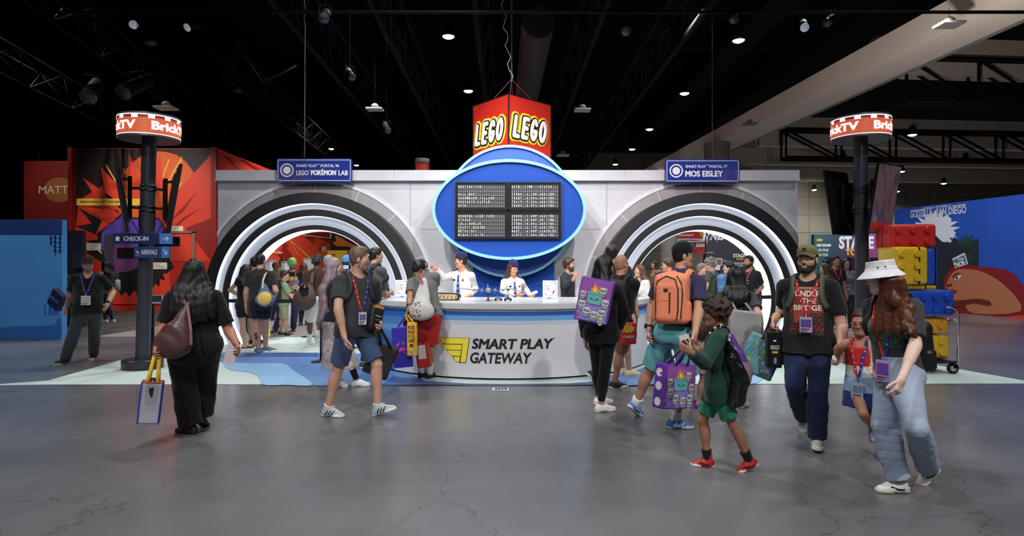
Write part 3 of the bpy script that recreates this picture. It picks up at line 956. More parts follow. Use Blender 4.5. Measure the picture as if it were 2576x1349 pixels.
		D.cut(hp(0, -0.018, 0), R @ V((0, -1, 0)))
		D.noise = curls(0.0015, 180)
		return D.build('beard', [mat('beard_%d_%d_%d' % rgb, rgb, 0.8, bump=0.5, bscale=300)], s.root)
	def glasses(s, rgb=(20, 20, 22), dark=False):
		mb = MB(); g = s.hs
		for sg in (1, -1):
			pts = [s.hp(sg * 0.034 + 0.024 * math.cos(a), 0.101 - abs(sg * 0.034 + 0.024 * math.cos(a)) * 0.12, -0.002 + 0.019 * math.sin(a)) for a in [2 * math.pi * i / 16 for i in range(16)]]
			mb.tube(pts, 0.0026 * g, 5, closed=True)
			mb.tube([s.hp(sg * 0.058, 0.094, 0.004), s.hp(sg * 0.079, 0.06, 0.006), s.hp(sg * 0.083, -0.01, 0.006)], 0.0025 * g, 5)
		mb.tube([s.hp(-0.011, 0.100, 0.002), s.hp(0, 0.103, 0.005), s.hp(0.011, 0.100, 0.002)], 0.0024 * g, 5)
		return mb.build('glasses', mat('frame_%d_%d_%d' % rgb, rgb, 0.3), s.root, True)
	def cap(s, rgb, brim=None, back=False, tall=0.0, name='baseball_cap', flat=False, logo=None):
		D = SDF(min(s.h, 0.007)); g = s.hs; R = s.HR; hp = s.hp
		D.ell(hp(0, -0.012, 0.055), (0.090 * g, 0.109 * g, (0.090 + tall) * g), R, 0.01, cuts=((hp(0, 0, 0.043), R @ V((0, 0.12, -1))),))
		D.ell(hp(0, 0.035, 0.085), (0.075 * g, 0.062 * g, (0.052 + tall) * g), R, 0.03, cuts=((hp(0, 0, 0.045), R @ V((0, 0.12, -1))),))
		o = D.build(name, [cloth('cap_%d_%d_%d' % rgb, rgb)], s.root)
		sg = -1 if back else 1
		mb = MB(); N = 14
		vs, fs = [], []
		for i in range(N + 1):
			a = -1.25 + 2.5 * i / N
			for t in (0.0, 0.5, 1.0):
				rx = 0.0895 + 0.004 * t; x = rx * math.sin(a) * (1 - 0.08 * t)
				y = (0.099 * math.cos(a) + t * 0.060 * math.cos(a * 0.75)) * sg
				z = 0.057 - (0.010 if not flat else 0.0) * t - (0.35 if not flat else 0.05) * x * x / 0.09 * (0.4 + t)
				vs.append(hp(x, y, z))
		n = len(vs)
		nn = R @ V((0, 0, 1)) * 0.005 * g
		vs += [v - nn for v in vs]
		for i in range(N):
			for t in range(2):
				a = i * 3 + t
				fs += [(a, a + 3, a + 4, a + 1), (n + a, n + a + 1, n + a + 4, n + a + 3)]
			a = i * 3
			fs += [(a, n + a, n + a + 3, a + 3), (a + 2, a + 5, n + a + 5, n + a + 2)]
		fs += [(0, 1, n + 1, n), (1, 2, n + 2, n + 1), (N * 3, n + N * 3, n + N * 3 + 1, N * 3 + 1), (N * 3 + 1, n + N * 3 + 1, n + N * 3 + 2, N * 3 + 2)]
		mb.add(vs, fs)
		mb.build('brim', cloth('cap_%d_%d_%d' % (brim or rgb), brim or rgb), o, True)
		if logo:
			mb = MB()
			for x0, z0, x1, z1 in logo[1]:
				mb.box((0, 0, 0), (0, 0, 0)) if False else None
				pts = [hp(x, 0.100 - (x * x) * 3.0, z) for x, z in ((x0, z0), (x1, z0), (x1, z1), (x0, z1))]
				d = R @ V((0, 0.006 * g, 0))
				mb.add([p for p in pts] + [p + d for p in pts], [(4, 5, 6, 7), (0, 1, 5, 4), (1, 2, 6, 5), (2, 3, 7, 6), (3, 0, 4, 7)])
			mb.build('cap_badge', mat('badge_%d_%d_%d' % logo[0], logo[0], 0.6), o)
		return o
	# ---- things worn round the neck, prints
	def surf(s):
		if getattr(s, 'sb', None) is None: s.sb = world_bvh(s.shirt_o)
		return s.sb
	def on(s, a, c, off=0.004, b=1):
		"""Point on the shirt at a to the right (m) and share c of the trunk, seen from the front (b=1) or back (b=-1)."""
		o = s.tp(a, 0.5 * b, c)
		hit = s.surf().ray_cast(o, -s.f * b)
		if hit[0] is None: return s.tp(a, 0.1 * b, c), s.f * b
		return hit[0] + s.f * b * off, (hit[1] if hit[1].dot(s.f * b) > 0 else -hit[1])
	def lanyard(s, rgb, rgb2=None, low=0.45, badge=(238, 236, 240), pic=(92, 70, 140), x0=0.0, size=(0.088, 0.13), drop=0.03, name='lanyard', dots=(240, 220, 120)):
		m1 = cloth('strap_%d_%d_%d' % rgb, rgb); m2 = cloth('strap_%d_%d_%d' % (rgb2 or rgb), rgb2 or rgb)
		mb = MB()
		md = mat('strap_print_%d_%d_%d' % dots, dots, 0.7)
		for sg, mi in ((1, 0), (-1, 1)):
			pts, nr = [], []
			for i in range(13):
				t = i / 12
				a = sg * (0.078 * (1 - t) ** 0.85) + x0 * t + sg * 0.008
				p, n = s.on(a, 1.00 - (1.00 - low) * t, 0.005)
				pts.append(p); nr.append((n + s.f).normalized())
			pts.insert(0, s.neck + s.r * sg * 0.07 * s.q - s.f * 0.02 + s.u * 0.035 * s.q); nr.insert(0, (s.r * sg + s.u).normalized())
			pts.insert(0, s.neck + s.r * sg * 0.01 * s.q - s.f * 0.085 * s.q + s.u * 0.03 * s.q); nr.insert(0, -s.f)
			mb.strip(pts, nr, 0.021, 0.003, mi)
			for i in range(3, 13, 2):
				d = (pts[i + 1] - pts[i]); c = pts[i] + d * 0.3 + nr[i] * 0.0035
				mb.strip([c, c + d * 0.35], nr[i], 0.010, 0.001, 2)
		la = mb.build(name, [m1, m2, md], s.root)
		p, n = s.on(x0, low, 0.012)
		if badge:
			dz = UP
			x = s.r.cross(UP).cross(UP) * -1
			x = V((s.r.x, s.r.y, 0)).normalized() * -1      # image direction of the badge's own left
			fr = (p - UP * (drop + size[1]) - x * size[0] / 2 + s.f * 0.012, x, UP)
			mb = MB()
			mb.prism(rrect(0, 0, size[0], size[1], 0.006, 3), fr, 0.003, 0)
			mb.prism([(0.008, 0.045), (size[0] - 0.008, 0.045), (size[0] - 0.008, size[1] - 0.022), (0.008, size[1] - 0.022)], fr, 0.001, 1, 0.003)
			mb.prism([(0.008, 0.008), (size[0] * 0.6, 0.008), (size[0] * 0.6, 0.016), (0.008, 0.016)], fr, 0.001, 2, 0.003)
			mb.prism([(0.008, 0.024), (size[0] * 0.8, 0.024), (size[0] * 0.8, 0.034), (0.008, 0.034)], fr, 0.001, 2, 0.003)
			mb.tube([p, fr[0] + x * size[0] / 2 + UP * size[1]], 0.004, 6, 3)
			mb.build('badge', [mat('card_%d_%d_%d' % badge, badge, 0.3), mat('card_pic_%d_%d_%d' % pic, pic, 0.35, var=0.6, vscale=60), mat('card_ink', (60, 50, 60), 0.5), mat('clip_steel', (150, 150, 155), 0.3, 1.0)], la)
		return la
	def band(s, k, rgb, t=0.9, wd=0.018, name='wristband', watch=None):
		"""A band round the wrist."""
		a, b = s.el[k], s.wr[k]
		p = a + (b - a) * t; d = (b - a).normalized()
		x = d.cross(UP if abs(d.z) < 0.9 else X1).normalized(); y = d.cross(x)
		r = (0.0315 * (0.55 + 0.45 * s.w) * (0.92 if s.fem else 1)) * s.q + 0.003 + 0.012 * (1 - t)
		mb = MB(); vs = []
		for i in range(20):
			an = 2 * math.pi * i / 20
			for rr, z in ((r, -wd / 2), (r + 0.004, -wd / 2), (r + 0.004, wd / 2), (r, wd / 2)):
				vs.append(p + (x * math.cos(an) + y * math.sin(an)) * rr + d * z)
		fs = [(i * 4 + j, ((i + 1) % 20) * 4 + j, ((i + 1) % 20) * 4 + (j + 1) % 4, i * 4 + (j + 1) % 4) for i in range(20) for j in range(4)]
		mb.add(vs, fs)
		if watch:
			o = V(watch).normalized(); o = (o - d * o.dot(d)).normalized()
			mb.obox(p + o * (r + 0.004), (0.017, 0.019, 0.006), Matrix((o.cross(d), d, o)).transposed(), 1)
		return mb.build(name, [mat('band_%d_%d_%d' % rgb, rgb, 0.5), mat('watch_glass', (14, 14, 18), 0.1)], s.root)
	def print_text(s, rows, rgb, name='shirt_print', panel=None, b=1):
		"""rows: (text, x centre, c, width, height); panel: list of (x0,x1,c0,c1,rgb) rectangles under it."""
		ms = [mat('print_%d_%d_%d' % rgb, rgb, 0.75)]
		mb = MB()
		sx = -1 if b == 1 else 1       # reading direction as seen by someone facing the print
		for x0, x1, c0, c1, col in panel or ():
			m = mat('print_%d_%d_%d' % tuple(col), tuple(col), 0.75, var=0.5, vscale=35)
			if m not in ms: ms.append(m)
			nx, ny = 14, 14; vs = []
			for j in range(ny + 1):
				for i in range(nx + 1):
					vs.append(s.on(sx * (x0 + (x1 - x0) * i / nx), c0 + (c1 - c0) * j / ny, 0.003, b)[0])
			mb.add(vs, [(j * (nx + 1) + i, j * (nx + 1) + i + 1, (j + 1) * (nx + 1) + i + 1, (j + 1) * (nx + 1) + i) for j in range(ny) for i in range(nx)], ms.index(m))
		for t, xc, c, wd, ht in rows:
			text(mb, t, None, xc - wd / 2, 0, wd, ht, 0, 0.03, fn=lambda a, bb, z: s.on(sx * a, c + bb / s.T, 0.006, b)[0])
		return mb.build(name, ms, s.shirt_o)
# ------------------------------------------------------------------ the hall: floor, ceiling, walls
def node_mat(name, rough=0.5, spec=0.5):
	m = bpy.data.materials.new(name); m.use_nodes = True
	nt = m.node_tree; b = nt.nodes['Principled BSDF']
	b.inputs['Roughness'].default_value = rough; b.inputs['Specular IOR Level'].default_value = spec
	MATS[name] = m
	def N(t, **kw):
		n = nt.nodes.new(t)
		for k, v in kw.items(): setattr(n, k, v)
		return n
	return m, nt, b, N, nt.links.new
def concrete_floor():
	m, nt, b, N, L = node_mat('polished_concrete', 0.3)
	tc = N('ShaderNodeTexCoord')
	n1 = N('ShaderNodeTexNoise'); n1.inputs['Scale'].default_value = 0.55; n1.inputs['Detail'].default_value = 6
	n2 = N('ShaderNodeTexNoise'); n2.inputs['Scale'].default_value = 5.0; n2.inputs['Detail'].default_value = 4
	L(tc.outputs['Object'], n1.inputs['Vector']); L(tc.outputs['Object'], n2.inputs['Vector'])
	mx = N('ShaderNodeMix', data_type='FLOAT'); mx.inputs[0].default_value = 0.12
	L(n1.outputs['Fac'], mx.inputs[2]); L(n2.outputs['Fac'], mx.inputs[3])
	r = N('ShaderNodeValToRGB')
	r.color_ramp.elements[0].position = 0.33; r.color_ramp.elements[0].color = lin((90, 90, 92)) + (1,)
	r.color_ramp.elements[1].position = 0.68; r.color_ramp.elements[1].color = lin((114, 114, 115)) + (1,)
	L(mx.outputs[0], r.inputs['Fac'])
	# hairline cracks: borders of large wobbly cells
	nw = N('ShaderNodeTexNoise'); nw.inputs['Scale'].default_value = 1.6; nw.inputs['Detail'].default_value = 9; nw.inputs['Roughness'].default_value = 0.62
	L(tc.outputs['Object'], nw.inputs['Vector'])
	va = N('ShaderNodeVectorMath', operation='SCALE'); va.inputs['Scale'].default_value = 0.9
	L(nw.outputs['Color'], va.inputs[0])
	vb = N('ShaderNodeVectorMath', operation='ADD'); L(tc.outputs['Object'], vb.inputs[0]); L(va.outputs[0], vb.inputs[1])
	vo = N('ShaderNodeTexVoronoi', feature='DISTANCE_TO_EDGE'); vo.inputs['Scale'].default_value = 0.42
	L(vb.outputs[0], vo.inputs['Vector'])
	rc = N('ShaderNodeValToRGB')
	rc.color_ramp.elements[0].position = 0.0; rc.color_ramp.elements[0].color = (0.45, 0.45, 0.45, 1)
	rc.color_ramp.elements[1].position = 0.0035; rc.color_ramp.elements[1].color = (1, 1, 1, 1)
	L(vo.outputs['Distance'], rc.inputs['Fac'])
	mm = N('ShaderNodeMix', data_type='RGBA', blend_type='MULTIPLY'); mm.inputs[0].default_value = 0.8
	L(r.outputs['Color'], mm.inputs[6]); L(rc.outputs['Color'], mm.inputs[7])
	L(mm.outputs[2], b.inputs['Base Color'])
	rr = N('ShaderNodeMapRange'); rr.inputs[3].default_value = 0.20; rr.inputs[4].default_value = 0.30
	L(n2.outputs['Fac'], rr.inputs[0]); L(rr.outputs[0], b.inputs['Roughness'])
	bp = N('ShaderNodeBump'); bp.inputs['Strength'].default_value = 0.06; bp.inputs['Distance'].default_value = 0.02
	L(n1.outputs['Fac'], bp.inputs['Height']); L(bp.outputs[0], b.inputs['Normal'])
	return m
props(MB().box((-45, -14, -0.2), (45, 70, 0)).build('floor', concrete_floor()), kind='structure')
BLK = mat('black_ceiling', (9, 9, 10), 0.9, spec=0.1)
BLKP = mat('black_paint', (7, 7, 8), 0.7, var=0.5, vscale=3, spec=0.15)
RUST = mat('flaked_black_steel', (15, 13, 12), 0.7, var=0.9, vscale=2.2, spec=0.2)
TAUPE = mat('taupe_paint', (214, 200, 186), 0.8, bump=0.05, bscale=4, var=0.06, vscale=0.6)
CONC = mat('wall_concrete', (120, 115, 106), 0.85, bump=0.1, bscale=5, var=0.12, vscale=0.8)
props(MB().box((-45, -14, 12.6), (45, 70, 12.8)).build('ceiling', BLK), kind='structure')
props(MB().box((13.4, -14, 11.2), (45, 70, 12.5)).build('ceiling', mat('brown_black_ceiling', (34, 30, 28), 0.9, spec=0.1)), kind='structure')
props(MB().box((-45, 69, 0), (6, 70, 12.6)).build('wall_back', BLK), kind='structure')
props(MB().box((-45.3, -14, 0), (-45, 70, 12.6)).build('wall_left', BLK), kind='structure')
props(MB().box((45, -14, 0), (45.3, 70, 12.6)).build('wall_right', mat('wall_brown', (60, 54, 48), 0.9)), kind='structure')
mb = MB().box((6, 52, 0), (45, 52.4, 11.2), 0)
for i in range(1, 7):
	mb.box((6, 51.97, i * 1.5 - 0.02), (45, 52.0, i * 1.5 + 0.02), 1)
for i in range(20):
	mb.box((7 + i * 2.0, 51.97, 0), (7.04 + i * 2.0, 52.0, 11.2), 1)
props(mb.build('wall_back', [CONC, mat('concrete_joint', (88, 84, 78), 0.9)]), kind='structure')
# pale concrete beam over the aisle, with its grey columns
bd = V((-0.07, 1, 0)).normalized()
def along(x, y0, y): return x - 0.07 * (y - y0)
def long_box(mb, x0, x1, z0, z1, ya, yb, mi=0):
	vs = []
	for y in (ya, yb):
		a, b_ = along(x0, 19.6, y), along(x1, 19.6, y)
		vs += [(a, y, z0), (b_, y, z0), (b_, y, z1), (a, y, z1)]
	return mb.add(vs, [(0, 1, 2, 3), (7, 6, 5, 4), (0, 4, 5, 1), (1, 5, 6, 2), (2, 6, 7, 3), (3, 7, 4, 0)], mi)
mb = MB()
long_box(mb, 11.45, 12.95, 8.0, 8.75, 4, 48, 0)
long_box(mb, 12.98, 13.04, 8.0, 8.12, 4, 48, 1)
long_box(mb, 13.10, 13.16, 8.0, 8.12, 4, 48, 1)
props(mb.build('trim_1', [TAUPE, mat('grey_track', (130, 130, 128), 0.5)]), kind='structure')
for i, (px, Y, r) in enumerate(((1803, 32, 0.63), (1864, 40, 0.55))):
	c = P(px, 672, Y); c.z = 0
	o = MB().lathe([(r, 0), (r, 7.4), (r + 0.02, 7.4), (r + 0.02, 7.98)], c, 32).build('column', CONC, smooth=False)
	shade_auto(o)
	props(o, ('grey round concrete column under the pale beam, the nearer one', 'grey round concrete column behind the nearer column, right of it')[i], 'column')
# taupe cross beams of the lower hall on the right
for i, (Y, z0, z1) in enumerate(((24, 8.8, 10.2), (35, 8.3, 9.9), (41, 8.3, 9.7), (47.5, 8.2, 9.6))):
	mb = MB().add([(13.6, Y - 1, z0), (44, Y + 1.5, z0), (44, Y + 1.5, z1), (13.6, Y - 1, z1), (13.6, Y - 0.4, z0), (44, Y + 2.1, z0), (44, Y + 2.1, z1), (13.6, Y - 0.4, z1)],
				  [(0, 1, 2, 3), (7, 6, 5, 4), (0, 4, 5, 1), (3, 2, 6, 7)])
	props(mb.build('trim_%d' % (2 + i), mat('taupe_dark', (196, 182, 168), 0.85, var=0.08, vscale=0.5)), kind='structure')
# black pipe trusses in front of them
def truss(a, b_, hgt, wd, name, label, r=0.06, m=None, bays=12, tri=True):
	a, b_ = V(a), V(b_); d = (b_ - a).normalized(); x = d.cross(UP).normalized()
	t = thing(name, label, 'roof truss', a)
	offs = [x * wd / 2, -x * wd / 2] + ([-UP * hgt] if tri else [x * wd / 2 - UP * hgt, -x * wd / 2 - UP * hgt])
	for o_ in offs:
		MB().tube([a + o_, b_ + o_], r, 8).build('chord', m or BLKP, t, True)
	mb = MB()
	L = (b_ - a).length
	for i in range(bays):
		p0 = a + d * (L * i / bays); p1 = a + d * (L * (i + 1) / bays); pm = (p0 + p1) / 2
		if tri:
			for sg in (1, -1):
				mb.tube([p0 + x * sg * wd / 2, pm - UP * hgt], r * 0.5, 6); mb.tube([pm - UP * hgt, p1 + x * sg * wd / 2], r * 0.5, 6)
			mb.tube([p0 + x * wd / 2, p1 - x * wd / 2], r * 0.5, 6)
		else:
			for sg in (1, -1):
				mb.tube([p0 + x * sg * wd / 2, p1 + x * sg * wd / 2 - UP * hgt], r * 0.5, 6)
				mb.tube([p0 + x * sg * wd / 2, p0 + x * sg * wd / 2 - UP * hgt], r * 0.5, 6)
	props(mb.build('web', m or BLKP, t, True))
	return t
truss((-9.2, 8, 7.9), (-14.5, 36, 7.9), 0.8, 0.6, 'lighting_truss', 'thin black lighting truss over the red booth, highest of the left ones', 0.035)
truss((-11.6, 9, 7.2), (-17.0, 36, 7.2), 0.7, 0.6, 'lighting_truss', 'thin black lighting truss at far left, below its higher neighbour', 0.035)
truss((-8.0, 17, 7.6), (-9.6, 40, 7.6), 0.7, 0.7, 'lighting_truss', 'thin black lighting truss ending above the left portal sign', 0.035, bays=16)
for i, (x0, x1, lab) in enumerate(((-6.2, -7.4, 'dark steel roof girder crossing above the left portal'), (-3.6, -4.6, 'flaked dark roof girder left of the red cube sign'),
								   (-0.9, -1.4, 'flaked dark roof girder right above the red cube sign'), (2.6, 2.4, 'flaked dark roof girder just right of the red cube'),
								   (5.4, 5.2, 'dark roof girder beside the row of lit hall lamps'))):
	truss((x0, 6, 10.2), (x1, 60, 10.2), 1.5, 0.5, 'roof_girder', lab, 0.10, RUST, 18)
for i, (Y, z, lab) in enumerate(((12.0, 6.55, 'thin horizontal pipe near the top of the picture'), (23, 9.7, 'horizontal black pipe run behind the red cube sign'))):
	props(MB().tube([(-9, Y, z), (11, Y, z)], 0.035, 8).build('ceiling_pipe', RUST, smooth=True), lab, 'pipe')
truss((14.5, 23, 9.3), (40, 25, 9.3), 1.6, 0.5, 'roof_girder', 'black pipe girder across the lower hall, the nearest', 0.11, BLKP, 9, False)
truss((14.5, 33, 8.9), (42, 35, 8.9), 1.5, 0.5, 'roof_girder', 'black pipe girder behind the nearest one in the lower hall', 0.11, BLKP, 9, False)
c = P(1352, 150, 16)
o = MB().tube([(c.x, 15.5, 7.75), (c.x - 0.2, 26, 7.75)], 0.42, 24).build('air_duct', mat('dark_brown_duct', (30, 25, 22), 0.6, var=0.3, vscale=2))
shade_auto(o); props(o, 'round dark brown air duct right of the hanging cube', 'air duct')
o = MB().box((9.4, 12, 11.3), (10.6, 50, 12.3)).build('air_duct', BLKP); props(o, 'square black air duct above the right row of hall lamps', 'air duct')
# high bay lamps
def lamp_proto(on):
	t = thing('high_bay_lamp', 'x', 'ceiling lamp', (0, 0, 0), 'high bay hall lamps')
	MB().lathe([(0.16, 0.06), (0.22, 0.0), (0.23, 0.0), (0.20, 0.16), (0.12, 0.26), (0.10, 0.42), (0.03, 0.46)], (0, 0, 0), 20).build('housing', mat('lamp_housing', (30, 30, 32), 0.4, 0.6), t, True)
	MB().lathe([(0.0, -0.06), (0.09, -0.052), (0.16, -0.025), (0.20, 0.012), (0.0, 0.02)], (0, 0, 0), 20).build('lens', mat('lamp_glow' if on else 'lamp_off', (235, 242, 255) if on else (90, 88, 84), 0.3, emit=26.0 if on else 0.0), t)
	mb = MB()
	for i in range(5): mb.box((-0.11 + i * 0.05, -0.1, 0.30), (-0.10 + i * 0.05, 0.1, 0.44))
	mb.build('heat_sink', mat('lamp_housing', (30, 30, 32), 0.4), t)
	MB().tube([(0, 0, 0.44), (0, 0, 2.2)], 0.006, 6).build('cable', BLKP, t)
	return t
lp_on, lp_off = lamp_proto(True), lamp_proto(False)
used = set()
def lamp(px, py, z, label, on=True, power=700, scale=1.0):
	Y = F * (z - HC) / (CY - py)
	src = lp_on if on else lp_off
	o = src if id(src) not in used else copy_tree(src)
	used.add(id(src))
	o.location = P(px, py, Y)
	o.scale = (scale,) * 3
	o['label'] = label
	for ch in o.children:
		if ch.name.startswith('cable'): ch.scale.z = ((12.6 if o.location.x < 13.4 else 11.2) - z - 0.44 * scale) / scale / 1.76
	if on and power:
		spot('high_bay_light', o.location - UP * 0.12, o.location - UP * 5, power, 120 if z > 9 else 165, 0.2, COOL, 0.5)
for px, py, lab in ((1128, 93, 'bright lamp above and left of the hanging red cube, largest there'), (1178, 230, 'bright lamp level with the left edge of the red cube'),
					(832, 375, 'small bright lamp above the left portal sign, upper of two'), (897, 416, 'small bright lamp just over the wall right of the left portal sign'),
					(1858, 103, 'largest bright lamp right of the red cube, top of its row'), (1722, 236, 'second lamp down in the row right of the red cube'),
					(1634, 326, 'third lamp down in the row right of the red cube'), (1590, 376, 'fourth lamp down in the row right of the red cube'),
					(1548, 414, 'lowest lamp in the row right of the red cube')):
	lamp(px, py, 9.5, lab, True, 900)
for px, py, lab in ((2295, 340, 'lamp right of the right illuminated drum sign, nearest of the lower hall'), (2121, 398, 'lamp under the right illuminated drum sign, left of its pole'),
					(2268, 432, 'lamp just right of the tilted screen on the right pole'), (2429, 403, 'lamp at the far right over the blue mural, highest there'),
					(2374, 462, 'lamp over the blue mural, second from right'), (2048, 478, 'lamp beyond the wall edge, left of the black screen back'),
					(2081, 512, 'small lamp left of the black screen back, lower one'), (2257, 482, 'small lamp right of the tilted screen, below a larger one'),
					(2354, 500, 'small lamp right over the title of the blue mural'), (2265, 515, 'small lamp above the left corner of the blue mural')):
	lamp(px, py, 7.6, lab, True, 700, 0.9)
for px, py, lab in ((378, 110, 'unlit lamp in the dark ceiling above the left drum sign'), (600, 230, 'unlit lamp in the dark ceiling left of the hanging sign cable'), (755, 392, 'small unlit lamp close left of the left portal sign cable')):
	lamp(px, py, 9.0, lab, False)
# stage spotlights on the trusses
def stage_light(px, py, Y, az, label, lit=False, sc=1.0):
	c = P(px, py, Y)
	t = thing('stage_spotlight', label, 'spotlight', c, 'black stage spotlights')
	d = yawdir(az, -35)
	MB().tube([c - d * 0.28 * sc, c + d * 0.30 * sc], [0.10 * sc, 0.12 * sc], 16).build('barrel', BLKP, t, True)
	MB().tube([c + d * 0.30 * sc, c + d * 0.34 * sc], 0.125 * sc, 16).build('lens', mat('lens_lit', (200, 210, 225), 0.1, emit=0.25) if lit else mat('lens_dark', (60, 64, 70), 0.08), t, True)
	x = d.cross(UP).normalized()
	MB().tube([c + x * 0.14 * sc, c + x * 0.14 * sc + UP * 0.22 * sc, c - x * 0.14 * sc + UP * 0.22 * sc, c - x * 0.14 * sc], 0.018 * sc, 6).build('yoke', BLKP, t)
	MB().tube([c + UP * 0.22 * sc, V((c.x, c.y, 12.6))], 0.007, 6).build('hanger', BLKP, t)
for px, py, Y, az, lab, lit in ((341, 55, 14, 20, 'round stage spotlight showing a bright lens, top left', True), (490, 62, 15, -30, 'stage spotlight right of the bright round one, top left', True),
							   (818, 38, 11, 10, 'long stage spotlight near the top, right of the sign cable', False), (880, 185, 15, 30, 'stage spotlight on the girder right of the sign cable', False),
							   (972, 320, 18, 25, 'lower stage spotlight on the girder left of the red cube', False), (1568, 70, 12, 5, 'upright stage spotlight high right of the duct', False),
							   (1838, 40, 12, 0, 'boxy stage spotlight just above the largest right lamp', False), (2022, 62, 14, -20, 'stage spotlight with bright lens left of the pale beam', True),
							   (2095, 45, 13, -60, 'dark stage spotlight close left of the pale beam top', False), (235, 225, 13, 20, 'dark moving stage light at far left', False),
							   (345, 215, 13, -15, 'dark moving stage light with violet lens above the left drum', False)):
	stage_light(px, py, Y, az, lab, lit, 1.3 if 'moving' in lab else 0.75)
def plate(px, py, Y, label, m, sc=1.0):
	c = P(px, py, Y)
	t = thing('wireless_box', label, 'antenna', c, 'white ceiling antennas')
	MB().obox(c, (0.26 * sc, 0.2 * sc, 0.03 * sc)).build('panel', m, t, bevel=0.01)
	MB().lathe([(0.1 * sc, 0.06), (0.12 * sc, 0.12), (0.06 * sc, 0.18)], c, 16).build('dome', m, t, True)
	MB().tube([c, V((c.x, c.y, 12.6 if c.x < 10 else 8.1))], 0.006, 6).build('rod', BLKP, t)
pm = mat('antenna_white', (170, 165, 160), 0.5)
for px, py, Y, lab in ((943, 275, 20, 'pale ceiling antenna plate left of the red cube'), (1465, 277, 20, 'pale ceiling antenna plate right of the red cube'), (1416, 391, 26, 'pale ceiling antenna plate just above the right side of the blue disc'),
					   (418, 272, 17, 'tan ceiling antenna plate above the left drum sign')):
	plate(px, py, Y, lab, pm)
for px, py, Y, lab, sc in ((2388, 62, 15.5, 'grey device hanging under the pale beam, top right', 1.1), (1886, 312, 27, 'small grey device hanging under the pale beam, middle', 1.1)):
	plate(px, py, Y, lab, mat('device_grey', (105, 102, 98), 0.5), sc)
# loose cables in the roof
def cable(pts, r, name, label, m, cat='cable'):
	return props(MB().tube(pts, r, 6).build(name, m, smooth=True), label, cat)
k = [P(905 + 4 * i, 60 + 30 * i, 13 + 0.1 * i) for i in range(4)] + [P(930 + 20 * i, 170 + 10 * i, 13.5) for i in range(3)]
rnd = random.Random(4)
cable([P(560, 45, 14), P(600, 110, 14.2), P(640, 180, 14.4), P(660, 205, 14.5), P(700, 190, 14.6), P(745, 165, 14.8)], 0.03, 'hanging_cable', 'bundle of black cable sagging in the roof, left', BLKP)
cable([P(1262 + 6 * math.sin(i * 1.9) + i * 1.6, 15 * i - 20, 12.6) for i in range(15)] + [P(1287, 205, 12.6)], 0.009, 'hoist_cable', 'thin pale wavy cord rising from the red cube sign', mat('pale_cord', (170, 170, 172), 0.6))
# ------------------------------------------------------------------ printed floor covering in front of the stand
def gpoly(pts, z): return [G(x, y, 0) + UP * z for x, y in pts]
def floor_shape(mb, pts, z, mi):
	v = gpoly(pts, z); n = len(v)
	return mb.add(v, [tuple(range(n))], mi)
fl = thing('floor_graphic', 'pale mint and blue printed floor covering in front of the stand', 'floor covering', (0, 9, 0))
MINT = mat('vinyl_mint', (202, 216, 210), 0.45, bump=0.05, bscale=200, var=0.04, vscale=30)
VB1 = mat('vinyl_blue', (92, 132, 190), 0.45, var=0.04, vscale=20)
VB2 = mat('vinyl_light_blue', (140, 186, 222), 0.45, var=0.04, vscale=20)
VB3 = mat('vinyl_deep_blue', (58, 92, 150), 0.45, var=0.04, vscale=20)
mb = MB(); floor_shape(mb, [(-60, 972), (122, 968.5), (2620, 966), (2330, 915), (2120, 880), (2010, 858), (1990, 845), (560, 845), (540, 866), (310, 905), (122, 958)][::-1], 0.004, 0)
mb.build('base_sheet', MINT, fl)
def smooth_poly(pts, n=5):
	out = []
	m = len(pts)
	for i in range(m):
		p0, p1, p2, p3 = pts[i - 1], pts[i], pts[(i + 1) % m], pts[(i + 2) % m]
		for j in range(n):
			t = j / n
			out.append(tuple(0.5 * ((2 * p1[a]) + (p2[a] - p0[a]) * t + (2 * p0[a] - 5 * p1[a] + 4 * p2[a] - p3[a]) * t * t + (3 * p1[a] - p0[a] - 3 * p2[a] + p3[a]) * t ** 3) for a in (0, 1)))
	return out
mb = MB(); floor_shape(mb, smooth_poly([(545, 892), (700, 890), (880, 890), (1000, 900), (1010, 930), (1060, 955), (1060, 970), (900, 970.5), (783, 970), (735, 935), (710, 919), (600, 917), (551, 910)]), 0.007, 0)
mb.build('blue_wave', VB1, fl)
mb = MB(); floor_shape(mb, smooth_poly([(566, 916), (640, 916), (712, 917), (740, 935), (786, 970), (720, 970.5), (664, 970), (650, 950), (626, 938), (580, 932)]), 0.010, 0)
mb.build('light_blue_wave', VB2, fl)
mb = MB(); floor_shape(mb, [(545, 889), (800, 889), (800, 898), (545, 899)], 0.012, 0)
mb.build('deep_blue_band', VB3, fl)
mb = MB(); floor_shape(mb, [(990, 948), (1060, 960), (1180, 967.5), (1290, 968.5), (1420, 967), (1540, 960), (1640, 935), (1660, 945), (1640, 970.5), (1300, 971), (960, 970.5)], 0.012, 0)
mb.build('blue_rim', VB3, fl)
mb = MB(); floor_shape(mb, smooth_poly([(1520, 950), (1600, 935), (1660, 905), (1700, 915), (1760, 930), (1700, 955), (1640, 970), (1500, 970.5)]), 0.014, 0)
mb.build('blue_wave', VB1, fl)
mb = MB(); floor_shape(mb, smooth_poly([(1830, 958), (1840, 930), (1880, 900), (1930, 895), (1960, 920), (1920, 955), (1890, 968)]), 0.010, 0)
mb.build('light_blue_wave', VB2, fl)
mb = MB(); mb.add(gpoly([(1239, 976), (1279, 976), (1280, 984), (1238, 984)], 0.003)[::-1], [(0, 1, 2, 3)], 0)
g0 = G(1240, 983.2); g1 = G(1278.5, 983.2)
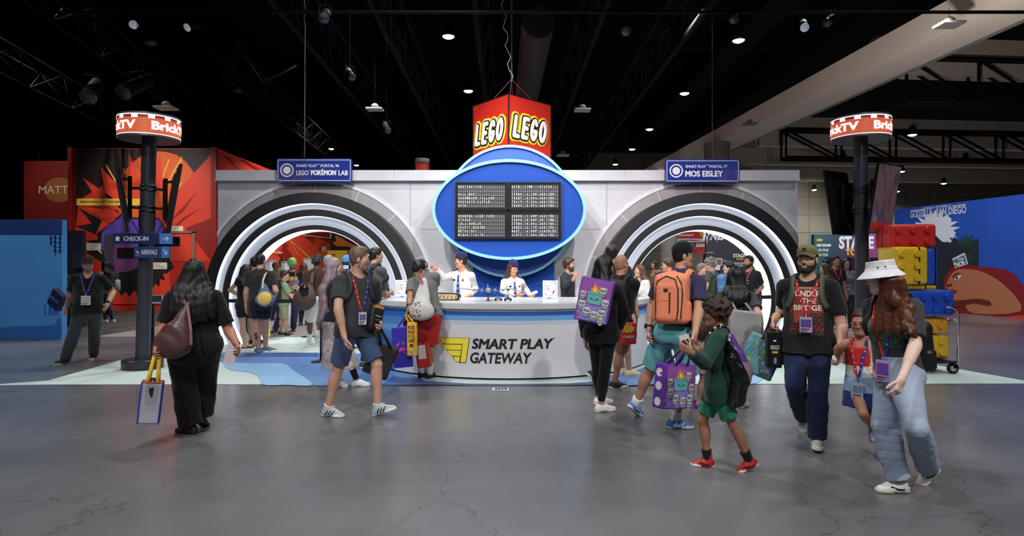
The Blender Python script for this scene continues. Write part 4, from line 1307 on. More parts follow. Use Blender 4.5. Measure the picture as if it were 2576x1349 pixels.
text(mb, '2829', (g0, X1.copy(), V((0, 1, 0))), 0.015, 0.012, (g1 - g0).x - 0.03, (G(1240, 977).y - g0.y), 0.006, 0.02, mi=1)
props(mb.build('booth_number_sticker', [mat('sticker_white', (225, 225, 222), 0.5), mat('ink_black', (20, 20, 20), 0.5)]), 'small white number sticker on the concrete before the counter', 'sticker')
mb = MB().box((-40, 13.4, 0), (-10.35, 22.7, 0.012))
props(mb.build('carpet', mat('grey_brown_carpet', (78, 68, 62), 0.95, bump=0.3, bscale=40, var=0.3, vscale=6)), 'grey brown carpet before the red comic booth', 'carpet')
mb = MB().box((-9.5, 14.1, 0), (9.5, 26, 0.012))
props(mb.build('carpet', mat('grey_wood_carpet', (138, 130, 124), 0.8, bump=0.1, bscale=20, var=0.22, vscale=3, stretch=(0.4, 3, 1))), 'grey wood-look flooring inside the portals', 'carpet')
# ------------------------------------------------------------------ the stand: wall, portals, signs, counter
def wall_mat():
	m, nt, b, N, L = node_mat('stand_wall', 0.42)
	tc = N('ShaderNodeTexCoord')
	n = N('ShaderNodeTexNoise'); n.inputs['Scale'].default_value = 3; n.inputs['Detail'].default_value = 6
	L(tc.outputs['Object'], n.inputs['Vector'])
	r = N('ShaderNodeValToRGB')
	r.color_ramp.elements[0].position = 0.3; r.color_ramp.elements[0].color = lin((196, 194, 200)) + (1,)
	r.color_ramp.elements[1].position = 0.7; r.color_ramp.elements[1].color = lin((206, 205, 210)) + (1,)
	L(n.outputs['Fac'], r.inputs['Fac']); L(r.outputs['Color'], b.inputs['Base Color'])
	return m
WALLM = wall_mat()
WY = 13.2
AX = (-4.13, 3.96); AZ = 0.903
WX0, WX1, WZ = -6.28, 6.095, 3.655
def arc_pts(cx, cz, r, n=48):
	a0 = -math.asin(min(1, cz / r)); a1 = math.pi - a0
	return [(cx + r * math.cos(a0 + (a1 - a0) * i / n), cz + r * math.sin(a0 + (a1 - a0) * i / n)) for i in range(n + 1)]
out = [(WX0, 0)]
for c in AX:
	out += arc_pts(c, AZ, 1.92)[::-1]
out += [(WX1, 0), (WX1, WZ), (WX0, WZ)]
mb = MB()
fw = (V((0, WY, 0)), X1.copy(), Z1.copy())
mb.prism(out, (V((0, WY + 0.25, 0)), X1.copy(), Z1.copy()), 0.25, 0)
for px in (1032, 1526):
	x = (px - CX) * WY / F
	mb.box((x - 0.004, WY - 0.004, 0), (x + 0.004, WY, 3.42), 1)
for xa, xb in ((-1.95, -0.2), (0.2, 1.9)):
	z = HC + (672 - 577) * WY / F
	mb.box((xa, WY - 0.003, z - 0.004), (xb, WY, z + 0.004), 1)
stand_wall = props(mb.build('wall_stand', [WALLM, mat('seam_grey', (120, 118, 122), 0.6)]), kind='structure')
mb = MB()
mb.box((WX0, WY - 0.10, 3.47), (WX1, WY - 0.001, WZ), 0)
mb.box((WX0, WY - 0.13, 3.43), (WX1, WY - 0.001, 3.47), 0)
for x in (-4.9, -2.5, 0, 2.4, 4.8): mb.box((x - 0.003, WY - 0.103, 3.47), (x + 0.003, WY - 0.1, WZ), 1)
props(mb.build('trim_6', [WALLM, MATS['seam_grey']]), kind='structure')
def ring_solid(mb, cx, cz, ri, ro, y0, y1, mi=0, n=96, clip=None):
	vs = []
	ang = []
	for r in (ro, ri):
		a0 = -math.asin(min(1, cz / r)); ang.append((a0, math.pi - a0))
	for i in range(n + 1):
		t = i / n
		for (r, (a0, a1)), y in (((ro, ang[0]), y0), ((ri, ang[1]), y0), ((ri, ang[1]), y1), ((ro, ang[0]), y1)):
			a = a0 + (a1 - a0) * t
			x = cx + r * math.cos(a)
			if clip: x = min(max(x, clip[0]), clip[1])
			vs.append((x, y, cz + r * math.sin(a)))
	fs = []
	for i in range(n):
		for k in range(4):
			a = i * 4 + k; b_ = i * 4 + (k + 1) % 4
			fs.append((a, b_, b_ + 4, a + 4))
	fs += [(3, 2, 1, 0), (n * 4, n * 4 + 1, n * 4 + 2, n * 4 + 3)]
	return mb.add(vs, fs, mi)
RBLK = mat('portal_black', (24, 24, 28), 0.42)
RGRY = mat('portal_pale_grey', (186, 192, 204), 0.5)
RLED = mat('portal_light', (244, 248, 255), 0.5, emit=1.5)
RIM = mat('portal_rim_lilac', (228, 225, 232), 0.5)
RBAND = mat('portal_band_grey', (158, 154, 158), 0.5, var=0.05, vscale=6)
for i, cx in enumerate(AX):
	t = thing('portal_arch', ('round portal archway with black rings and white light strips, left of the counter', 'round portal archway with black rings and white light strips, right of the counter')[i], 'archway', (cx, 13.0, 0))
	cw = cx - (0.06 if i == 0 else -0.06)
	mb = MB(); ring_solid(mb, cw, AZ, 2.24, 2.50, WY - 0.02, WY - 0.001, 0, clip=(WX0, WX1))
	for a in (22, 47, 68, 90, 112, 133, 158):
		c, s_ = math.cos(math.radians(a)), math.sin(math.radians(a))
		p0 = V((cw + 2.25 * c, WY - 0.021, AZ + 2.25 * s_)); p1 = V((cw + 2.49 * c, WY - 0.021, AZ + 2.49 * s_))
		if WX0 < p1.x < WX1: mb.bar(p0, p1, 0.012, 0.004, 1, up=(0, 1, 0))
	mb.build('grey_band', [RBAND, RIM], t)
	mb = MB(); ring_solid(mb, cw, AZ, 2.49, 2.555, WY - 0.035, WY - 0.001, 0, clip=(WX0, WX1)); shade_auto(mb.build('rim', RIM, t))
	for nm, m, ri, ro, y0, y1 in (('outer_black_ring', RBLK, 2.012, 2.238, 12.75, 13.19), ('light_strip', RLED, 2.0, 2.012, 12.757, 12.86),
								  ('grey_ring', RGRY, 1.896, 2.0, 12.86, 13.1), ('middle_black_ring', RBLK, 1.758, 1.896, 12.85, 13.19), ('light_strip', RLED, 1.746, 1.758, 12.857, 12.97),
								  ('grey_ring', RGRY, 1.576, 1.746, 12.97, 13.3), ('inner_black_ring', RBLK, 1.478, 1.576, 12.96, 13.42), ('light_lining', RLED, 1.466, 1.478, 12.97, 13.41)):
		mb = MB(); ring_solid(mb, cx, AZ, ri, ro, y0, y1)
		shade_auto(mb.build(nm, m, t), 40)
# signs over the portals
SBLUE = mat('sign_blue', (34, 52, 134), 0.18, coat=0.3)
SWHT = mat('sign_white', (226, 224, 230), 0.5)
def portal_sign(x0, y0, x1, y1, rows, label):
	Y = 12.93
	k = Y / F
	t = thing('portal_sign', label, 'sign', P((x0 + x1) / 2, y1, Y))
	fr = front(x0, y1, Y); w_, h_ = (x1 - x0) * k, (y1 - y0) * k
	mb = MB(); mb.prism(rrect(0, 0, w_, h_, 0.035, 5), fr, 0.045, 0, -0.045); mb.build('panel', SBLUE, t)
	mb = MB()
	a = rrect(0.025, 0.025, w_ - 0.025, h_ - 0.025, 0.03, 5); b_ = rrect(0.036, 0.036, w_ - 0.036, h_ - 0.036, 0.022, 5)
	n = len(a); o, x, y = fr; nr = V((0, -1, 0))
	mb.add([o + x * p[0] + y * p[1] + nr * 0.002 for p in a + b_], [(i, (i + 1) % n, n + (i + 1) % n, n + i) for i in range(n)])
	mb.build('border', SWHT, t)
	mb = MB()
	cxx, cyy = (26 if x0 < 1000 else 27) * k, h_ * 0.5
	ring2(mb, fr, cxx, cyy, 17 * k, 17 * k, 3.2 * k, 0.006, 0, 48); mb.prism(circ(cxx, cyy, 9.5 * k), fr, 0.006)
	mb.build('ring_emblem', SWHT, t)
	mb = MB()
	for body, px, py, wd, ht, bold, sx in rows:
		text(mb, body, fr, (px - x0) * k, (y1 - py) * k, wd * k, ht * k, 0.003, bold)
	mb.build('lettering', SWHT, t)
	return t
portal_sign(696, 399, 885, 458, [('SMART PLAY', 745.5, 420.8, 52, 7.3, 0.02, 1), ('TM', 799, 415, 5, 2.6, 0.01, 1), ('PORTAL 96', 806.5, 420.8, 46.5, 7.3, 0.02, 1),
	('LEGO', 745, 441.3, 31.5, 12.5, 0.03, 1), ('®', 777.5, 430, 2.6, 2.8, 0.0, 1), ('POKÉMON', 783, 441.3, 61.5, 16.5, 0.03, 1), ('TM', 846, 430.5, 4, 2.4, 0, 1), ('LAB', 851.5, 441.3, 24, 12.5, 0.03, 1)],
	'blue hanging sign with ring emblem above the left portal')
portal_sign(1674, 401, 1861, 459, [('SMART PLAY', 1724.5, 422.6, 51, 7.0, 0.02, 1), ('TM', 1777, 417, 5, 2.6, 0.01, 1), ('PORTAL 77', 1784.5, 422.6, 45, 7.0, 0.02, 1), ('MOS EISLEY', 1724.5, 445, 93, 15.5, 0.03, 1)],
	'blue hanging sign with ring emblem above the right portal')
cable([P(766, 398, 12.9), P(766.5, 330, 12.9), P(767, 60, 12.9), P(764, 45, 12.9), P(769, 30, 12.9), P(765, 10, 12.9), P(768, -40, 12.9)], 0.012, 'suspension_cable', 'pale chain cable holding the left portal sign', mat('steel_cable', (120, 120, 118), 0.4, 0.6))
cable([P(1792, 400, 12.9), P(1791, -40, 12.9)], 0.006, 'suspension_cable', 'thin cable holding the right portal sign', MATS['steel_cable'])
# hanging cube with its wordmark
RED = mat('cube_red_fabric', (214, 42, 28), 0.55, bump=0.05, bscale=300)
t = thing('cube_sign', 'red four sided cube sign hanging over the blue disc', 'sign', P(1281, 400, 13.3))
front_c = V(((1279.5 - CX) * 12.78 / F, 12.78, 0)); rt_c = V(((1386 - CX) * 13.70 / F, 13.70, 0)); lf_c = V(((1190 - CX) * 13.78 / F, 13.78, 0))
back_c = rt_c + lf_c - front_c
zb, zt = 3.975, 5.19
cn = [lf_c, front_c, rt_c, back_c]
mb = MB(); mb.add([p + UP * zb for p in cn] + [p + UP * zt for p in cn], [(0, 1, 5, 4), (1, 2, 6, 5), (2, 3, 7, 6), (3, 0, 4, 7), (3, 2, 1, 0), (4, 5, 6, 7)])
mb.build('fabric_box', RED, t)
mb = MB()
for p in cn: mb.bar(p + UP * zb, p + UP * zt, 0.028, mi=0)
for i in range(4):
	for z in (zb, zt): mb.bar(cn[i] + UP * z, cn[(i + 1) % 4] + UP * z, 0.02, mi=0)
mb.build('frame', BLKP, t)
def strokes(segs, fr, rad, th, name, m):
	o, x, y = fr; n = x.cross(y).normalized()
	D = SDF(0.008)
	for pts in segs:
		for i in range(len(pts) - 1):
			D.cap(o + x * pts[i][0] + y * pts[i][1], o + x * pts[i + 1][0] + y * pts[i + 1][1], rad, k=0.001, flat=(n, th / rad))
	D.cut(o, -n)
	return D.build(name, [m], t)
def wordmark():
	sl = 0.22
	def sh(pts, x0): return [(x0 + x + sl * y, y) for x, y in pts]
	segs = [sh([(0, 1), (0, 0), (0.40, 0)], 0), sh([(0.40, 1), (0, 1), (0, 0), (0.40, 0)], 0.84), sh([(0, 0.5), (0.34, 0.5)], 0.84)]
	g = [(0.24 + 0.24 * math.cos(a), 0.5 + 0.5 * math.sin(a)) for a in [math.radians(40 + 300 * i / 18) for i in range(19)]]
	segs.append(sh(g + [(0.46, 0.42), (0.28, 0.42)], 1.68))
	segs.append(sh([(0.25 + 0.25 * math.cos(2 * math.pi * i / 22), 0.5 + 0.5 * math.sin(2 * math.pi * i / 22)) for i in range(23)], 2.58))
	return segs
WM = wordmark()
LY, LK, LW = mat('mark_yellow', (250, 222, 40), 0.5), mat('mark_black', (22, 16, 14), 0.5), mat('mark_white', (250, 240, 225), 0.5)
for a, b_, x0f, y0f, wf in ((lf_c, front_c, 0.105, 0.27, 0.76), (front_c, rt_c, 0.105, 0.30, 0.76)):
	d = (b_ - a); L_ = d.length; x = d.normalized()
	k = L_ * wf / 3.3
	segs = [[(L_ * x0f + p * k, (zt - zb) * y0f + q * k * 1.32) for p, q in s_] for s_ in WM]
	fr = (a + UP * zb, x, UP.copy())
	strokes(segs, fr, 0.126, 0.020, 'wordmark_yellow', LY); strokes(segs, fr, 0.096, 0.030, 'wordmark_outline', LK); strokes(segs, fr, 0.062, 0.042, 'wordmark', LW)
	mb = MB(); text(mb, '®', fr, L_ * 0.955, (zt - zb) * 0.63, 0.035, 0.035, 0.004); mb.build('register_mark', LK, t)
mid = (cn[0] + cn[2]) / 2 + UP * (zt + 0.62)
top_pt = P(1287, 200, 13.2)
mb = MB()
for p in cn: mb.tube([p + UP * zt + (cn[0] + cn[2] - p * 2) * 0.18, top_pt], 0.008, 6)
mb.tube([top_pt, top_pt + UP * 3], 0.02, 6)
mb.build('hanging_wires', mat('wire_grey', (130, 130, 132), 0.4, 0.5), t)
# blue disc and oval sign with split-flap boards
DB = mat('disc_blue', (20, 70, 162), 0.6, spec=0.25, var=0.03, vscale=3)
DB2 = mat('disc_bright_blue', (34, 88, 190), 0.5)
DL = mat('disc_rim_blue', (140, 200, 232), 0.45)
t = thing('departure_sign', 'large blue oval sign with light blue rim and split-flap boards above the counter', 'sign', V((-0.05, 12.6, 0)))
Y2 = 12.62; k = Y2 / F; c2 = front(1283, 532, Y2)
mb = MB(); mb.prism(circ(0, 0, 163 * k, None, 72), c2, 0.12, 0, -0.12); mb.build('round_disc', DB2, t)
mb = MB(); ring2(mb, c2, 0, 0, 166.5 * k, 166.5 * k, 6.5 * k, 0.18, 0, 72, -0.13); shade_auto(mb.build('round_rim', DL, t))
Y3 = 12.15; k = Y3 / F; c3 = front(1281, 528, Y3)
mb = MB(); mb.prism(circ(0, 0, 190 * k, 123 * k, 84), c3, 0.10, 0, -0.10); mb.build('oval_panel', DB, t)
mb = MB(); ring2(mb, c3, 0, 0, 193 * k, 126.5 * k, 7.5 * k, 0.16, 0, 96, -0.10); shade_auto(mb.build('oval_rim', DL, t))
for x in (-138, 132): MB().box((c3[0].x + x * k - 0.003, Y3 - 0.004, c3[0].z - 0.62), (c3[0].x + x * k + 0.003, Y3, c3[0].z + 0.62)).build('panel_seam', mat('seam_blue', (70, 110, 190), 0.5), t)
x0, x1 = (1191 - CX) * 12.95 / F, (1394 - CX) * 12.95 / F
MB().box((x0, 12.86, 0), (x1, 12.98, 2.0)).build('pedestal', DB, t, bevel=0.005)
MB().box((-0.9, 12.25, 2.4), (0.8, 13.19, 3.0)).build('wall_mount', BLKP, t)
BK = mat('board_black', (17, 17, 19), 0.6, spec=0.2); BG = mat('flap_grey', (80, 82, 88), 0.5); BW = mat('flap_white', (212, 212, 214), 0.6); BK2 = mat('board_frame', (16, 16, 18), 0.4)
Yb = Y3 - 0.01; kb = Yb / F
boards = ((1145, 459, 1277.5, 529, ['DESTINATION', '', 'HAIL MARY', 'HOGSMEADE VILLAGE', 'HOGWARTS CASTLE', 'HOTH'], 1153, 467),
		  (1279, 459, 1412, 529, ['GATE  TIME   STATUS', '', '77309  4 10P ARRIVED', '75457  3 00A ARRIVED', '75419  9 34A ARRIVED', '75454  5 07A ARRIVED'], 1287, 467),
		  (1144.5, 531, 1277, 602, ['HUNDRED ACRE WOOD', 'HYRULE', 'ISLA NUBLAR', 'KRUSTY BURGER', 'METRU NUI', 'MINAS TIRITH'], 1153, 540.5),
		  (1278.5, 531, 1412, 602, ['43300  1 00P ARRIVED', '72093 10 00P ON TIME', '77984 10 00A ARRIVED', '10352 12 17P ARRIVED', '8637   6 00P CANCELED', '11377  7 00A DELAYED'], 1287, 540.5))
for bi, (xa, ya, xb, yb, rows, lx, ly) in enumerate(boards):
	fr = front(xa, yb, Yb)
	mb = MB(); mb.prism([(0, 0), ((xb - xa) * kb, 0), ((xb - xa) * kb, (yb - ya) * kb), (0, (yb - ya) * kb)], fr, 0.05, 0, 0)
	e = 0.012
	w_, h_ = (xb - xa) * kb, (yb - ya) * kb
	for q in ((0, 0, w_, e), (0, h_ - e, w_, h_), (0, 0, e, h_), (w_ - e, 0, w_, h_)):
		mb.prism([(q[0], q[1]), (q[2], q[1]), (q[2], q[3]), (q[0], q[3])], fr, 0.012, 1, 0.05)
	pb = mb.build('flap_board', [BK, BK2], t)
	fl_ = MB(); le = MB()
	o, x, y = fr
	for r_, row in enumerate(rows):
		for c_ in range(22):
			ux = (lx - xa + c_ * 5.37) * kb; uy = (yb - ly - 7 - r_ * 9.42) * kb
			cw, ch = 4.1 * kb, 6.6 * kb
			n = V((0, -1, 0))
			def q(a, b_, c, d, z, mi, B): B.add([o + x * a + y * b_ + n * z, o + x * c + y * b_ + n * z, o + x * c + y * d + n * z, o + x * a + y * d + n * z], [(0, 1, 2, 3)], mi)
			g = row[c_] if c_ < len(row) else ' '
			blank = g == ' '
			q(ux, uy + ch * 0.52, ux + cw, uy + ch, 0.052, 0 if blank else 1, fl_)
			q(ux, uy + ch * 0.06, ux + cw, uy + ch * 0.48, 0.052, 0 if blank else 1, fl_)
			q(ux, uy - ch * 0.10, ux + cw, uy - ch * 0.02, 0.053, 2, fl_)
			if not blank:
				vs, fs = glyphs(g, 0.03, 0, 2)
				gw = max(v[0] for v in vs) - min(v[0] for v in vs)
				gw2 = min(cw * 0.8, gw * ch * 1.2)
				text(le, g, fr, ux + (cw - gw2) / 2, uy + ch * 0.08, gw2, ch * 0.86, 0.055, 0.03, res=2)
	fl_.build('flaps', [BG, BK2, BW], pb)
	if le.v: le.build('flap_letters', BW, pb)
# ------------------------------------------------------------------ the curved counter
KX, KY, KR = -0.05, 11.15, 2.44
def counter_mat():
	m, nt, b, N, L = node_mat('counter_front', 0.4)
	uv = N('ShaderNodeTexCoord'); sp = N('ShaderNodeSeparateXYZ'); L(uv.outputs['UV'], sp.inputs[0])
	# plain bands of print from floor (0) to top (1); u = arc length from the middle, scaled
	r = N('ShaderNodeValToRGB'); r.color_ramp.interpolation = 'CONSTANT'
	el = r.color_ramp.elements
	stops = [(0.0, (222, 222, 226)), (0.775, (196, 206, 224)), (0.835, (112, 168, 220)), (0.905, (46, 98, 186)), (0.965, (236, 236, 238))]
	while len(el) < len(stops): el.new(0.5)
	for e_, (p_, c_) in zip(el, stops): e_.position = p_; e_.color = lin(c_) + (1,)
	L(sp.outputs['Y'], r.inputs['Fac'])
	r2 = N('ShaderNodeValToRGB'); r2.color_ramp.interpolation = 'CONSTANT'
	el = r2.color_ramp.elements
	stops = [(0.0, (60, 112, 188)), (0.5, (82, 140, 205)), (0.62, (112, 168, 220)), (0.72, (82, 140, 205)), (0.84, (52, 104, 190)), (0.965, (236, 236, 238))]
	while len(el) < len(stops): el.new(0.5)
	for e_, (p_, c_) in zip(el, stops): e_.position = p_; e_.color = lin(c_) + (1,)
	L(sp.outputs['Y'], r2.inputs['Fac'])
	# the blue runs down the left flank along a curve
	mu = N('ShaderNodeMath', operation='MULTIPLY_ADD'); L(sp.outputs['Y'], mu.inputs[0]); mu.inputs[1].default_value = 0.06; mu.inputs[2].default_value = 0.265
	lt = N('ShaderNodeMath', operation='LESS_THAN'); L(sp.outputs['X'], lt.inputs[0]); L(mu.outputs[0], lt.inputs[1])
	mx = N('ShaderNodeMix', data_type='RGBA'); L(lt.outputs[0], mx.inputs[0]); L(r.outputs['Color'], mx.inputs[6]); L(r2.outputs['Color'], mx.inputs[7])
	# scuffs
	n = N('ShaderNodeTexNoise'); n.inputs['Scale'].default_value = 38; n.inputs['Detail'].default_value = 6
	tc2 = N('ShaderNodeTexCoord'); L(tc2.outputs['Object'], n.inputs['Vector'])
	rs = N('ShaderNodeValToRGB'); rs.color_ramp.elements[0].position = 0.27; rs.color_ramp.elements[0].color = (0.5, 0.5, 0.5, 1); rs.color_ramp.elements[1].position = 0.31
	L(n.outputs['Fac'], rs.inputs['Fac'])
	mm = N('ShaderNodeMix', data_type='RGBA', blend_type='MULTIPLY'); mm.inputs[0].default_value = 0.5
	L(mx.outputs[2], mm.inputs[6]); L(rs.outputs['Color'], mm.inputs[7])
	L(mm.outputs[2], b.inputs['Base Color'])
	return m
def KP(u, z, off=0.0):
	"""Point on the counter front: u metres of arc right of the middle, z height."""
	a = u / KR
	return V((KX + (KR + off) * math.sin(a), KY - (KR + off) * math.cos(a), z))
t = thing('reception_counter', 'curved white reception counter with blue stripes and black lettering', 'counter', V((KX, KY - 1.2, 0)))
zt_ = 1.0
me = bpy.data.meshes.new('m'); N_ = 120; A_ = math.radians(97)
vs = [tuple(KP(KR * (-A_ + 2 * A_ * i / N_), z)) for z in (0.03, zt_) for i in range(N_ + 1)]
vs += [tuple(KP(KR * (-A_ + 2 * A_ * i / N_), z, -0.05)) for z in (0.03, zt_) for i in range(N_ + 1)]
M_ = N_ + 1
fs = [(i, i + 1, M_ + i + 1, M_ + i) for i in range(N_)] + [(2 * M_ + i + 1, 2 * M_ + i, 3 * M_ + i, 3 * M_ + i + 1) for i in range(N_)]
fs += [(M_ + i, M_ + i + 1, 3 * M_ + i + 1, 3 * M_ + i) for i in range(N_)]
me.from_pydata(vs, [], fs)
uvl = me.uv_layers.new(name='uv')
for li, l in enumerate(me.loops):
	j = l.vertex_index % (2 * M_); uvl.data[li].uv = ((j % M_) / N_, 0.0 if j < M_ else 1.0)
cf = link('front_panel', me, counter_mat(), t); shade_auto(cf)
def arcpoly(r, a=A_, n=80): return [(KX + r * math.sin(-a + 2 * a * i / n), KY - r * math.cos(-a + 2 * a * i / n)) for i in range(n + 1)]
def dshape(mb, r, z0, z1, mi=0, yb=10.6):
	o_ = [p for p in arcpoly(r) if p[1] < yb - 0.02]
	x_ = math.sqrt(r * r - (KY - yb) ** 2)
	o_ = [(KX - x_, yb)] + o_ + [(KX + x_, yb)]
	n = len(o_)
	vs_ = [(a, b_, z0) for a, b_ in o_] + [(a, b_, z1) for a, b_ in o_]
	return mb.add(vs_, [tuple(range(n))[::-1], tuple(range(n, 2 * n))] + [(i, (i + 1) % n, n + (i + 1) % n, n + i) for i in range(n)], mi)
mb = MB(); dshape(mb, KR + 0.05, 1.0, 1.085); o = mb.build('counter_top', mat('counter_top_white', (206, 206, 210), 0.3), t, bevel=0.008)
mb = MB(); dshape(mb, KR - 0.06, 0.0, 0.06); mb.build('plinth', mat('plinth_dark', (24, 24, 26), 0.6), t)
mb = MB().box((KX - 2.34, 10.5, 0.03), (KX + 2.34, 10.55, 1.0)); mb.build('back_panel', SWHT, t)
# lettering and wing emblem: px of the photo laid on the curved front
s0 = F / (KY - KR)
def uz(px, py):
	"""Arc position and height of a photo pixel on the counter front."""
	# ray against the cylinder
	d = V(((px - CX) / F, 1, -(py - CY) / F)); ox, oy = -KX, -KY
	a = d.x ** 2 + 1; b_ = 2 * (ox * d.x + oy); c = ox * ox + oy * oy - KR * KR
	tt = (-b_ - math.sqrt(max(b_ * b_ - 4 * a * c, 0))) / (2 * a)
	return KR * math.atan2(d.x * tt - KX, KY - tt), HC + d.z * tt
def curved(name, mb, m, off):
	"""Lays a flat (u, z) mesh on the curved front, cut finely enough to follow it."""
	me = mb.mesh(); bm = bmesh.new(); bm.from_mesh(me)
	us = [v.co.x for v in bm.verts]
	u = min(us) + 0.04
	while u < max(us):
		bmesh.ops.bisect_plane(bm, geom=bm.verts[:] + bm.edges[:] + bm.faces[:], plane_co=(u, 0, 0), plane_no=(1, 0, 0)); u += 0.04
	for v in bm.verts: v.co = KP(v.co.x, v.co.y, off + v.co.z)
	bm.to_mesh(me); bm.free()
	return link(name, me, m, t)
INK = mat('lettering_black', (30, 32, 32), 0.5)
flat = (V((0, 0, 0)), X1.copy(), V((0, 1, 0)))
mb = MB()
for body, xa, xb, yt, yb_ in (('SMART PLAY', 1188, 1390, 851, 878), ('GATEWAY', 1183, 1338.5, 887, 914)):
	u0, z0 = uz(xa, yb_); u1, z1 = uz(xb, yt)
	text(mb, body, flat, u0, z0, u1 - u0, z1 - z0, 0.0, 0.014 if body[0] == 'S' else 0.03, 0.18, res=4)
u0, z0 = uz(1391, 852.5); text(mb, 'TM', flat, u0, z0, 0.03, 0.015, 0)
curved('lettering', mb, INK, 0.004)
def wing(inner):
	e = inner
	P_ = lambda pts: [uz(x, y) for x, y in pts]
	return [P_([(1105 + e, 849.5 + e * .5), (1181 - e * 1.1, 851 + e * .5), (1172 - e * .7, 912.5 - e), (1158 + e * .9, 912 - e), (1163.5 + e, 866 - e), (1118, 865.5 - e), (1110 + e, 859)]),
			P_([(1110 + e, 866 + e * .5), (1163 - e, 867 + e * .5), (1161.5 - e, 881 - e * .5), (1126, 880 - e * .5), (1116, 875)]),
			P_([(1125 + e, 881 + e * .5), (1161 - e, 882 + e * .5), (1159 - e, 896.5 - e * .5), (1138, 895.5 - e * .5), (1129, 889)]),
			P_([(1140 + e * 1.3, 897 + e * .5), (1158.5 - e, 897.5 + e * .5), (1156.5 - e, 912.5 - e), (1147, 909 - e * .5), (1142 + e, 903)])]
mb = MB()
for p in wing(-1.0): mb.prism(p, flat, 0.0015, 0)
curved('wing_outline', mb, INK, 0.003)
mb = MB()
for p in wing(0.7): mb.prism(p, flat, 0.0015, 0)
curved('wing_emblem', mb, mat('wing_yellow', (255, 236, 66), 0.5), 0.005)
# ------------------------------------------------------------------ things on the counter
def table_sign(px, py, Y, label, yaw=0):
	c = P(px, py, Y); c.z = 1.085
	t = thing('table_sign', label, 'sign', c, 'white info cards on the counter')
	w_, h_ = 0.24, 0.30
	x = X1.copy()
	fr = (c - x * w_ / 2 + UP * 0.0, x, UP.copy())
	mb = MB(); mb.prism([(0, 0), (w_, 0), (w_, h_), (0, h_)], fr, 0.006); mb.build('acrylic_holder', mat('acrylic', (235, 238, 240), 0.1, alpha=0.55), t)
	mb = MB(); mb.prism([(-0.03, -0.0), (w_ + 0.03, 0), (w_ + 0.03, 0.012), (-0.03, 0.012)], (c - x * w_ / 2 + V((0, 0.05, 0)), x, UP.copy()), 0.10); mb.build('foot', MATS['acrylic'], t)
	mb = MB(); z = 0.0065
	R_ = lambda a, b_, c_, d, mi, zz=z: mb.prism([(a, b_), (c_, b_), (c_, d), (a, d)], fr, 0.0006, mi, zz)
	R_(0.004, 0.03, w_ - 0.004, h_ - 0.004, 0)
	R_(0.08, 0.0, 0.13, 0.03, 1); R_(0.13, 0.0, 0.15, 0.03, 2)
	a = rrect(0.025, 0.06, w_ - 0.02, h_ - 0.03, 0.03, 4); b_ = rrect(0.029, 0.064, w_ - 0.024, h_ - 0.034, 0.027, 4)
	n = len(a); o, xx, yy = fr
	mb.add([o + xx * p[0] + yy * p[1] + V((0, -0.0075, 0)) for p in a + b_], [(i, (i + 1) % n, n + (i + 1) % n, n + i) for i in range(n)], 3)
	for i, xo in enumerate((0.15, 0.17, 0.19)): mb.add([o + xx * (xo + a_) + yy * b2 + V((0, -0.008, 0)) for a_, b2 in ((0, h_ - 0.005), (0.008, h_ - 0.005), (0.078 - i * 0.02, h_ - 0.075 + i * 0.02), (0.07 - i * 0.02, h_ - 0.075 + i * 0.02))], [(0, 1, 2, 3)], (1, 4, 1)[i])
	text(mb, 'FIND, RETURN', fr, 0.055, 0.212, 0.095, 0.014, 0.0085, 0.02, mi=3)
	text(mb, '& WIN!', fr, 0.055, 0.192, 0.05, 0.014, 0.0085, 0.02, mi=3)
	for i in range(5): R_(0.055, 0.172 - i * 0.011, 0.055 + 0.08 - (i % 2) * 0.012, 0.176 - i * 0.011, 5)
	mb.add([o + xx * p + yy * q + V((0, -0.0085, 0)) for p, q in ((0.15, 0.078), (0.178, 0.088), (0.196, 0.145), (0.168, 0.135))], [(0, 1, 2, 3)], 4)
	mb.add([o + xx * p + yy * q + V((0, -0.0085, 0)) for p, q in ((0.182, 0.14), (0.186, 0.14), (0.20, 0.19), (0.196, 0.19))], [(0, 1, 2, 3)], 3)
	R_(0.045, 0.075, 0.06, 0.09, 4)
	mb.build('card', [mat('card_white', (240, 240, 242), 0.5), mat('card_blue', (70, 130, 200), 0.5), mat('card_pale_blue', (160, 205, 235), 0.5), INK, mat('card_red', (200, 40, 36), 0.5), mat('card_grey_text', (130, 130, 134), 0.5)], t)
table_sign(1014, 749, 10.35, 'white info card with red tag picture at the left end of the counter')
table_sign(1384, 752, 9.9, 'white info card with red tag picture before the man in a dark jacket')
# tread-like travelator model
c = G(1126, 756, 1.085)
t = thing('conveyor_model', 'tan and black toy conveyor belt model lying on the counter', 'toy model', c)
prof = [(-0.17, 0.0), (0.13, 0.0), (0.165, 0.02), (0.175, 0.055), (0.165, 0.09), (0.13, 0.105), (-0.17, 0.115), (-0.2, 0.06)]
mb = MB(); mb.prism(prof, (c + V((0, 0.0, 0.001)), V((1, -0.12, 0)).normalized(), UP.copy()), 0.20, 0, -0.2); mb.build('tread', mat('toy_black', (26, 26, 28), 0.4), t, bevel=0.008)
inn = [(x * 0.9, 0.055 + (z - 0.055) * 0.74) for x, z in prof]
mb = MB(); mb.prism(inn, (c + V((0, 0.0, 0.001)), V((1, -0.12, 0)).normalized(), UP.copy()), 0.008, 0)
for i in range(5): mb.bar(c + V((-0.13 + i * 0.062, -0.012 + 0.007 * (2 - i), 0.03)), c + V((-0.11 + i * 0.062, -0.012 + 0.007 * (2 - i), 0.075)), 0.008, 0.004, 1, up=(0, 1, 0))
mb.build('side_plate', [mat('toy_tan', (206, 178, 140), 0.45), MATS['toy_black']], t)
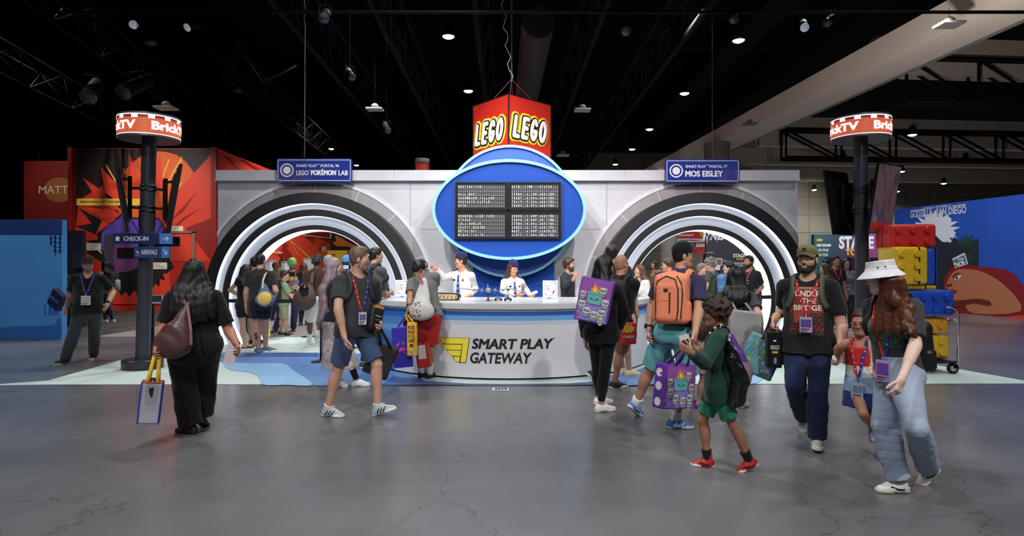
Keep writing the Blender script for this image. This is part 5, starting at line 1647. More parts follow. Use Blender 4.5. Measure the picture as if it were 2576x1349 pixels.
# airliner model on a stand
c = G(1228, 757.5, 1.085)
t = thing('aeroplane_model', 'grey toy propeller aeroplane on a brown stand on the counter', 'toy model', c)
TG = mat('toy_grey', (150, 155, 162), 0.4); TD = mat('toy_dark_grey', (70, 74, 80), 0.4)
MB().box(c + V((-0.03, -0.03, 0)), c + V((0.03, 0.03, 0.015))).box(c + V((-0.02, -0.02, 0.015)), c + V((0.02, 0.02, 0.03))).build('stand_base', mat('toy_brown', (96, 58, 42), 0.5), t)
MB().tube([c + UP * 0.03, c + UP * 0.13], 0.012, 8).build('stand_post', MATS['toy_brown'], t)
ax = V((0.1, -1, 0)).normalized()
b0 = c + UP * 0.165
o = MB().tube([b0 - ax * 0.22, b0 - ax * 0.1, b0 + ax * 0.06, b0 + ax * 0.10, b0 + ax * 0.125], [0.015, 0.034, 0.040, 0.034, 0.016], 14).build('fuselage', TG, t, True)
sx = ax.cross(UP).normalized()
mb = MB()
for sg in (1, -1): mb.add([b0 + sx * sg * 0.03 + ax * 0.05 - UP * 0.01, b0 + sx * sg * 0.45 + ax * 0.0 + UP * 0.02, b0 + sx * sg * 0.45 - ax * 0.05 + UP * 0.02, b0 + sx * sg * 0.03 - ax * 0.06 - UP * 0.01] + [b0 + sx * sg * 0.03 + ax * 0.05 + UP * 0.004, b0 + sx * sg * 0.45 + ax * 0.0 + UP * 0.026, b0 + sx * sg * 0.45 - ax * 0.05 + UP * 0.026, b0 + sx * sg * 0.03 - ax * 0.06 + UP * 0.004], [(0, 1, 2, 3), (7, 6, 5, 4), (0, 4, 5, 1), (1, 5, 6, 2), (2, 6, 7, 3)])
mb.build('wings', TD, t)
MB().prism([(-0.0, 0), (0.05, 0.0), (0.05, 0.08), (0.02, 0.085)], (b0 - ax * 0.21 - sx * 0.004, ax * -1, UP.copy()), 0.008).build('tail_fin', TG, t)
for q in (-0.22, -0.10, 0.10, 0.22):
	e = b0 + sx * q + ax * 0.05 + UP * 0.002
	en = MB().tube([e - ax * 0.05, e + ax * 0.02, e + ax * 0.035], [0.016, 0.019, 0.010], 10).build('engine', TG, t, True)
	mb = MB()
	for a in (20, 110, 200, 290): mb.bar(e + ax * 0.036, e + ax * 0.036 + (sx * math.cos(math.radians(a)) + UP * math.sin(math.radians(a))) * 0.042, 0.008, 0.003, 0, up=tuple(ax))
	mb.build('propeller', mat('toy_silver', (200, 202, 206), 0.3, 0.6), en)
for i, (px, py, lab) in enumerate(((1254, 756.5, 'small grey and blue toy vehicle beside the toy aeroplane'), (1278, 757, 'small dark toy vehicle with mast right of the blue one'))):
	c = G(px, py, 1.085)
	t = thing('toy_vehicle', lab, 'toy model', c)
	MB().box(c + V((-0.045, -0.04, 0.018)), c + V((0.045, 0.04, 0.045))).box(c + V((-0.025, -0.03, 0.045)), c + V((0.02, 0.03, 0.075 if i == 0 else 0.06))).build('chassis', TG if i == 0 else TD, t, bevel=0.003)
	for sx_ in (-0.045, 0.04):
		for sy in (-0.045, 0.035): MB().tube([c + V((sx_, sy, 0.018)), c + V((sx_, sy + 0.012, 0.018))], 0.018, 12).build('wheel', MATS['toy_black'], t, True)
	if i == 0: MB().tube([c + V((-0.01, -0.02, 0.085)), c + V((0.015, -0.02, 0.085))], 0.018, 10).build('turret', mat('toy_blue', (50, 90, 170), 0.4), t, True)
	else: MB().tube([c + V((0.0, 0, 0.06)), c + V((0, 0, 0.17))], 0.006, 8).tube([c + V((-0.02, 0, 0.16)), c + V((0.03, 0, 0.17))], 0.01, 8).build('mast', TG, t, True)
# ------------------------------------------------------------------ neighbouring booths
class Pic:
	"""A printed picture on an upright panel: crop coordinates -> metres on the panel."""
	def __init__(s, fr, k, conv):
		s.fr, s.k, s.conv = fr, k, conv
	def pts(s, p):
		return [((x - CX) * s.k, (CY - y) * s.k) for x, y in (s.conv(a) for a in p)]
	def poly(s, mb, p, z, mi=0): return mb.prism(s.pts(p), s.fr, 0.002, mi, z)
	def line(s, mb, a, b_, wd, z, mi=0):
		(x0, y0), (x1, y1) = s.pts([a, b_]); d = math.hypot(x1 - x0, y1 - y0); ux, uy = -(y1 - y0) / d * wd / 2, (x1 - x0) / d * wd / 2
		return mb.prism([(x0 + ux, y0 + uy), (x1 + ux, y1 + uy), (x1 - ux, y1 - uy), (x0 - ux, y0 - uy)], s.fr, 0.002, mi, z)
	def text(s, mb, body, a, b_, z, mi=0, bold=0.02, shear=0.0):
		"""Letters in the box with lower left a, upper right b_."""
		(x0, y0), (x1, y1) = s.pts([a, b_])
		return text(mb, body, s.fr, x0, y0, x1 - x0, y1 - y0, z, bold, shear, mi)
BR = mat('booth_red', (206, 46, 32), 0.5, var=0.12, vscale=0.7)
BR2 = mat('booth_dark_red', (150, 30, 24), 0.5); BR3 = mat('booth_bright_red', (226, 66, 42), 0.5)
BDK = mat('booth_brown_black', (34, 20, 20), 0.5); BCV = mat('booth_cave_black', (26, 26, 24), 0.5)
BVI = mat('booth_violet', (92, 70, 170), 0.5, var=0.5, vscale=1.2); BVB = mat('booth_violet_rock', (62, 48, 84), 0.5, var=0.4, vscale=2)
BYE = mat('booth_yellow', (240, 196, 70), 0.5); BCR = mat('bubble_cream', (236, 232, 206), 0.5); BNK = mat('print_black', (24, 22, 24), 0.5)
BOR = mat('booth_orange', (226, 96, 40), 0.5)
YB = 22.75
kB = YB / F
t = thing('comic_booth', 'tall red booth with comic burst picture behind the left pole', 'booth', P(360, 781, YB))
xl, xr = (178 - CX) * kB, (536 - CX) * kB
zT = 5.97
MB().box((xl, YB, 0), (xr + 0.1, YB + 0.3, zT)).build('front_wall', BR, t)
MB().box((-10.97, YB, 0), (-10.85, 37.0, zT)).build('side_wall', BR3, t)
for x0, x1 in ((178, 188), (535, 549)): MB().box(((x0 - CX) * kB, YB - 0.15, 0), ((x1 - CX) * kB, YB + 0.02, zT + 0.02)).build('corner_post', BR2, t)
pc = Pic(front(CX, CY, YB), kB, lambda p: (p[0] / 3.137 + 180, p[1] / 3.137 + 370))
ms = [BDK, BR, BR2, BR3, BCV, BVI, BVB, BYE, BCR, BNK, BOR]
mb = MB()
pc.poly(mb, [(28, 15), (1108, 15), (1106, 55), (985, 215), (960, 190), (900, 110), (830, 60), (740, 36), (650, 32), (560, 60), (480, 120), (380, 230), (200, 330), (60, 420), (28, 660)], 0.002, 0)
mb.build('dark_sky_print', BDK, t)
mb = MB()
for p in ([(640, 40), (740, 40), (830, 66), (900, 120), (955, 200), (960, 300), (900, 420), (700, 600), (450, 620), (330, 420), (400, 230), (500, 110)],): pc.poly(mb, smooth_poly(p, 3), 0.006, 10)
mb.m = [0] * len(mb.m); mb.build('orange_glow_print', BOR, t)
mb = MB()
for p in ([(88, 240), (200, 408), (300, 470), (420, 560), (380, 440)], [(233, 155), (262, 385), (430, 520), (470, 430)], [(455, 40), (440, 420), (600, 520), (560, 300)], [(700, 60), (640, 230), (640, 420), (730, 330)],
		  [(1106, 55), (640, 560), (640, 900), (1100, 900)], [(110, 470), (250, 490), (360, 500), (400, 560), (240, 560)]):
	pc.poly(mb, p, 0.010, 0)
mb.build('red_rays_print', BR3, t)
mb = MB()
for p in ([(990, 355), (770, 590), (880, 515)], [(1025, 482), (880, 560), (740, 700), (900, 570)], [(120, 475), (262, 490), (200, 455)], [(1106, 560), (1106, 900), (900, 640)], [(262, 385), (280, 430), (233, 155)]):
	pc.poly(mb, p, 0.014, 0)
mb.build('dark_rays_print', BR2, t)
mb = MB()
pc.poly(mb, [(60, 480), (235, 575), (250, 640), (300, 600), (345, 570), (400, 520), (480, 555), (690, 560), (745, 640), (740, 800), (810, 950), (725, 1010), (780, 1060), (700, 1040), (735, 1110), (660, 1075), (690, 1130), (620, 1100), (520, 1185), (500, 1130), (450, 1180), (425, 1140), (395, 1170), (340, 1100), (230, 900), (120, 830), (190, 770), (115, 735), (200, 690), (35, 625), (165, 605)], 0.018, 0)
mb.build('cave_print', BCV, t)
mb = MB()
pc.poly(mb, [(245, 670), (300, 610), (350, 585), (400, 545), (480, 570), (690, 570), (735, 650), (700, 700), (640, 790), (640, 880), (500, 930), (350, 900), (230, 800)], 0.022, 0)
mb.build('violet_glow_print', BVI, t)
mb = MB()
pc.poly(mb, [(262, 705), (285, 688), (325, 688), (342, 720), (346, 860), (330, 940), (290, 930), (258, 850)], 0.026, 0)
mb.build('rock_print', mat('booth_grey_rock', (64, 60, 74), 0.5, var=0.4, vscale=2), t)
mb = MB(); pc.poly(mb, smooth_poly([(345, 800), (430, 765), (530, 800), (545, 900), (480, 985), (350, 990)], 3), 0.027, 0); mb.build('rock_print', mat('booth_plum_rock', (120, 62, 122), 0.5, var=0.5, vscale=3), t)
mb = MB(); pc.poly(mb, smooth_poly([(250, 930), (350, 985), (480, 975), (560, 930), (700, 960), (690, 1080), (520, 1160), (400, 1140), (300, 1040)], 3), 0.028, 0); mb.build('ground_print', BCV, t)
mb = MB()
for p in ([(195, 690), (240, 590), (300, 610)], [(285, 610), (345, 535), (350, 580)], [(330, 1190), (365, 1125), (400, 1180), (430, 1140), (460, 1185), (500, 1130), (530, 1190), (560, 1240), (330, 1240)], [(640, 1130), (665, 1075), (700, 1120), (700, 1040), (745, 1060), (725, 1000), (780, 1000), (800, 1240), (640, 1240)], [(120, 740), (205, 690), (210, 730)], [(110, 830), (190, 770), (215, 800)]):
	pc.poly(mb, p, 0.030, 0)
mb.build('red_teeth_print', BR3, t)
mb = MB()
for a, b_ in (((275, 143), (368, 300)), ((413, 165), (418, 215)), ((773, 100), (722, 240)), ((880, 70), (740, 320)), ((880, 70), (842, 210)), ((873, 280), (832, 355)), ((660, 480), (650, 530))):
	pc.line(mb, a, b_, 0.045, 0.020, 0)
mb.build('yellow_streaks_print', BYE, t)
def bubble(label_rows, box, tail, m, shear=0.12):
	mb = MB()
	x0, y0, x1, y1 = box
	pc.poly(mb, [(x0, y0 + 4), (x0 + 5, y0), (x1 - 5, y0), (x1, y0 + 4), (x1, y1 - 5), (x1 - 5, y1), (x0 + 5, y1), (x0, y1 - 5)], 0.034, 0)
	if tail: pc.poly(mb, tail, 0.034, 0)
	n = len(label_rows)
	for i, r_ in enumerate(label_rows):
		h_ = (y1 - y0) / (n + 0.6); yb_ = y0 + (i + 1.1) * h_
		wmax = (x1 - x0) * 0.84 * (len(r_) / max(len(q) for q in label_rows))
		pc.text(mb, r_, (x0 + (x1 - x0) * 0.08, yb_), (x0 + (x1 - x0) * 0.08 + wmax, yb_ - h_ * 0.62), 0.038, 1, 0.02, shear)
	return mb.build('speech_panel', [m, BNK], t)
bubble(['MEANWHILE, AT THE MA'], (45, 408, 410, 463), [(400, 409), (640, 409), (640, 462), (400, 462)], BYE)
bubble(["\"I'VE GOT A SERIOUS", 'BONE TO PICK WITH', 'THESE CROWDS..."'], (82, 760, 236, 815), [(205, 812), (232, 812), (248, 846)], BCR)
bubble(["\"I'M A REAL MONSTER", 'WHEN IT COMES TO', 'THE LINES IN HALL H..."'], (752, 626, 886, 672), [(756, 668), (790, 670), (738, 690)], BCR)
bubble(["I'M JUST HAPPY TO", 'HAVE A LIL BREAK', 'FROM BEING A DOCTOR/', '(NATIONAL) PRESIDENT!"'], (590, 912, 758, 964), None, BCR)
MB().box(((485 - CX) * kB, YB - 0.05, 0.0), ((492 - CX) * kB, YB, 2.9)).box(((430 - CX) * kB, YB - 0.05, 2.85), ((492 - CX) * kB, YB, 2.92)).build('door_edge', mat('door_edge_grey', (150, 110, 100), 0.4), t)
# the long side wall, seen through the left portal
class PicX:
	def __init__(s, X): s.X = X
	def p(s, px, py):
		Y = s.X * F / (px - CX); return V((s.X, Y, HC - (py - CY) * Y / F))
px_ = PicX(-10.84)
def side_poly(name, polys, m):
	mb = MB()
	for i, pl in enumerate(polys):
		v = [px_.p(x, y) + V((0.004 + 0.004 * i, 0, 0)) for x, y in pl]; n = len(v)
		mb.add(v, [tuple(range(n))])
	return mb.build(name, m, t)
side_poly('dark_shard_print', [[(708, 618), (718, 603), (726, 622)], [(764, 592), (790, 596), (791, 614)], [(802, 599), (832, 600), (831, 613)], [(600, 400), (615, 403), (660, 430), (640, 425)], [(560, 392), (575, 396), (600, 425)], [(700, 640), (714, 615), (735, 645), (730, 672)]], BR2)
side_poly('yellow_line_print', [[(728, 604), (729.5, 604), (781, 649), (778, 650)], [(728, 604), (730, 604), (749, 640), (748, 641)]], BYE)
side_poly('window_print', [[(766, 587), (831, 587), (831, 600), (766, 592)]], BR2)
mb = MB()
for a, b_ in (((765, 592.5), (831, 599.5)), ((831, 586), (831, 600))):
	p0, p1 = px_.p(*a) + V((0.03, 0, 0)), px_.p(*b_) + V((0.03, 0, 0)); mb.bar(p0, p1, 0.05, 0.04)
mb.build('window_frame_print', BCR, t)
def side_text(name, body, x0, y0, x1, y1, m, bold=0.03, shear=0.0):
	A, B = px_.p(x0, y0), px_.p(x1, y0); A2 = px_.p(x0, y1)
	x = (B - A); x.z = 0
	mb = MB(); text(mb, body, (A, V((0, 1, 0)), UP.copy()), 0, 0, x.length, A2.z - A.z, 0.06, bold, shear)
	# the wall looks towards +X: letters run along +Y
	return mb.build(name, m, t)
side_text('lettering', 'SDCC LINEUP!', 680, 637, 707, 631.5, BCR)
side_text('fan_lettering', 'FAN', 806, 633, 818, 618, BCR, 0.05)
side_poly('burst_print', [[(802, 628), (806, 622), (803, 617), (808, 617), (809, 612), (813, 616), (817, 613), (818, 619), (818, 634), (805, 634)]], BR2)
# orange, navy and yellow booth at its end
t = thing('display_booth', 'navy and orange booth with yellow boxes seen through the left portal', 'booth', P(870, 745, 37.3))
Y = 37.3; k = Y / F
def rectY(mb, x0, y0, x1, y1, Y, th, mi=0):
	a, b_ = P(x0, y1, Y), P(x1, y0, Y)
	return mb.box((a.x, Y - th, a.z), (b_.x, Y, b_.z), mi)
NAVY = mat('booth_navy', (28, 30, 62), 0.5); BORG = mat('booth_amber', (222, 136, 44), 0.5, var=0.3, vscale=1.5); BYL = mat('booth_lemon', (232, 206, 52), 0.5)
rectY(MB(), 833, 560, 960, 745, Y, 0.2).build('back_wall', NAVY, t)
pq = Pic(front(CX, CY, Y - 0.21), (Y - 0.21) / F, lambda p: (p[0] / 8.05 + 640, p[1] / 8.05 + 570))
mb = MB(); pq.poly(mb, smooth_poly([(1580, 300), (1640, 310), (1650, 240), (1625, 190), (1700, 200), (1900, 320), (2040, 380), (2040, 420), (1680, 400)], 3), 0, 0); mb.build('orange_print', BORG, t)
rectY(MB(), 836, 620.5, 878, 631, Y - 0.25, 0.05).build('black_panel', BNK, t)
rectY(MB(), 833, 631, 882, 745, Y - 0.3, 0.8).build('yellow_box', BYL, t)
pq = Pic(front(CX, CY, Y - 1.11), (Y - 1.11) / F, lambda p: (p[0] / 8.05 + 640, p[1] / 8.05 + 570))
mb = MB(); pq.poly(mb, smooth_poly([(1570, 570), (1610, 555), (1640, 580), (1590, 590)], 3), 0, 0); ring2(mb, front(873, 648, Y - 1.11), 0, 0, 0.16, 0.24, 0.05, 0.004, 0, 24); mb.build('red_print', BR2, t)
for i, (x0, x1, y0, y1, Yp, lab) in enumerate(((676, 688, 655, 720, 20, 'white display plinth inside the left portal, behind the standing men'), (770, 796, 650, 720, 24, 'white display plinth inside the left portal, right of the green slime hat'), (716, 726, 658, 730, 19, 'white display plinth inside the left portal, just left of the slime hat'))):
	a, b_ = P(x0, 745, Yp), P(x1, y0, Yp)
	tp_ = thing('display_plinth', lab, 'plinth', (0.5 * (a.x + b_.x), Yp, 0.012))
	MB().box((a.x, Yp - 0.3, 0.012), (b_.x, Yp + 0.2, b_.z - 0.02)).build('body', SWHT, tp_, bevel=0.01)
	MB().box((a.x - 0.02, Yp - 0.32, b_.z - 0.02), (b_.x + 0.02, Yp + 0.22, b_.z)).build('top', SWHT, tp_, bevel=0.005)
# far left: aquarium-blue panel, navy panel, red banner
BL1 = mat('panel_sky_blue', (74, 138, 202), 0.45, var=0.15, vscale=1.5); BL2 = mat('panel_deep_blue', (24, 52, 110), 0.45); BL3 = mat('panel_mid_blue', (46, 98, 168), 0.45)
Yp = 13.55
t = thing('blue_panel', 'light blue panel with dark blue plant silhouettes at the far left edge', 'panel', P(100, 855, Yp))
xa, xb = P(-40, 0, Yp).x, (156.5 - CX) * Yp / F
MB().box((xa, Yp, 0), (xb, Yp + 0.15, HC + (672 - 553) * Yp / F)).build('board', BL1, t)
pq = Pic(front(CX, CY, Yp), Yp / F, lambda p: (p[0] / 3.745 + 122, p[1] / 3.745 + 560))
mb = MB(); pq.poly(mb, [(-500, -25), (128, -25), (128, 120), (-500, 115)], 0.002); mb.build('top_band_print', BL2, t)
mb = MB()
for x0, y0, y1, sc in ((25, 115, 220, 0.7), (65, 110, 305, 1.0), (110, 115, 290, 0.8)):
	pq.line(mb, (x0, y0), (x0, y1), 0.02, 0.006)
	n = int((y1 - y0) / 40)
	for i in range(n):
		y = y0 + 12 + i * 40
		pq.poly(mb, [(x0, y), (x0 - 22 * sc, y + 34), (x0 - 6, y + 26), (x0, y + 40), (x0 + 6, y + 26), (x0 + 22 * sc, y + 34)], 0.006)
mb.build('hanging_plants_print', BL2, t)
mb = MB(); pq.poly(mb, smooth_poly([(-500, 1000), (0, 970), (60, 960), (110, 900), (110, 1090), (0, 1110), (-500, 1150)], 3), 0.004)
for x0 in (-30, 10, 30, 52, 66, 85): pq.line(mb, (x0, 870), (x0 - 8 + (x0 % 3) * 8, 700 + (x0 % 7) * 14), 0.03, 0.006)
mb.build('seabed_print', BL3, t)
t = thing('navy_panel', 'dark navy panel with a screen behind the blue panel at far left', 'panel', P(180, 840, 16.4))
a, b_ = P(150, 840, 16.4), P(207, 580, 16.4)
MB().box((a.x, 16.4, 0), (b_.x, 16.55, b_.z)).build('board', mat('panel_navy', (26, 24, 48), 0.4), t)
MB().box((P(184, 0, 16.35).x, 16.3, P(0, 675, 16.35).z), (P(211, 0, 16.35).x, 16.4, P(0, 631, 16.35).z)).build('screen', mat('screen_dim', (36, 36, 52), 0.15), t)
mb = MB(); text(mb, 'RE...', front(157, 655, 16.39), 0, 0, 0.14, 0.07, 0.004); mb.build('lettering', mat('letter_violet', (150, 110, 200), 0.5), t)
t = thing('red_banner', 'dark red banner with pale round glow and big letters at far left', 'banner', P(150, 560, 24.5))
a, b_ = P(60, 556, 24.5), P(182, 405, 24.5)
MB().box((a.x, 24.5, a.z), (b_.x, 24.6, b_.z)).build('cloth_panel', mat('banner_red', (128, 24, 20), 0.6, var=0.3, vscale=0.6), t)
MB().prism(circ(0, 0, 0.62, 0.5, 24), front(150, 478, 24.49), 0.004).build('glow_disc', mat('banner_ochre', (168, 96, 52), 0.6, var=0.3, vscale=1.5), t)
mb = MB(); text(mb, 'MATTEL', front(98, 487, 24.48), 0, 0, 1.6, 0.30, 0.004, 0.0); mb.build('lettering', mat('banner_cream', (240, 226, 190), 0.5), t)
MB().tube([P(100, 405, 24.55), P(100, 200, 24.55)], 0.02, 6).tube([P(170, 405, 24.55), P(170, 200, 24.55)], 0.02, 6).build('hanging_rods', BLKP, t)
# right side: stage tour banner wall and the blue city mural
Yt = 30.0; k = Yt / F
t = thing('stage_banner', 'teal and violet banner wall with big silver letters behind the right pole', 'banner', P(2140, 754, Yt))
STL = bpy.data.materials.new('stage_gradient'); STL.use_nodes = True
nt = STL.node_tree; bb = nt.nodes['Principled BSDF']; bb.inputs['Roughness'].default_value = 0.5
tc = nt.nodes.new('ShaderNodeTexCoord'); sp_ = nt.nodes.new('ShaderNodeSeparateXYZ'); rp = nt.nodes.new('ShaderNodeValToRGB')
nt.links.new(tc.outputs['Generated'], sp_.inputs[0]); nt.links.new(sp_.outputs[0], rp.inputs[0]); nt.links.new(rp.outputs[0], bb.inputs['Base Color'])
els = rp.color_ramp.elements
while len(els) < 6: els.new(0.5)
for e_, (p_, c_) in zip(els, ((0, (40, 92, 96)), (0.25, (34, 66, 80)), (0.45, (70, 40, 84)), (0.72, (150, 52, 128)), (0.86, (120, 70, 110)), (1, (150, 120, 110)))): e_.position = p_; e_.color = lin(c_) + (1,)
a, b_ = P(2048, 754, Yt), P(2238, 590, Yt)
MB().box((a.x, Yt, 0), (b_.x, Yt + 0.3, b_.z)).build('wall_panel', STL, t)
fr = front(CX, CY, Yt - 0.01)
def T(mb, body, x0, yb_, x1, yt, mi=0, bold=0.02, shear=0.0, Y_=Yt, fr_=None):
	k_ = Y_ / F
	text(mb, body, fr_ or fr, (x0 - CX) * k_, (CY - yb_) * k_, (x1 - x0) * k_, (yb_ - yt) * k_, 0.004, bold, shear, mi)
mb = MB(); T(mb, 'STAGE', 2110, 627, 2198, 594, 0, 0.05); mb.build('big_lettering', mat('letter_silver', (200, 205, 215), 0.4), t)
mb = MB(); T(mb, 'TOUR', 2126, 643, 2184, 627, 0, 0.05); mb.build('gold_lettering', mat('letter_gold', (222, 160, 40), 0.5), t)
mb = MB(); T(mb, 'FORM YOUR BAND', 2054, 621, 2090, 614, 0, 0.02, 0.2); T(mb, 'ON STAGE', 2058, 633, 2084, 626, 0, 0.02, 0.2); T(mb, 'ON TOUR', 2058, 645, 2082, 638, 0, 0.02, 0.2)
mb.build('small_lettering', SWHT, t)
mb = MB(); mb.box((P(2054, 0, Yt).x, Yt - 0.01, P(0, 607, Yt).z), (P(2069, 0, Yt).x, Yt, P(0, 601.5, Yt).z)); mb.build('gold_label', MATS['letter_gold'], t)
mb = MB()
for i in range(9): mb.box((P(2080 + i * 19, 0, Yt - 0.6).x, Yt - 0.7, 0.4), (P(2080 + i * 19 + 15, 0, Yt - 0.6).x, Yt - 0.4, 2.05 - (i % 3) * 0.1))
mb.build('merchandise_rack', mat('rack_black', (20, 20, 22), 0.5, var=0.6, vscale=6), t)
# blue mural, its wall runs towards the viewer
mx0, my0, mx1, my1 = 15.0, 25.0, 16.3, 16.0
MD = V((mx1 - mx0, my1 - my0, 0)); ML = MD.length; MX = MD.normalized(); MN = MX.cross(UP)
def mpt(px, py):
	"""Photo pixel to (u, z) on the mural wall."""
	d = V(((px - CX) / F, 1, -(py - CY) / F)); o = V((mx0, my0, 0))
	n = MN; tt = (o - V((0, 0, HC))).dot(n) / d.dot(n); p = V((0, 0, HC)) + d * tt
	return (p - V((mx0, my0, 0))).dot(MX), p.z
FM = (V((mx0, my0, 0)), MX, UP.copy())
ztop = mpt(2250, 528)[1]
t = thing('city_mural', 'big blue mural wall with white burst and a red-haired face at far right', 'mural', (mx0 + MX.x * ML / 2, my0 + MX.y * ML / 2, 0))
u0 = mpt(2250, 600)[0]
mb = MB(); mb.prism([(u0, 0), (ML, 0), (ML, ztop), (u0, ztop)], FM, 0.2, 0, -0.2); mb.build('wall_panel', mat('mural_blue', (34, 78, 176), 0.5, var=0.25, vscale=0.7), t)
def mpoly(mb, p, z, mi=0): return mb.prism([mpt(*q) for q in p], FM, 0.002, mi, z)
cvt = lambda p: (p[0] / 5.621 + 2000, p[1] / 5.621 + 480)
mb = MB()
bc = (1990, 560)
pts = []
for i in range(44):
	a = 2 * math.pi * i / 44; r_ = (330 if i % 2 else 250) + 40 * math.sin(i * 2.3)
	pts.append(cvt((bc[0] + r_ * math.cos(a), bc[1] - r_ * 0.86 * math.sin(a))))
mpoly(mb, pts, 0.004); mb.build('white_burst_print', mat('mural_white', (208, 212, 226), 0.5), t)
mb = MB(); mpoly(mb, [cvt(p) for p in [(1500, 830), (1900, 700), (1990, 630), (2080, 720), (2200, 740), (2260, 650), (2350, 760), (2600, 700), (2600, 1600), (1500, 1640)]], 0.008); mb.build('dark_city_print', mat('mural_dark', (30, 38, 48), 0.5, var=0.4, vscale=1.5), t)
mb = MB()
for cx_, cy_, sc in ((2430, 720, 1.0), (2420, 930, 0.8)):
	for i in range(11):
		a = math.radians(-20 + i * 36); L_ = 190 * sc
		e = (cx_ + L_ * math.cos(a), cy_ + L_ * 0.7 * math.sin(a)); w1 = (cx_ + 20 * math.cos(a + 1.57), cy_ + 20 * math.sin(a + 1.57)); w2 = (cx_ - 20 * math.cos(a + 1.57), cy_ - 20 * math.sin(a + 1.57))
		mpoly(mb, [cvt(w1), cvt(e), cvt(w2)], 0.012 + 0.0005 * i)
mb.build('palm_leaves_print', mat('mural_green', (34, 66, 40), 0.5), t)
mb = MB()
def mt(mb, body, x0, yb0, x1, yb1, h0, z, mi=0, bold=0.02):
	(a, c), (b_, d) = mpt(x0, yb0), mpt(x1, yb1); hh = mpt(x0, yb0 - h0)[1] - c
	text(mb, body, FM, a, c, b_ - a, hh, z, bold, 0, mi)
mt(mb, 'GODZILLA', 2291, 549, 2347, 544, 19, 0.02, 0, 0.03); mt(mb, 'VS', 2348, 539, 2354, 538, 7, 0.02); mt(mb, 'SAN DIEGO', 2356, 544, 2432, 536, 19, 0.02, 0, 0.03)
mb.build('title_lettering', mat('mural_silver', (196, 198, 208), 0.5), t)
mb = MB(); mt(mb, 'GODZILLA VS AMERICA', 2323, 528, 2392, 523, 5.5, 0.02); mb.build('small_title_lettering', MATS['mural_silver'], t)
mb = MB(); mpoly(mb, [(2292, 531), (2320, 528), (2320, 526.5), (2292, 529.5)], 0.02); mpoly(mb, [(2394, 520), (2430, 516), (2430, 513), (2394, 518)], 0.02); mb.build('title_rules', MATS['mural_silver'], t)
# face print (a plain generic one)
cf2 = lambda p: (p[0] / 3.212 + 2180, p[1] / 3.212 + 540)
def mface(name, polys, m, z):
	mb = MB()
	for p in polys: mpoly(mb, [cf2(q) for q in p], z)
	return mb.build(name, m, t)
HR_ = mat('mural_hair_red', (120, 24, 32), 0.5); SK_ = mat('mural_skin', (168, 104, 74), 0.5); SK2 = mat('mural_shadow_red', (96, 34, 30), 0.5)
mface('hair_print', [smooth_poly([(640, 640), (632, 520), (690, 430), (780, 400), (900, 420), (1200, 480), (1300, 800), (700, 790), (650, 740)], 3)], HR_, 0.016)
mface('face_print', [smooth_poly([(660, 600), (640, 580), (700, 470), (790, 440), (960, 470), (1150, 600), (1250, 780), (870, 800), (790, 720), (700, 730), (665, 680), (672, 640)], 3)], SK_, 0.020)
mface('neck_shadow_print', [smooth_poly([(690, 700), (790, 690), (900, 680), (1000, 700), (1000, 740), (870, 720), (740, 750)], 3)], SK2, 0.024)
mface('lips_print', [smooth_poly([(672, 618), (700, 604), (738, 622), (700, 650), (668, 668), (680, 640)], 3)], mat('mural_lips', (128, 26, 30), 0.5), 0.026)
mface('eye_print', [smooth_poly([(716, 522), (745, 496), (768, 492), (758, 516), (728, 528)], 3)], MATS['mural_white'], 0.026)
mface('iris_print', [smooth_poly([(726, 520), (732, 502), (744, 506), (738, 522)], 3)], NAVY, 0.029)
mface('brow_print', [[(698, 500), (730, 470), (775, 476), (735, 484), (704, 512)], [(645, 565), (690, 560), (705, 580), (680, 578), (655, 590)]], SK2, 0.029)
mb = MB(); mpoly(mb, [(2397, 651), (2428, 636), (2437, 664), (2405, 675)], 0.024, 0); mpoly(mb, [(2399, 655), (2427, 641), (2434, 663), (2407, 673)], 0.028, 1)
mt(mb, 'COMIC', 2401, 667, 2410, 662, 6, 0.032, 2, 0.05); mt(mb, 'CON', 2411, 656, 2426, 649, 7, 0.032, 2, 0.05); mpoly(mb, smooth_poly([(2408, 668), (2418, 658), (2430, 660), (2420, 668)], 3), 0.031, 3); mpoly(mb, circ(2419, 664, 2.6, None, 12), 0.034, 4)
mb.build('street_sign_print', [MATS['mural_white'], mat('sign_print_blue', (70, 100, 170), 0.5), mat('sign_print_yellow', (236, 214, 60), 0.5), MATS['mural_white'], NAVY], t)
mb = MB(); mb.prism([(u0, 0), (ML, 0), (ML, 0.1), (u0, 0.1)], FM, 0.01, 0, 0.0); mb.build('red_base', BR, t)
# behind the right portal: red giveaway banner, dark music booth
t = thing('giveaway_banner', 'red and white giveaway banner seen high in the right portal', 'banner', P(1740, 608, 27))
Y = 27.0
rectY(MB(), 1660, 560, 1776, 601, Y, 0.1).build('red_field', mat('banner_bright_red', (200, 40, 40), 0.5), t)
rectY(MB(), 1660, 601, 1776, 609, Y, 0.1).build('white_field', SWHT, t)
fr27 = front(CX, CY, Y - 0.105)
mb = MB(); T(mb, 'Giveaways!', 1687, 596, 1743, 588, 0, 0.03, 0, Y, fr27); mb.build('lettering', SWHT, t)
mb = MB(); T(mb, 'WWW.SATURDAYMORNINGCARDS.COM', 1706, 606.5, 1758, 603.5, 0, 0.02, 0, Y, fr27); mb.build('small_lettering', BNK, t)
mb = MB(); k = Y / F; mb.prism([((x - CX) * k, (CY - y) * k) for x, y in smooth_poly([(1758, 586), (1773, 586), (1770, 594), (1766, 598), (1761, 596)], 3)], fr27, 0.004); mb.build('green_blob_print', mat('lime_print', (172, 178, 52), 0.5), t)
rectY(MB(), 1746, 609, 1776, 640, Y + 0.1, 0.05).build('ticket_board', mat('ticket_red', (206, 70, 70), 0.5), t)
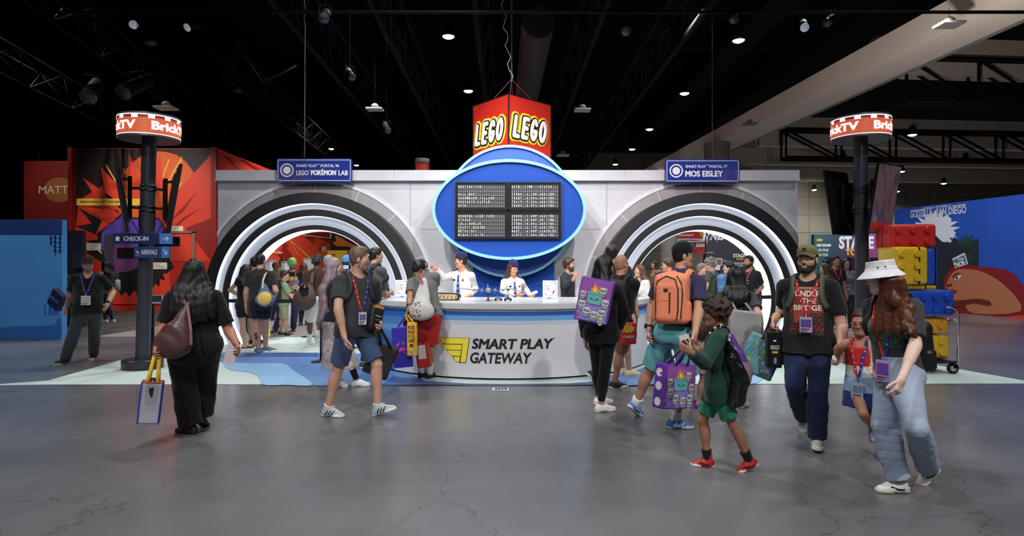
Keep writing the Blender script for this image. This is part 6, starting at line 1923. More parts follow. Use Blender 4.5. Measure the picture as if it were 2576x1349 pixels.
rectY(MB(), 1751, 612, 1776, 622, Y + 0.04, 0.03).build('ticket_field', BCR, t)
MB().tube([P(1665, 700, Y + 0.2), P(1665, 560, Y + 0.2)], 0.05, 8).tube([P(1772, 748, Y + 0.2), P(1772, 560, Y + 0.2)], 0.05, 8).build('uprights', BLKP, t)
t = thing('music_booth', 'dark grey music booth wall with spiky white letters in the right portal', 'booth', P(1850, 760, 22))
Y = 22.0
rectY(MB(), 1773, 540, 1990, 785, Y, 0.2).build('wall_panel', mat('booth_charcoal', (62, 58, 68), 0.5, var=0.1, vscale=2), t)
fr22 = front(CX, CY, Y - 0.205); k22 = (Y - 0.205) / F
mb = MB(); T(mb, 'PRE', 1768, 604, 1822, 580, 0, 0.03, 0.1, Y - 0.2, fr22)
for x0, y0, x1 in ((1776, 616, 1781), (1786, 606, 1790), (1801, 611, 1804), (1815, 602, 1818)): mb.prism([((x - CX) * k22, (CY - y) * k22) for x, y in ((x0, 590), (x1, 590), ((x0 + x1) / 2, y0))], fr22, 0.004)
mb.build('spiky_lettering', SWHT, t)
mb = MB(); T(mb, 'JOIN THE TOUR', 1777, 637.5, 1795, 634.5, 0, 0.03, 0, Y - 0.2, fr22); T(mb, 'THE NEXT GEN', 1846, 665, 1870, 660.5, 0, 0.03, 0, Y - 0.2, fr22); T(mb, 'OF RHYTHM', 1848, 670.5, 1868, 666.5, 0, 0.03, 0, Y - 0.2, fr22); T(mb, 'STAGE', 1844, 648, 1876, 638.5, 0, 0.05, 0, Y - 0.2, fr22); mb.build('lettering', SWHT, t)
mb = MB(); T(mb, 'TOUR', 1851, 655, 1870, 649, 0, 0.05, 0, Y - 0.2, fr22); mb.build('gold_lettering', MATS['letter_gold'], t)
mb = MB()
R22 = lambda x0, y0, x1, y1, z=0.001, mi=0: mb.prism([((x - CX) * k22, (CY - y) * k22) for x, y in ((x0, y1), (x1, y1), (x1, y0), (x0, y0))], fr22, 0.006, mi, z)
R22(1801, 650, 1817, 669, 0.001, 0); R22(1803, 652, 1815, 666, 0.008, 1); R22(1814, 655, 1826, 667, 0.012, 0); R22(1815.5, 656, 1824.5, 666, 0.02, 2); R22(1798, 668, 1811, 680, 0.02, 0)
mb.build('cards_print', [SWHT, mat('card_brown', (120, 100, 70), 0.5, var=0.5, vscale=20), mat('card_violet', (100, 60, 140), 0.5, var=0.5, vscale=20)], t)
c_ = P(1683, 672, 24)
props(MB().lathe([(0.33, 0), (0.33, 4.9)], V((c_.x, 24, 0)), 32).build('column', CONC), 'grey concrete column seen through the right portal', 'column'); shade_auto(C.objects[-1]) if False else None
# small red and white column top over the wall, left of the disc
c_ = P(1062, 430, 30); c_.z = 0
t = thing('striped_column', 'round column with red band and white cap showing just above the stand wall', 'column', c_)
MB().lathe([(0.34, 0), (0.34, 6.6)], c_, 24).build('shaft', BR2, t, True)
MB().lathe([(0.35, 6.6), (0.35, 6.85)], c_, 24).build('cap_band', CONC, t, True)
# ------------------------------------------------------------------ the two screen poles
PIP = mat('pole_dark_steel', (58, 60, 68), 0.3); PBS = mat('pole_base_black', (36, 34, 36), 0.35)
SCR = mat('drum_screen', (200, 92, 62), 0.4, emit=0.75); SCW = mat('drum_white', (245, 240, 245), 0.4, emit=0.95); SCB = mat('drum_brown', (140, 50, 40), 0.4, emit=0.5); SCG = mat('drum_rim_grey', (120, 118, 126), 0.35, 0.4)
TVB = mat('tv_black', (16, 16, 18), 0.3); 
def tvpic():
	m, nt, b, N, L = node_mat('tv_picture', 0.12)
	tc = N('ShaderNodeTexCoord'); n = N('ShaderNodeTexNoise'); n.inputs['Scale'].default_value = 2.2; n.inputs['Detail'].default_value = 3; L(tc.outputs['Generated'], n.inputs['Vector'])
	r = N('ShaderNodeValToRGB'); els = r.color_ramp.elements
	while len(els) < 4: els.new(0.5)
	for e_, (p_, c_) in zip(els, ((0.3, (70, 60, 74)), (0.45, (110, 84, 84)), (0.58, (74, 62, 96)), (0.75, (128, 110, 120)))): e_.position = p_; e_.color = lin(c_) + (1,)
	L(n.outputs['Fac'], r.inputs['Fac']); L(r.outputs[0], b.inputs['Base Color']); L(r.outputs[0], b.inputs['Emission Color']); b.inputs['Emission Strength'].default_value = 0.25
	return m
TVP = tvpic()
def totem(px_top, px_bot, Y, ztop, lab, ph, tvyaw, red_foot):
	x_t, x_b = (px_top - CX) * Y / F, (px_bot - CX) * Y / F
	t = thing('screen_pole', lab, 'pole', (x_b, Y, 0))
	c = V((x_b, Y, 0)); ct = V((x_t, Y, ztop - 0.36))
	MB().lathe([(0.285, 0.0), (0.295, 0.015), (0.295, 0.14), (0.28, 0.155)], c, 40).build('base', PBS, t, True)
	shade_auto(t.children[-1])
	MB().tube([c + UP * 0.15, ct], 0.104, 28).build('pole', PIP, t, True)
	R_ = 0.44; h_ = 0.36
	d0 = ct
	MB().lathe([(R_ - 0.01, 0), (R_ - 0.01, h_)], d0, 64).build('drum', PBS, t)
	shade_auto(t.children[-1])
	dr = t.children[-1]
	def cyl(r0, z0, z1, a0, a1, mb, n, mi=0):
		vs = []
		for i in range(n + 1):
			a = a0 + (a1 - a0) * i / n
			for z in (z0, z1): vs.append((d0.x + r0 * math.sin(a), d0.y - r0 * math.cos(a), d0.z + z))
		mb.add(vs, [(i * 2, i * 2 + 2, i * 2 + 3, i * 2 + 1) for i in range(n)], mi)
	mb = MB(); cyl(R_, 0.03, h_ - 0.03, 0, 2 * math.pi, mb, 96, 0)
	cyl(R_ + 0.002, 0.028, 0.042, 0, 2 * math.pi, mb, 96, 1); cyl(R_ + 0.002, h_ - 0.045, h_ - 0.028, 0, 2 * math.pi, mb, 96, 1)
	for i in range(12):
		a = ph + i * math.pi / 6
		cyl(R_ + 0.0025, h_ - 0.095, h_ - 0.04, a, a + 0.21, mb, 4, 1)
		cyl(R_ + 0.0022, h_ - 0.085, h_ - 0.045, a + 0.21, a + math.pi / 6, mb, 6, 2)
	mb.build('led_band', [SCR, SCW, SCB], dr)
	mb = MB()
	for z in (0.0, h_ - 0.028): cyl(R_ + 0.003, z, z + 0.028, 0, 2 * math.pi, mb, 96)
	mb.build('rim', SCG, dr)
	mb = MB()
	for i in range(3):
		a0 = ph + 0.10 + i * 2 * math.pi / 3
		text(mb, 'BrickTV', None, 0, 0, 1.62 * R_, 0.135, 0, 0.045, fn=lambda a, b_, z: d0 + V(((R_ + 0.006) * math.sin(a0 + a / R_), -(R_ + 0.006) * math.cos(a0 + a / R_), 0.095 + b_)))
	mb.build('lettering', SCW, dr)
	zc = 2.68
	def axis(z): return c + (ct - c) * (z / ct.z)
	for sg, nm in ((1, 'a'), (-1, 'b')):
		n = yawdir(tvyaw) * sg
		cc = axis(zc); cc.z = zc
		tilt = math.radians(9)
		nn = (n * math.cos(tilt) - UP * math.sin(tilt)).normalized()
		xx = nn.cross(UP).normalized() * -1; yy = nn.cross(xx); yy = yy if yy.z > 0 else -yy
		pos = cc + n * 0.36
		Rm = Matrix((xx, yy, nn)).transposed()
		tv = MB().obox(pos, (0.33, 0.55, 0.022), Rm).obox(pos - nn * 0.035, (0.24, 0.40, 0.025), Rm).build('screen_housing', TVB, t, bevel=0.006)
		MB().obox(pos + nn * 0.0235, (0.315, 0.535, 0.0015), Rm).build('picture', TVP if sg == (1 if px_top > 1000 else -1) or True else TVB, tv)
		if sg == 1 and px_top > 1000: MB().obox(pos + nn * 0.026 - yy * 0.43, (0.312, 0.055, 0.001), Rm).build('caption_bar', mat('tv_red', (150, 40, 40), 0.2, emit=0.3), tv)
		mb = MB()
		for z in (0.16, -0.16):
			q = axis(zc + z); q.z = zc + z
			mb.bar(q + n * 0.08, q + n * 0.24 - UP * z * 0.1, 0.05, 0.04)
		for s_ in (-0.12, 0.12): mb.bar(cc + n * 0.24 + xx * s_ + UP * 0.32, cc + n * 0.24 + xx * s_ - UP * 0.32, 0.05, 0.03)
		mb.bar(cc + n * 0.22 + UP * 0.28, pos - nn * 0.05 + yy * 0.28, 0.05, 0.04); mb.bar(cc + n * 0.22 - UP * 0.25, pos - nn * 0.05 - yy * 0.25, 0.05, 0.04)
		mb.build('wall_bracket', TVB, t)
		mb = MB(); mb.tube([pos - nn * 0.06 - yy * 0.3, pos - nn * 0.12 - yy * 0.62 - n * 0.05, axis(zc - 0.42) + n * 0.11, axis(zc - 0.2) + n * 0.11], 0.007, 6); mb.build('cable', TVB, t)
	mb = MB()
	for z in (0.20, 0.13, -0.13, -0.20):
		q = axis(zc + z); q.z = zc + z
		mb.tube([q + V((0.112 * math.cos(a), 0.112 * math.sin(a), 0)) for a in [2 * math.pi * i / 24 for i in range(24)]], 0.010, 6, closed=True)
	mb.build('pole_clamps', mat('clamp_dark', (60, 60, 64), 0.3, 0.8), t)
	return t
tl = totem(376, 359, 9.75, 3.955, 'dark pole with illuminated drum sign and two tilted screens, at left', math.radians(28), -58, True)
tr = totem(2165, 2170, 10.15, 4.04, 'dark pole with illuminated drum sign and two tilted screens, at right', math.radians(-11), 31, False)
# direction blades on the left pole
def blade(x0, y0, x1, y1, Y, yaw, rows, label, arrow, blank=False):
	c = P((x0 + x1) / 2, (y0 + y1) / 2, Y); k = Y / F; w_ = (x1 - x0) * k / max(0.5, math.cos(math.radians(yaw))); h_ = (y1 - y0) * k
	n = yawdir(yaw); x = n.cross(UP) * -1
	fr = (c - x * w_ / 2 - UP * h_ / 2, x, UP.copy())
	t = thing('direction_sign', label, 'sign', c - UP * h_ / 2)
	mb = MB(); mb.prism([(0, 0), (w_, 0), (w_, h_), (0, h_)], fr, 0.03, 0, -0.03); mb.build('board', mat('blade_navy', (26, 40, 96), 0.4) if rows and rows[0][0] == 'CHECK-IN' else (mat('blade_blue', (52, 74, 132), 0.4) if rows else TVB), t)
	if rows:
		a0 = w_ * 0.785
		mb = MB(); mb.prism([(a0, 0.0), (w_, 0.0), (w_, h_), (a0, h_)], fr, 0.003); mb.build('arrow_field', mat('blade_sky', (70, 132, 206), 0.4), t)
		mb = MB()
		for body, fx, fw_ in rows: text(mb, body, fr, w_ * fx, h_ * 0.29, w_ * fw_, h_ * 0.44, 0.004, 0.03)
		mb.build('lettering', SWHT, t)
		mb = MB(); cx_, cy_ = (a0 + w_) / 2, h_ / 2; r_ = h_ * 0.27
		ang = 0 if arrow == 'r' else -45
		def rot(p): a = math.radians(ang); return (cx_ + p[0] * math.cos(a) - p[1] * math.sin(a), cy_ + p[0] * math.sin(a) + p[1] * math.cos(a))
		th = r_ * 0.16
		mb.prism([rot(p) for p in ((-r_ * 1.1, -th), (r_ * 0.8, -th), (r_ * 0.8, th), (-r_ * 1.1, th))], fr, 0.002, 0, 0.003)
		mb.prism([rot(p) for p in ((r_ * 1.1, 0), (r_ * 0.3, r_ * 0.85), (r_ * 0.02, r_ * 0.65), (r_ * 0.62, 0), (r_ * 0.02, -r_ * 0.65), (r_ * 0.3, -r_ * 0.85))], fr, 0.002, 0, 0.003)
		mb.build('arrow', SWHT, t)
		mb = MB()
		if arrow == 'r':
			mb.prism([(w_ * 0.045, h_ * 0.3), (w_ * 0.105, h_ * 0.27), (w_ * 0.11, h_ * 0.68), (w_ * 0.085, h_ * 0.7), (w_ * 0.075, h_ * 0.66), (w_ * 0.05, h_ * 0.72)], fr, 0.003)
		else:
			mb.prism([(w_ * 0.06, h_ * 0.52), (w_ * 0.13, h_ * 0.36), (w_ * 0.145, h_ * 0.46), (w_ * 0.09, h_ * 0.64)], fr, 0.003); mb.prism([(w_ * 0.03, h_ * 0.24), (w_ * 0.15, h_ * 0.22), (w_ * 0.15, h_ * 0.25), (w_ * 0.03, h_ * 0.27)], fr, 0.003); mb.prism([(w_ * 0.04, h_ * 0.74), (w_ * 0.055, h_ * 0.62), (w_ * 0.06, h_ * 0.74)], fr, 0.003)
		mb.build('pictogram', SWHT, t)
blade(289, 587.5, 429, 614, 9.57, 6, [('CHECK-IN', 0.18, 0.42)], 'dark blue blade with a ticket pictogram and right arrow on the left pole', 'r')
blade(328, 620.5, 434, 649, 9.5, -16, [('ARRIVALS', 0.205, 0.46)], 'lighter blue blade with a down-right arrow on the left pole', 'd')
blade(392, 596, 449, 620, 9.98, 10, None, 'blank black back of a blade behind the right end of the dark blue one', None)
blade(291, 623.5, 352, 651, 9.95, -10, None, 'blank black back of a blade left of the lighter blue one', None)
# tablet kiosk beside the pole
c = G(384, 897); 
t = thing('tablet_stand', 'slim black stand with tilted tablet beside the left pole', 'kiosk', c)
MB().box(c + V((-0.14, -0.14, 0)), c + V((0.14, 0.14, 0.012))).build('base', TVB, t)
MB().box(c + V((-0.025, -0.02, 0.012)), c + V((0.025, 0.02, 0.95))).build('post', TVB, t)
Rm = Matrix.Rotation(math.radians(-38), 3, 'X') @ Matrix.Rotation(math.radians(0), 3, 'Z')
Rm = Matrix.Rotation(math.radians(28), 3, 'Z') @ Matrix.Rotation(math.radians(40), 3, 'X')
MB().obox(c + V((0.03, 0, 1.02)), (0.13, 0.10, 0.012), Rm).build('tablet_frame', mat('tablet_silver', (170, 176, 182), 0.35), t, bevel=0.005)
MB().obox(c + V((0.03, 0, 1.02)) + Rm @ V((0, 0, 0.0125)), (0.115, 0.085, 0.001), Rm).build('tablet_screen', mat('tablet_dark', (40, 52, 58), 0.1), t)
# queue barriers
def barrier(px, py, label):
	c = G(px, py)
	t = thing('barrier_post', label, 'barrier')
	t.location = c
	MB().lathe([(0.18, 0), (0.18, 0.012), (0.06, 0.03), (0.03, 0.05)], c, 28).build('base', PBS, t, True)
	MB().tube([c + UP * 0.04, c + UP * 0.95], 0.03, 14).build('post', PBS, t, True)
	MB().tube([c + UP * 0.90, c + UP * 1.0], 0.042, 14).build('belt_head', PBS, t, True)
	return c
c1 = barrier(778, 848, 'black queue barrier post near the man in white shorts')
c2 = barrier(809, 911, 'black queue barrier post behind the lace dress')
def belt(a, b_, label):
	props(MB().strip([a, (V(a) + V(b_)) / 2 - UP * 0.01, b_], V((0, -1, 0)), 0.075, 0.006).build('queue_belt', mat('belt_black', (22, 22, 24), 0.7)), label, 'barrier belt')
belt(P(576, 757, 12.6), P(800, 757, 12.6), 'black belt stretched across the left portal')
belt(P(1868, 747, 12.6), P(1953, 747, 12.6), 'black belt stretched across the right edge of the right portal')
# luggage tower on a trolley
def suitcase(c, hw, hd, hh, rgb, label, studs, yaw=0.0, zipx=False, rnd_=0.05):
	R = Matrix.Rotation(math.radians(yaw), 3, 'Z')
	t = thing('suitcase', label, 'suitcase', c - UP * hh, 'brick-like suitcases on the trolley')
	m = mat('case_%d_%d_%d' % rgb, rgb, 0.3, bump=0.04, bscale=200, coat=0.15)
	D = SDF(0.008); D.box(c, (hw, hd, hh), R, rnd_, 0.01)
	if not zipx: D.box(c + R @ V((0, 0.02, 0)), (hw + 0.05, 0.012, hh + 0.05), R, 0.002, 0.005, op='s')
	else: D.box(c + R @ V((hw * 0.45, 0, 0)), (0.012, hd + 0.05, hh + 0.05), R, 0.002, 0.005, op='s')
	sh = D.build('shell', [m], t)
	mb = MB()
	if not zipx: mb.obox(c + R @ V((0, 0.02, 0)), (hw - 0.006, 0.012, hh - 0.006), R)
	else: mb.obox(c + R @ V((hw * 0.45, 0, 0)), (0.012, hd - 0.006, hh - 0.006), R)
	mb.build('zip', TVB, t, bevel=0.004)
	nx, nz, sr = studs
	for i in range(nx):
		for j in range(nz):
			p = c + R @ V(((i - (nx - 1) / 2) * 2 * hw / nx * 0.92 - (hw * 0.18 if zipx else 0), -hd, (j - (nz - 1) / 2) * 2 * hh / nz * 0.95))
			d = R @ V((0, -1, 0)); x = R @ V((1, 0, 0))
			prof = [(sr, -0.01), (sr, 0.028), (sr * 0.93, 0.036), (0.0, 0.036)]
			vs = []
			for r_, z_ in prof:
				for q in range(22):
					a = 2 * math.pi * q / 22; vs.append(p + d * z_ + (x * math.cos(a) + UP * math.sin(a)) * r_)
			fs = [(a * 22 + q, a * 22 + (q + 1) % 22, (a + 1) * 22 + (q + 1) % 22, (a + 1) * 22 + q) for a in range(3) for q in range(22)]
			o = MB().add(vs, fs).build('stud', m, sh); shade_auto(o, 40)
	return t
CASR, CASY, CASB, CASO = (206, 46, 40), (226, 182, 44), (40, 80, 196), (224, 158, 48)
Yc = 9.5; kc = Yc / F
def at(x0, y0, x1, y1, hd, dy=0): a, b_ = P(x0, y1, Yc), P(x1, y0, Yc); return (a + b_) / 2 + V((0, dy, 0)), (b_.x - a.x) / 2, hd, (b_.z - a.z) / 2
for (box, hd, rgb, lab, st, yw, zx, dy) in (((2232, 565, 2342, 624), 0.24, CASR, 'red studded suitcase lying on top of the trolley stack', (3, 2, 0.05), -6, False, 0.1),
		((2227, 622, 2312, 715), 0.22, CASY, 'yellow studded suitcase standing beneath the red one', (2, 3, 0.055), 4, True, 0.0),
		((2313, 625, 2342, 716), 0.22, CASB, 'narrow blue suitcase standing right of the yellow one', (1, 1, 0.01), 2, True, 0.05),
		((2240, 717, 2342, 728), 0.24, CASY, 'yellow suitcase lying flat below the standing ones', (1, 1, 0.008), 0, True, 0.1),
		((2262, 730, 2380, 793), 0.24, CASB, 'blue studded suitcase lying behind the red-haired woman', (4, 2, 0.05), -4, False, 0.05),
		((2262, 798, 2374, 838), 0.22, CASO, 'orange suitcase under the lower blue one', (3, 1, 0.04), -3, False, 0.1),
		((2262, 842, 2374, 900), 0.24, CASY, 'lowest suitcase on the trolley deck, mostly hidden', (3, 2, 0.04), -3, False, 0.1)):
	cc, hw, hd, hh = at(*box, hd, dy)
	suitcase(cc, hw, hd, hh, rgb, lab, st, yw, zx, min(0.05, hh * 0.8))
cw = P(2330, 900, Yc)
t = thing('luggage_trolley', 'chrome luggage trolley under the stack of studded suitcases', 'trolley', V((cw.x, Yc, 0)))
CHR = mat('chrome', (190, 190, 195), 0.15, 1.0)
xl, xr = P(2255, 0, Yc).x, P(2372, 0, Yc).x
MB().box((xl, Yc - 0.3, 0.165), (xr, Yc + 0.35, 0.195)).build('deck', TVB, t)
zt_ = P(0, 772, Yc).z
for y in (Yc - 0.26, Yc + 0.30):
	mb = MB(); mb.tube([(xr + 0.04, y, 0.17), (xr + 0.05, y, zt_ - 0.12), (xr + 0.03, y, zt_ - 0.03), (xr - 0.03, y, zt_), (xr - 0.14, y, zt_ + 0.01)], 0.016, 10); mb.build('frame_tube', CHR, t, True)
MB().tube([(xr + 0.04, Yc - 0.26, zt_ - 0.2), (xr + 0.04, Yc + 0.30, zt_ - 0.2)], 0.016, 10).build('push_bar', CHR, t, True)
for x in (xl + 0.1, xr - 0.02):
	for y in (Yc - 0.24, Yc + 0.28):
		wv = MB().tube([(x, y - 0.02, 0.08), (x, y + 0.02, 0.08)], 0.08, 20).build('wheel', TVB, t, True)
		MB().tube([(x, y - 0.023, 0.08), (x, y + 0.023, 0.08)], 0.045, 16).build('hub', CHR, wv, True)
# booth spotlights: red booth, banner, mural; with added fill lights among them
spot('booth_and_fill_spot', (-13.0, 15.5, 8.5), (-13.2, 22.7, 3.4), 2600, 48, 0.1, (1, 0.93, 0.86), 0.9)
spot('booth_and_fill_spot', (-4.0, 24.0, 8.5), (-10.8, 30, 2.5), 2200, 70, 0.1, (1, 0.95, 0.92), 0.8)
spot('booth_and_fill_spot', (10.0, 15.0, 8.0), (15.6, 20.0, 2.4), 2200, 60, 0.1, (1, 1, 1), 0.8)
spot('booth_and_fill_spot', (16.0, 25.5, 6.6), (16.2, 30.0, 2.0), 1500, 60, 0.1, (1, 1, 1), 0.8)
spot('booth_and_fill_spot', (5.5, 15.5, 8.0), (7.0, 22.0, 2.0), 900, 70, 0.1, (1, 1, 1), 0.8)
spot('beam_fill_light', (8.2, 13.0, 4.2), (12.0, 17.5, 8.2), 1100, 110, 0.3, (1, 0.94, 0.88), 0.9)  # added light without a fixture, brightens the pale beam from below
spot('booth_and_fill_spot', (-11.0, 8.0, 8.0), (-11.3, 13.5, 1.5), 900, 50, 0.1, (0.9, 0.96, 1), 0.8)  # added fill that brightens the light blue panel
spot('booth_and_fill_spot', (-17.0, 19.0, 8.5), (-17.8, 24.5, 4.6), 700, 40, 0.1, (1, 0.9, 0.8), 0.8)  # added fill so the red banner is less dark
spot('wall_fill_light', (24.0, 43.5, 6.5), (22.0, 52.0, 3.0), 2600, 96, 0.2, (1, 0.95, 0.85), 0.8)  # unseen floating light, added to brighten the concrete back wall
# ------------------------------------------------------------------ bags and hand-held things
class Bag:
	def __init__(s, name, label, cat, top, w, h, d, yaw, rgb, rough=0.6, roll=0.0, lean=0.0, rnd_=0.02, amp=0.006, taper=0.0, m=None, hh=0.008, grp=None, seed=1):
		n = yawdir(yaw, 0); x = n.cross(UP) * -1; u = UP.copy()
		if lean: u = (UP + n * math.tan(math.radians(lean))).normalized(); n = x.cross(u)
		if roll:
			a = math.radians(roll); x, u = x * math.cos(a) + u * math.sin(a), u * math.cos(a) - x * math.sin(a)
		s.n, s.x, s.u, s.w, s.h, s.d = n, x, u, w, h, d
		s.top = V(top); s.c = s.top - u * h / 2
		s.t = thing(name, label, cat, s.top - u * h, grp)
		R = Matrix((x, n, u)).transposed()
		D = SDF(hh)
		if taper >= 0: D.box(s.c, (w / 2, d / 2, h / 2), R, min(rnd_, d / 2 - 0.001), 0.01)
		if taper:
			for sg in (1, -1): D.cut(s.c + x * sg * w / 2 - u * h / 2, (x * sg + u * taper).normalized())
		D.noise = folds(amp, seed, 24, 0.5) if amp else None
		s.m = m or mat('bag_%d_%d_%d' % rgb, rgb, rough, bump=0.1, bscale=120, var=0.08, vscale=10)
		s.body = D.build('body', [s.m], s.t)
		s.bv = None
	def at(s, a, b, off=0.003, sd=1):
		"""a, b in 0..1 across the front (viewer's left to right, bottom to top)."""
		if s.bv is None: s.bv = world_bvh(s.body)
		o = s.c + s.x * (a - 0.5) * s.w + s.u * (b - 0.5) * s.h + s.n * sd * 0.6
		hit = s.bv.ray_cast(o, -s.n * sd)
		if hit[0] is None: return s.c + s.x * (a - 0.5) * s.w + s.u * (b - 0.5) * s.h + s.n * sd * (s.d / 2 + off)
		return hit[0] + s.n * sd * off
	def patch(s, mb, a0, b0, a1, b1, mi=0, off=0.003, n=10):
		vs = [s.at(a0 + (a1 - a0) * i / n, b0 + (b1 - b0) * j / n, off) for j in range(n + 1) for i in range(n + 1)]
		return mb.add(vs, [(j * (n + 1) + i, j * (n + 1) + i + 1, (j + 1) * (n + 1) + i + 1, (j + 1) * (n + 1) + i) for j in range(n) for i in range(n)], mi)
	def blob(s, mb, pts, mi=0, off=0.004):
		cx = sum(p[0] for p in pts) / len(pts); cy_ = sum(p[1] for p in pts) / len(pts); n = len(pts)
		rows = [[s.at(cx + (p[0] - cx) * f, cy_ + (p[1] - cy_) * f, off) for p in pts] for f in (0.5, 1.0)]
		vs = [s.at(cx, cy_, off)] + rows[0] + rows[1]
		fs = [(0, 1 + i, 1 + (i + 1) % n) for i in range(n)] + [(1 + i, 1 + n + i, 1 + n + (i + 1) % n, 1 + (i + 1) % n) for i in range(n)]
		return mb.add(vs, fs, mi)
	def disc(s, mb, a, b, r, mi=0, off=0.004, ry=None):
		return s.blob(mb, circ(a, b, r / s.w, (ry or r) / s.h, 14), mi, off)
	def words(s, mb, body, a0, b0, wd, ht, mi=0, bold=0.03, off=0.006, shear=0.0):
		return text(mb, body, None, a0, b0, wd, ht, 0, bold, shear, mi, fn=lambda a, b, z: s.at(a, b, off))
	def strap(s, pts, wd=0.025, rgb=None, name='strap', th=0.004, nrm=None):
		m = s.m if rgb is None else cloth('strap_%d_%d_%d' % rgb, rgb)
		return MB().strip(pts, nrm or s.n, wd, th).build(name, m, s.t, True)
	def loops(s, hand, rgb=None, wd=0.025, gap=0.5):
		"""Two carrying handles that meet at the hand."""
		for sd in (1, -1):
			a = s.top - s.x * s.w * gap / 2 + s.n * sd * s.d * 0.42 - s.u * 0.03; b = s.top + s.x * s.w * gap / 2 + s.n * sd * s.d * 0.42 - s.u * 0.03
			h_ = V(hand) + s.n * sd * 0.006
			s.strap([a, a * 0.5 + h_ * 0.5 - s.x * 0.01, h_ - s.x * 0.018, h_ + s.x * 0.018, b * 0.5 + h_ * 0.5 + s.x * 0.01, b], wd, rgb, 'handle')
def wrap(p, pts, off=0.008):
	"""Torso points (a, b, c) laid on the person's shirt; returns points and outward normals."""
	out, nr = [], []
	for a, b, c in pts:
		q = p.tp(a * 0.35, 0, min(c, 0.93) - (0.10 if c > 0.93 else 0)); e = p.tp(a, b, c)
		d = (e - q).normalized()
		hit = p.surf().ray_cast(q, d) if c < 0.75 else p.surf().ray_cast(q + d * 0.7, -d)
		pt = (hit[0] + d * off) if hit[0] is not None else e
		out.append(pt); nr.append(d)
	return out, nr
def dense(pts, n=4):
	out = []
	for i in range(len(pts) - 1):
		for j in range(n): out.append(tuple(pts[i][k] + (pts[i + 1][k] - pts[i][k]) * j / n for k in range(3)))
	return out + [pts[-1]]
def backpack(p, label, rgb, w=0.30, h=0.44, d=0.15, c0=0.62, strap=None, name='backpack', roll=0.0, zips=None, straps=True, rough=0.65, pocket=True, hh=0.008, off=0.0, swd=0.05, only=(1, -1)):
	q = p.q
	cb = p.tp(0, 0, c0)
	hit = p.surf().ray_cast(p.tp(0, -0.6, c0), p.f)
	base = hit[0] if hit[0] is not None else p.tp(0, -0.12, c0)
	n = -p.f; x = n.cross(UP).normalized() * -1; u = x.cross(n) * -1; u = u if u.z > 0 else -u
	c = base + n * (d / 2 + off)
	t = thing(name, label, 'backpack', c - u * h / 2)
	R = Matrix((x, n, u)).transposed()
	m = mat('pack_%d_%d_%d' % rgb, rgb, rough, bump=0.15, bscale=150, var=0.06, vscale=8)
	D = SDF(hh)
	D.box(c, (w / 2, d / 2, h / 2), R, 0.055, 0.02)
	D.box(c - u * h * 0.06 + n * d * 0.30, (w * 0.40, d * 0.32, h * 0.40), R, 0.05, 0.03)
	D.ell(c + u * h * 0.36, (w * 0.45, d * 0.48, h * 0.20), R, 0.05)
	if pocket:
		for sg in (1, -1): D.box(c + x * sg * w * 0.47 - u * h * 0.24, (0.03, d * 0.30, h * 0.20), R, 0.025, 0.015)
	D.noise = folds(0.003, 5, 20, 0.4)
	body = D.build('body', [m], t)
	bv = world_bvh(body)
	zm = mat('zip_black', (24, 24, 26), 0.5)
	def on(a, b):
		o = c + x * a * w + u * b * h + n * 0.6
		r_ = bv.ray_cast(o, -n)
		return (r_[0] if r_[0] is not None else c + n * d / 2 + x * a * w + u * b * h) + n * 0.002
	if zips:
		for zp in zips:
			pts = [on(a, b) for a, b in zp]
			MB().strip(pts, n, 0.012, 0.004).build('zip', zm, t)
	sm = m if strap is None else mat('pack_%d_%d_%d' % strap, strap, rough, bump=0.15, bscale=150)
	if straps:
		for sg in only:
			P0 = dense([(sg * 0.075, -0.12, 0.92), (sg * 0.095, -0.04, 1.05), (sg * 0.105, 0.06, 0.98), (sg * 0.115, 0.12, 0.80), (sg * 0.125, 0.12, 0.66), (sg * 0.145, 0.09, 0.54)], 3)
			pts, nr = wrap(p, P0, 0.007)
			MB().strip(pts, nr, swd, 0.014).build('shoulder_strap', sm, t, True)
		MB().tube([c + u * h * 0.47 + x * 0.03, c + u * (h * 0.47 + 0.05) + x * 0.025 + n * -0.02, c + u * (h * 0.47 + 0.05) - x * 0.025 - n * 0.02, c + u * h * 0.47 - x * 0.03], 0.008, 8).build('grab_loop', sm, t, True)
	return t, on, (c, x, n, u), body
BLACK = (20, 20, 22)
# ------------------------------------------------------------------ the people
# --- man striding right in the foreground
p = Person('man in dark grey t-shirt and blue shorts striding right in the foreground', 6.6, 890, 1.85, 66,
	dict(shyaw=38, neck=(899, 696, 0), elR=(851, 778, 'n'), wrR=(866, 846, 'n'), elL=(945, 775, 'f'), wrL=(954, 812, 'n'), footR=('g', 826, 1047, 72), footL=('g', 950, 1046, 82, 18)),
	h=0.006, head=(36, 3), skin_rgb=(206, 158, 134), w=1.06, belly=0.02, hands={'L': {'curl': 1.1}, 'R': {'curl': 0.6}})
p.brow = (96, 74, 58)
p.body(); p.shirt((58, 59, 62), 0.66, -0.20, 0.016, amp=0.005); p.pants((66, 82, 118), 0.88, 0.12, 0.022, 0.034, 'shorts', 0.006)
p.shoes((176, 178, 184), (240, 240, 240), lace=(200, 200, 205), stripe=(3, (30, 32, 40), 0.03), sock=(205, 206, 210), sock_t=0.08)
p.hair('short', (108, 88, 72), vol=0.010); p.beard((150, 128, 112), vol=0.003)
p.lanyard((196, 44, 52), (52, 52, 150), low=0.36, badge=(206, 204, 214), pic=(110, 100, 150))
t, on, fr_, bd_ = backpack(p, 'black backpack on the man with dark grey t-shirt and blue shorts', (30, 31, 34), 0.28, 0.46, 0.16, 0.55, strap=(44, 45, 48), zips=[[(-0.3, -0.3), (-0.3, 0.3), (0, 0.42), (0.3, 0.3), (0.3, -0.3)]])
fg_man = p
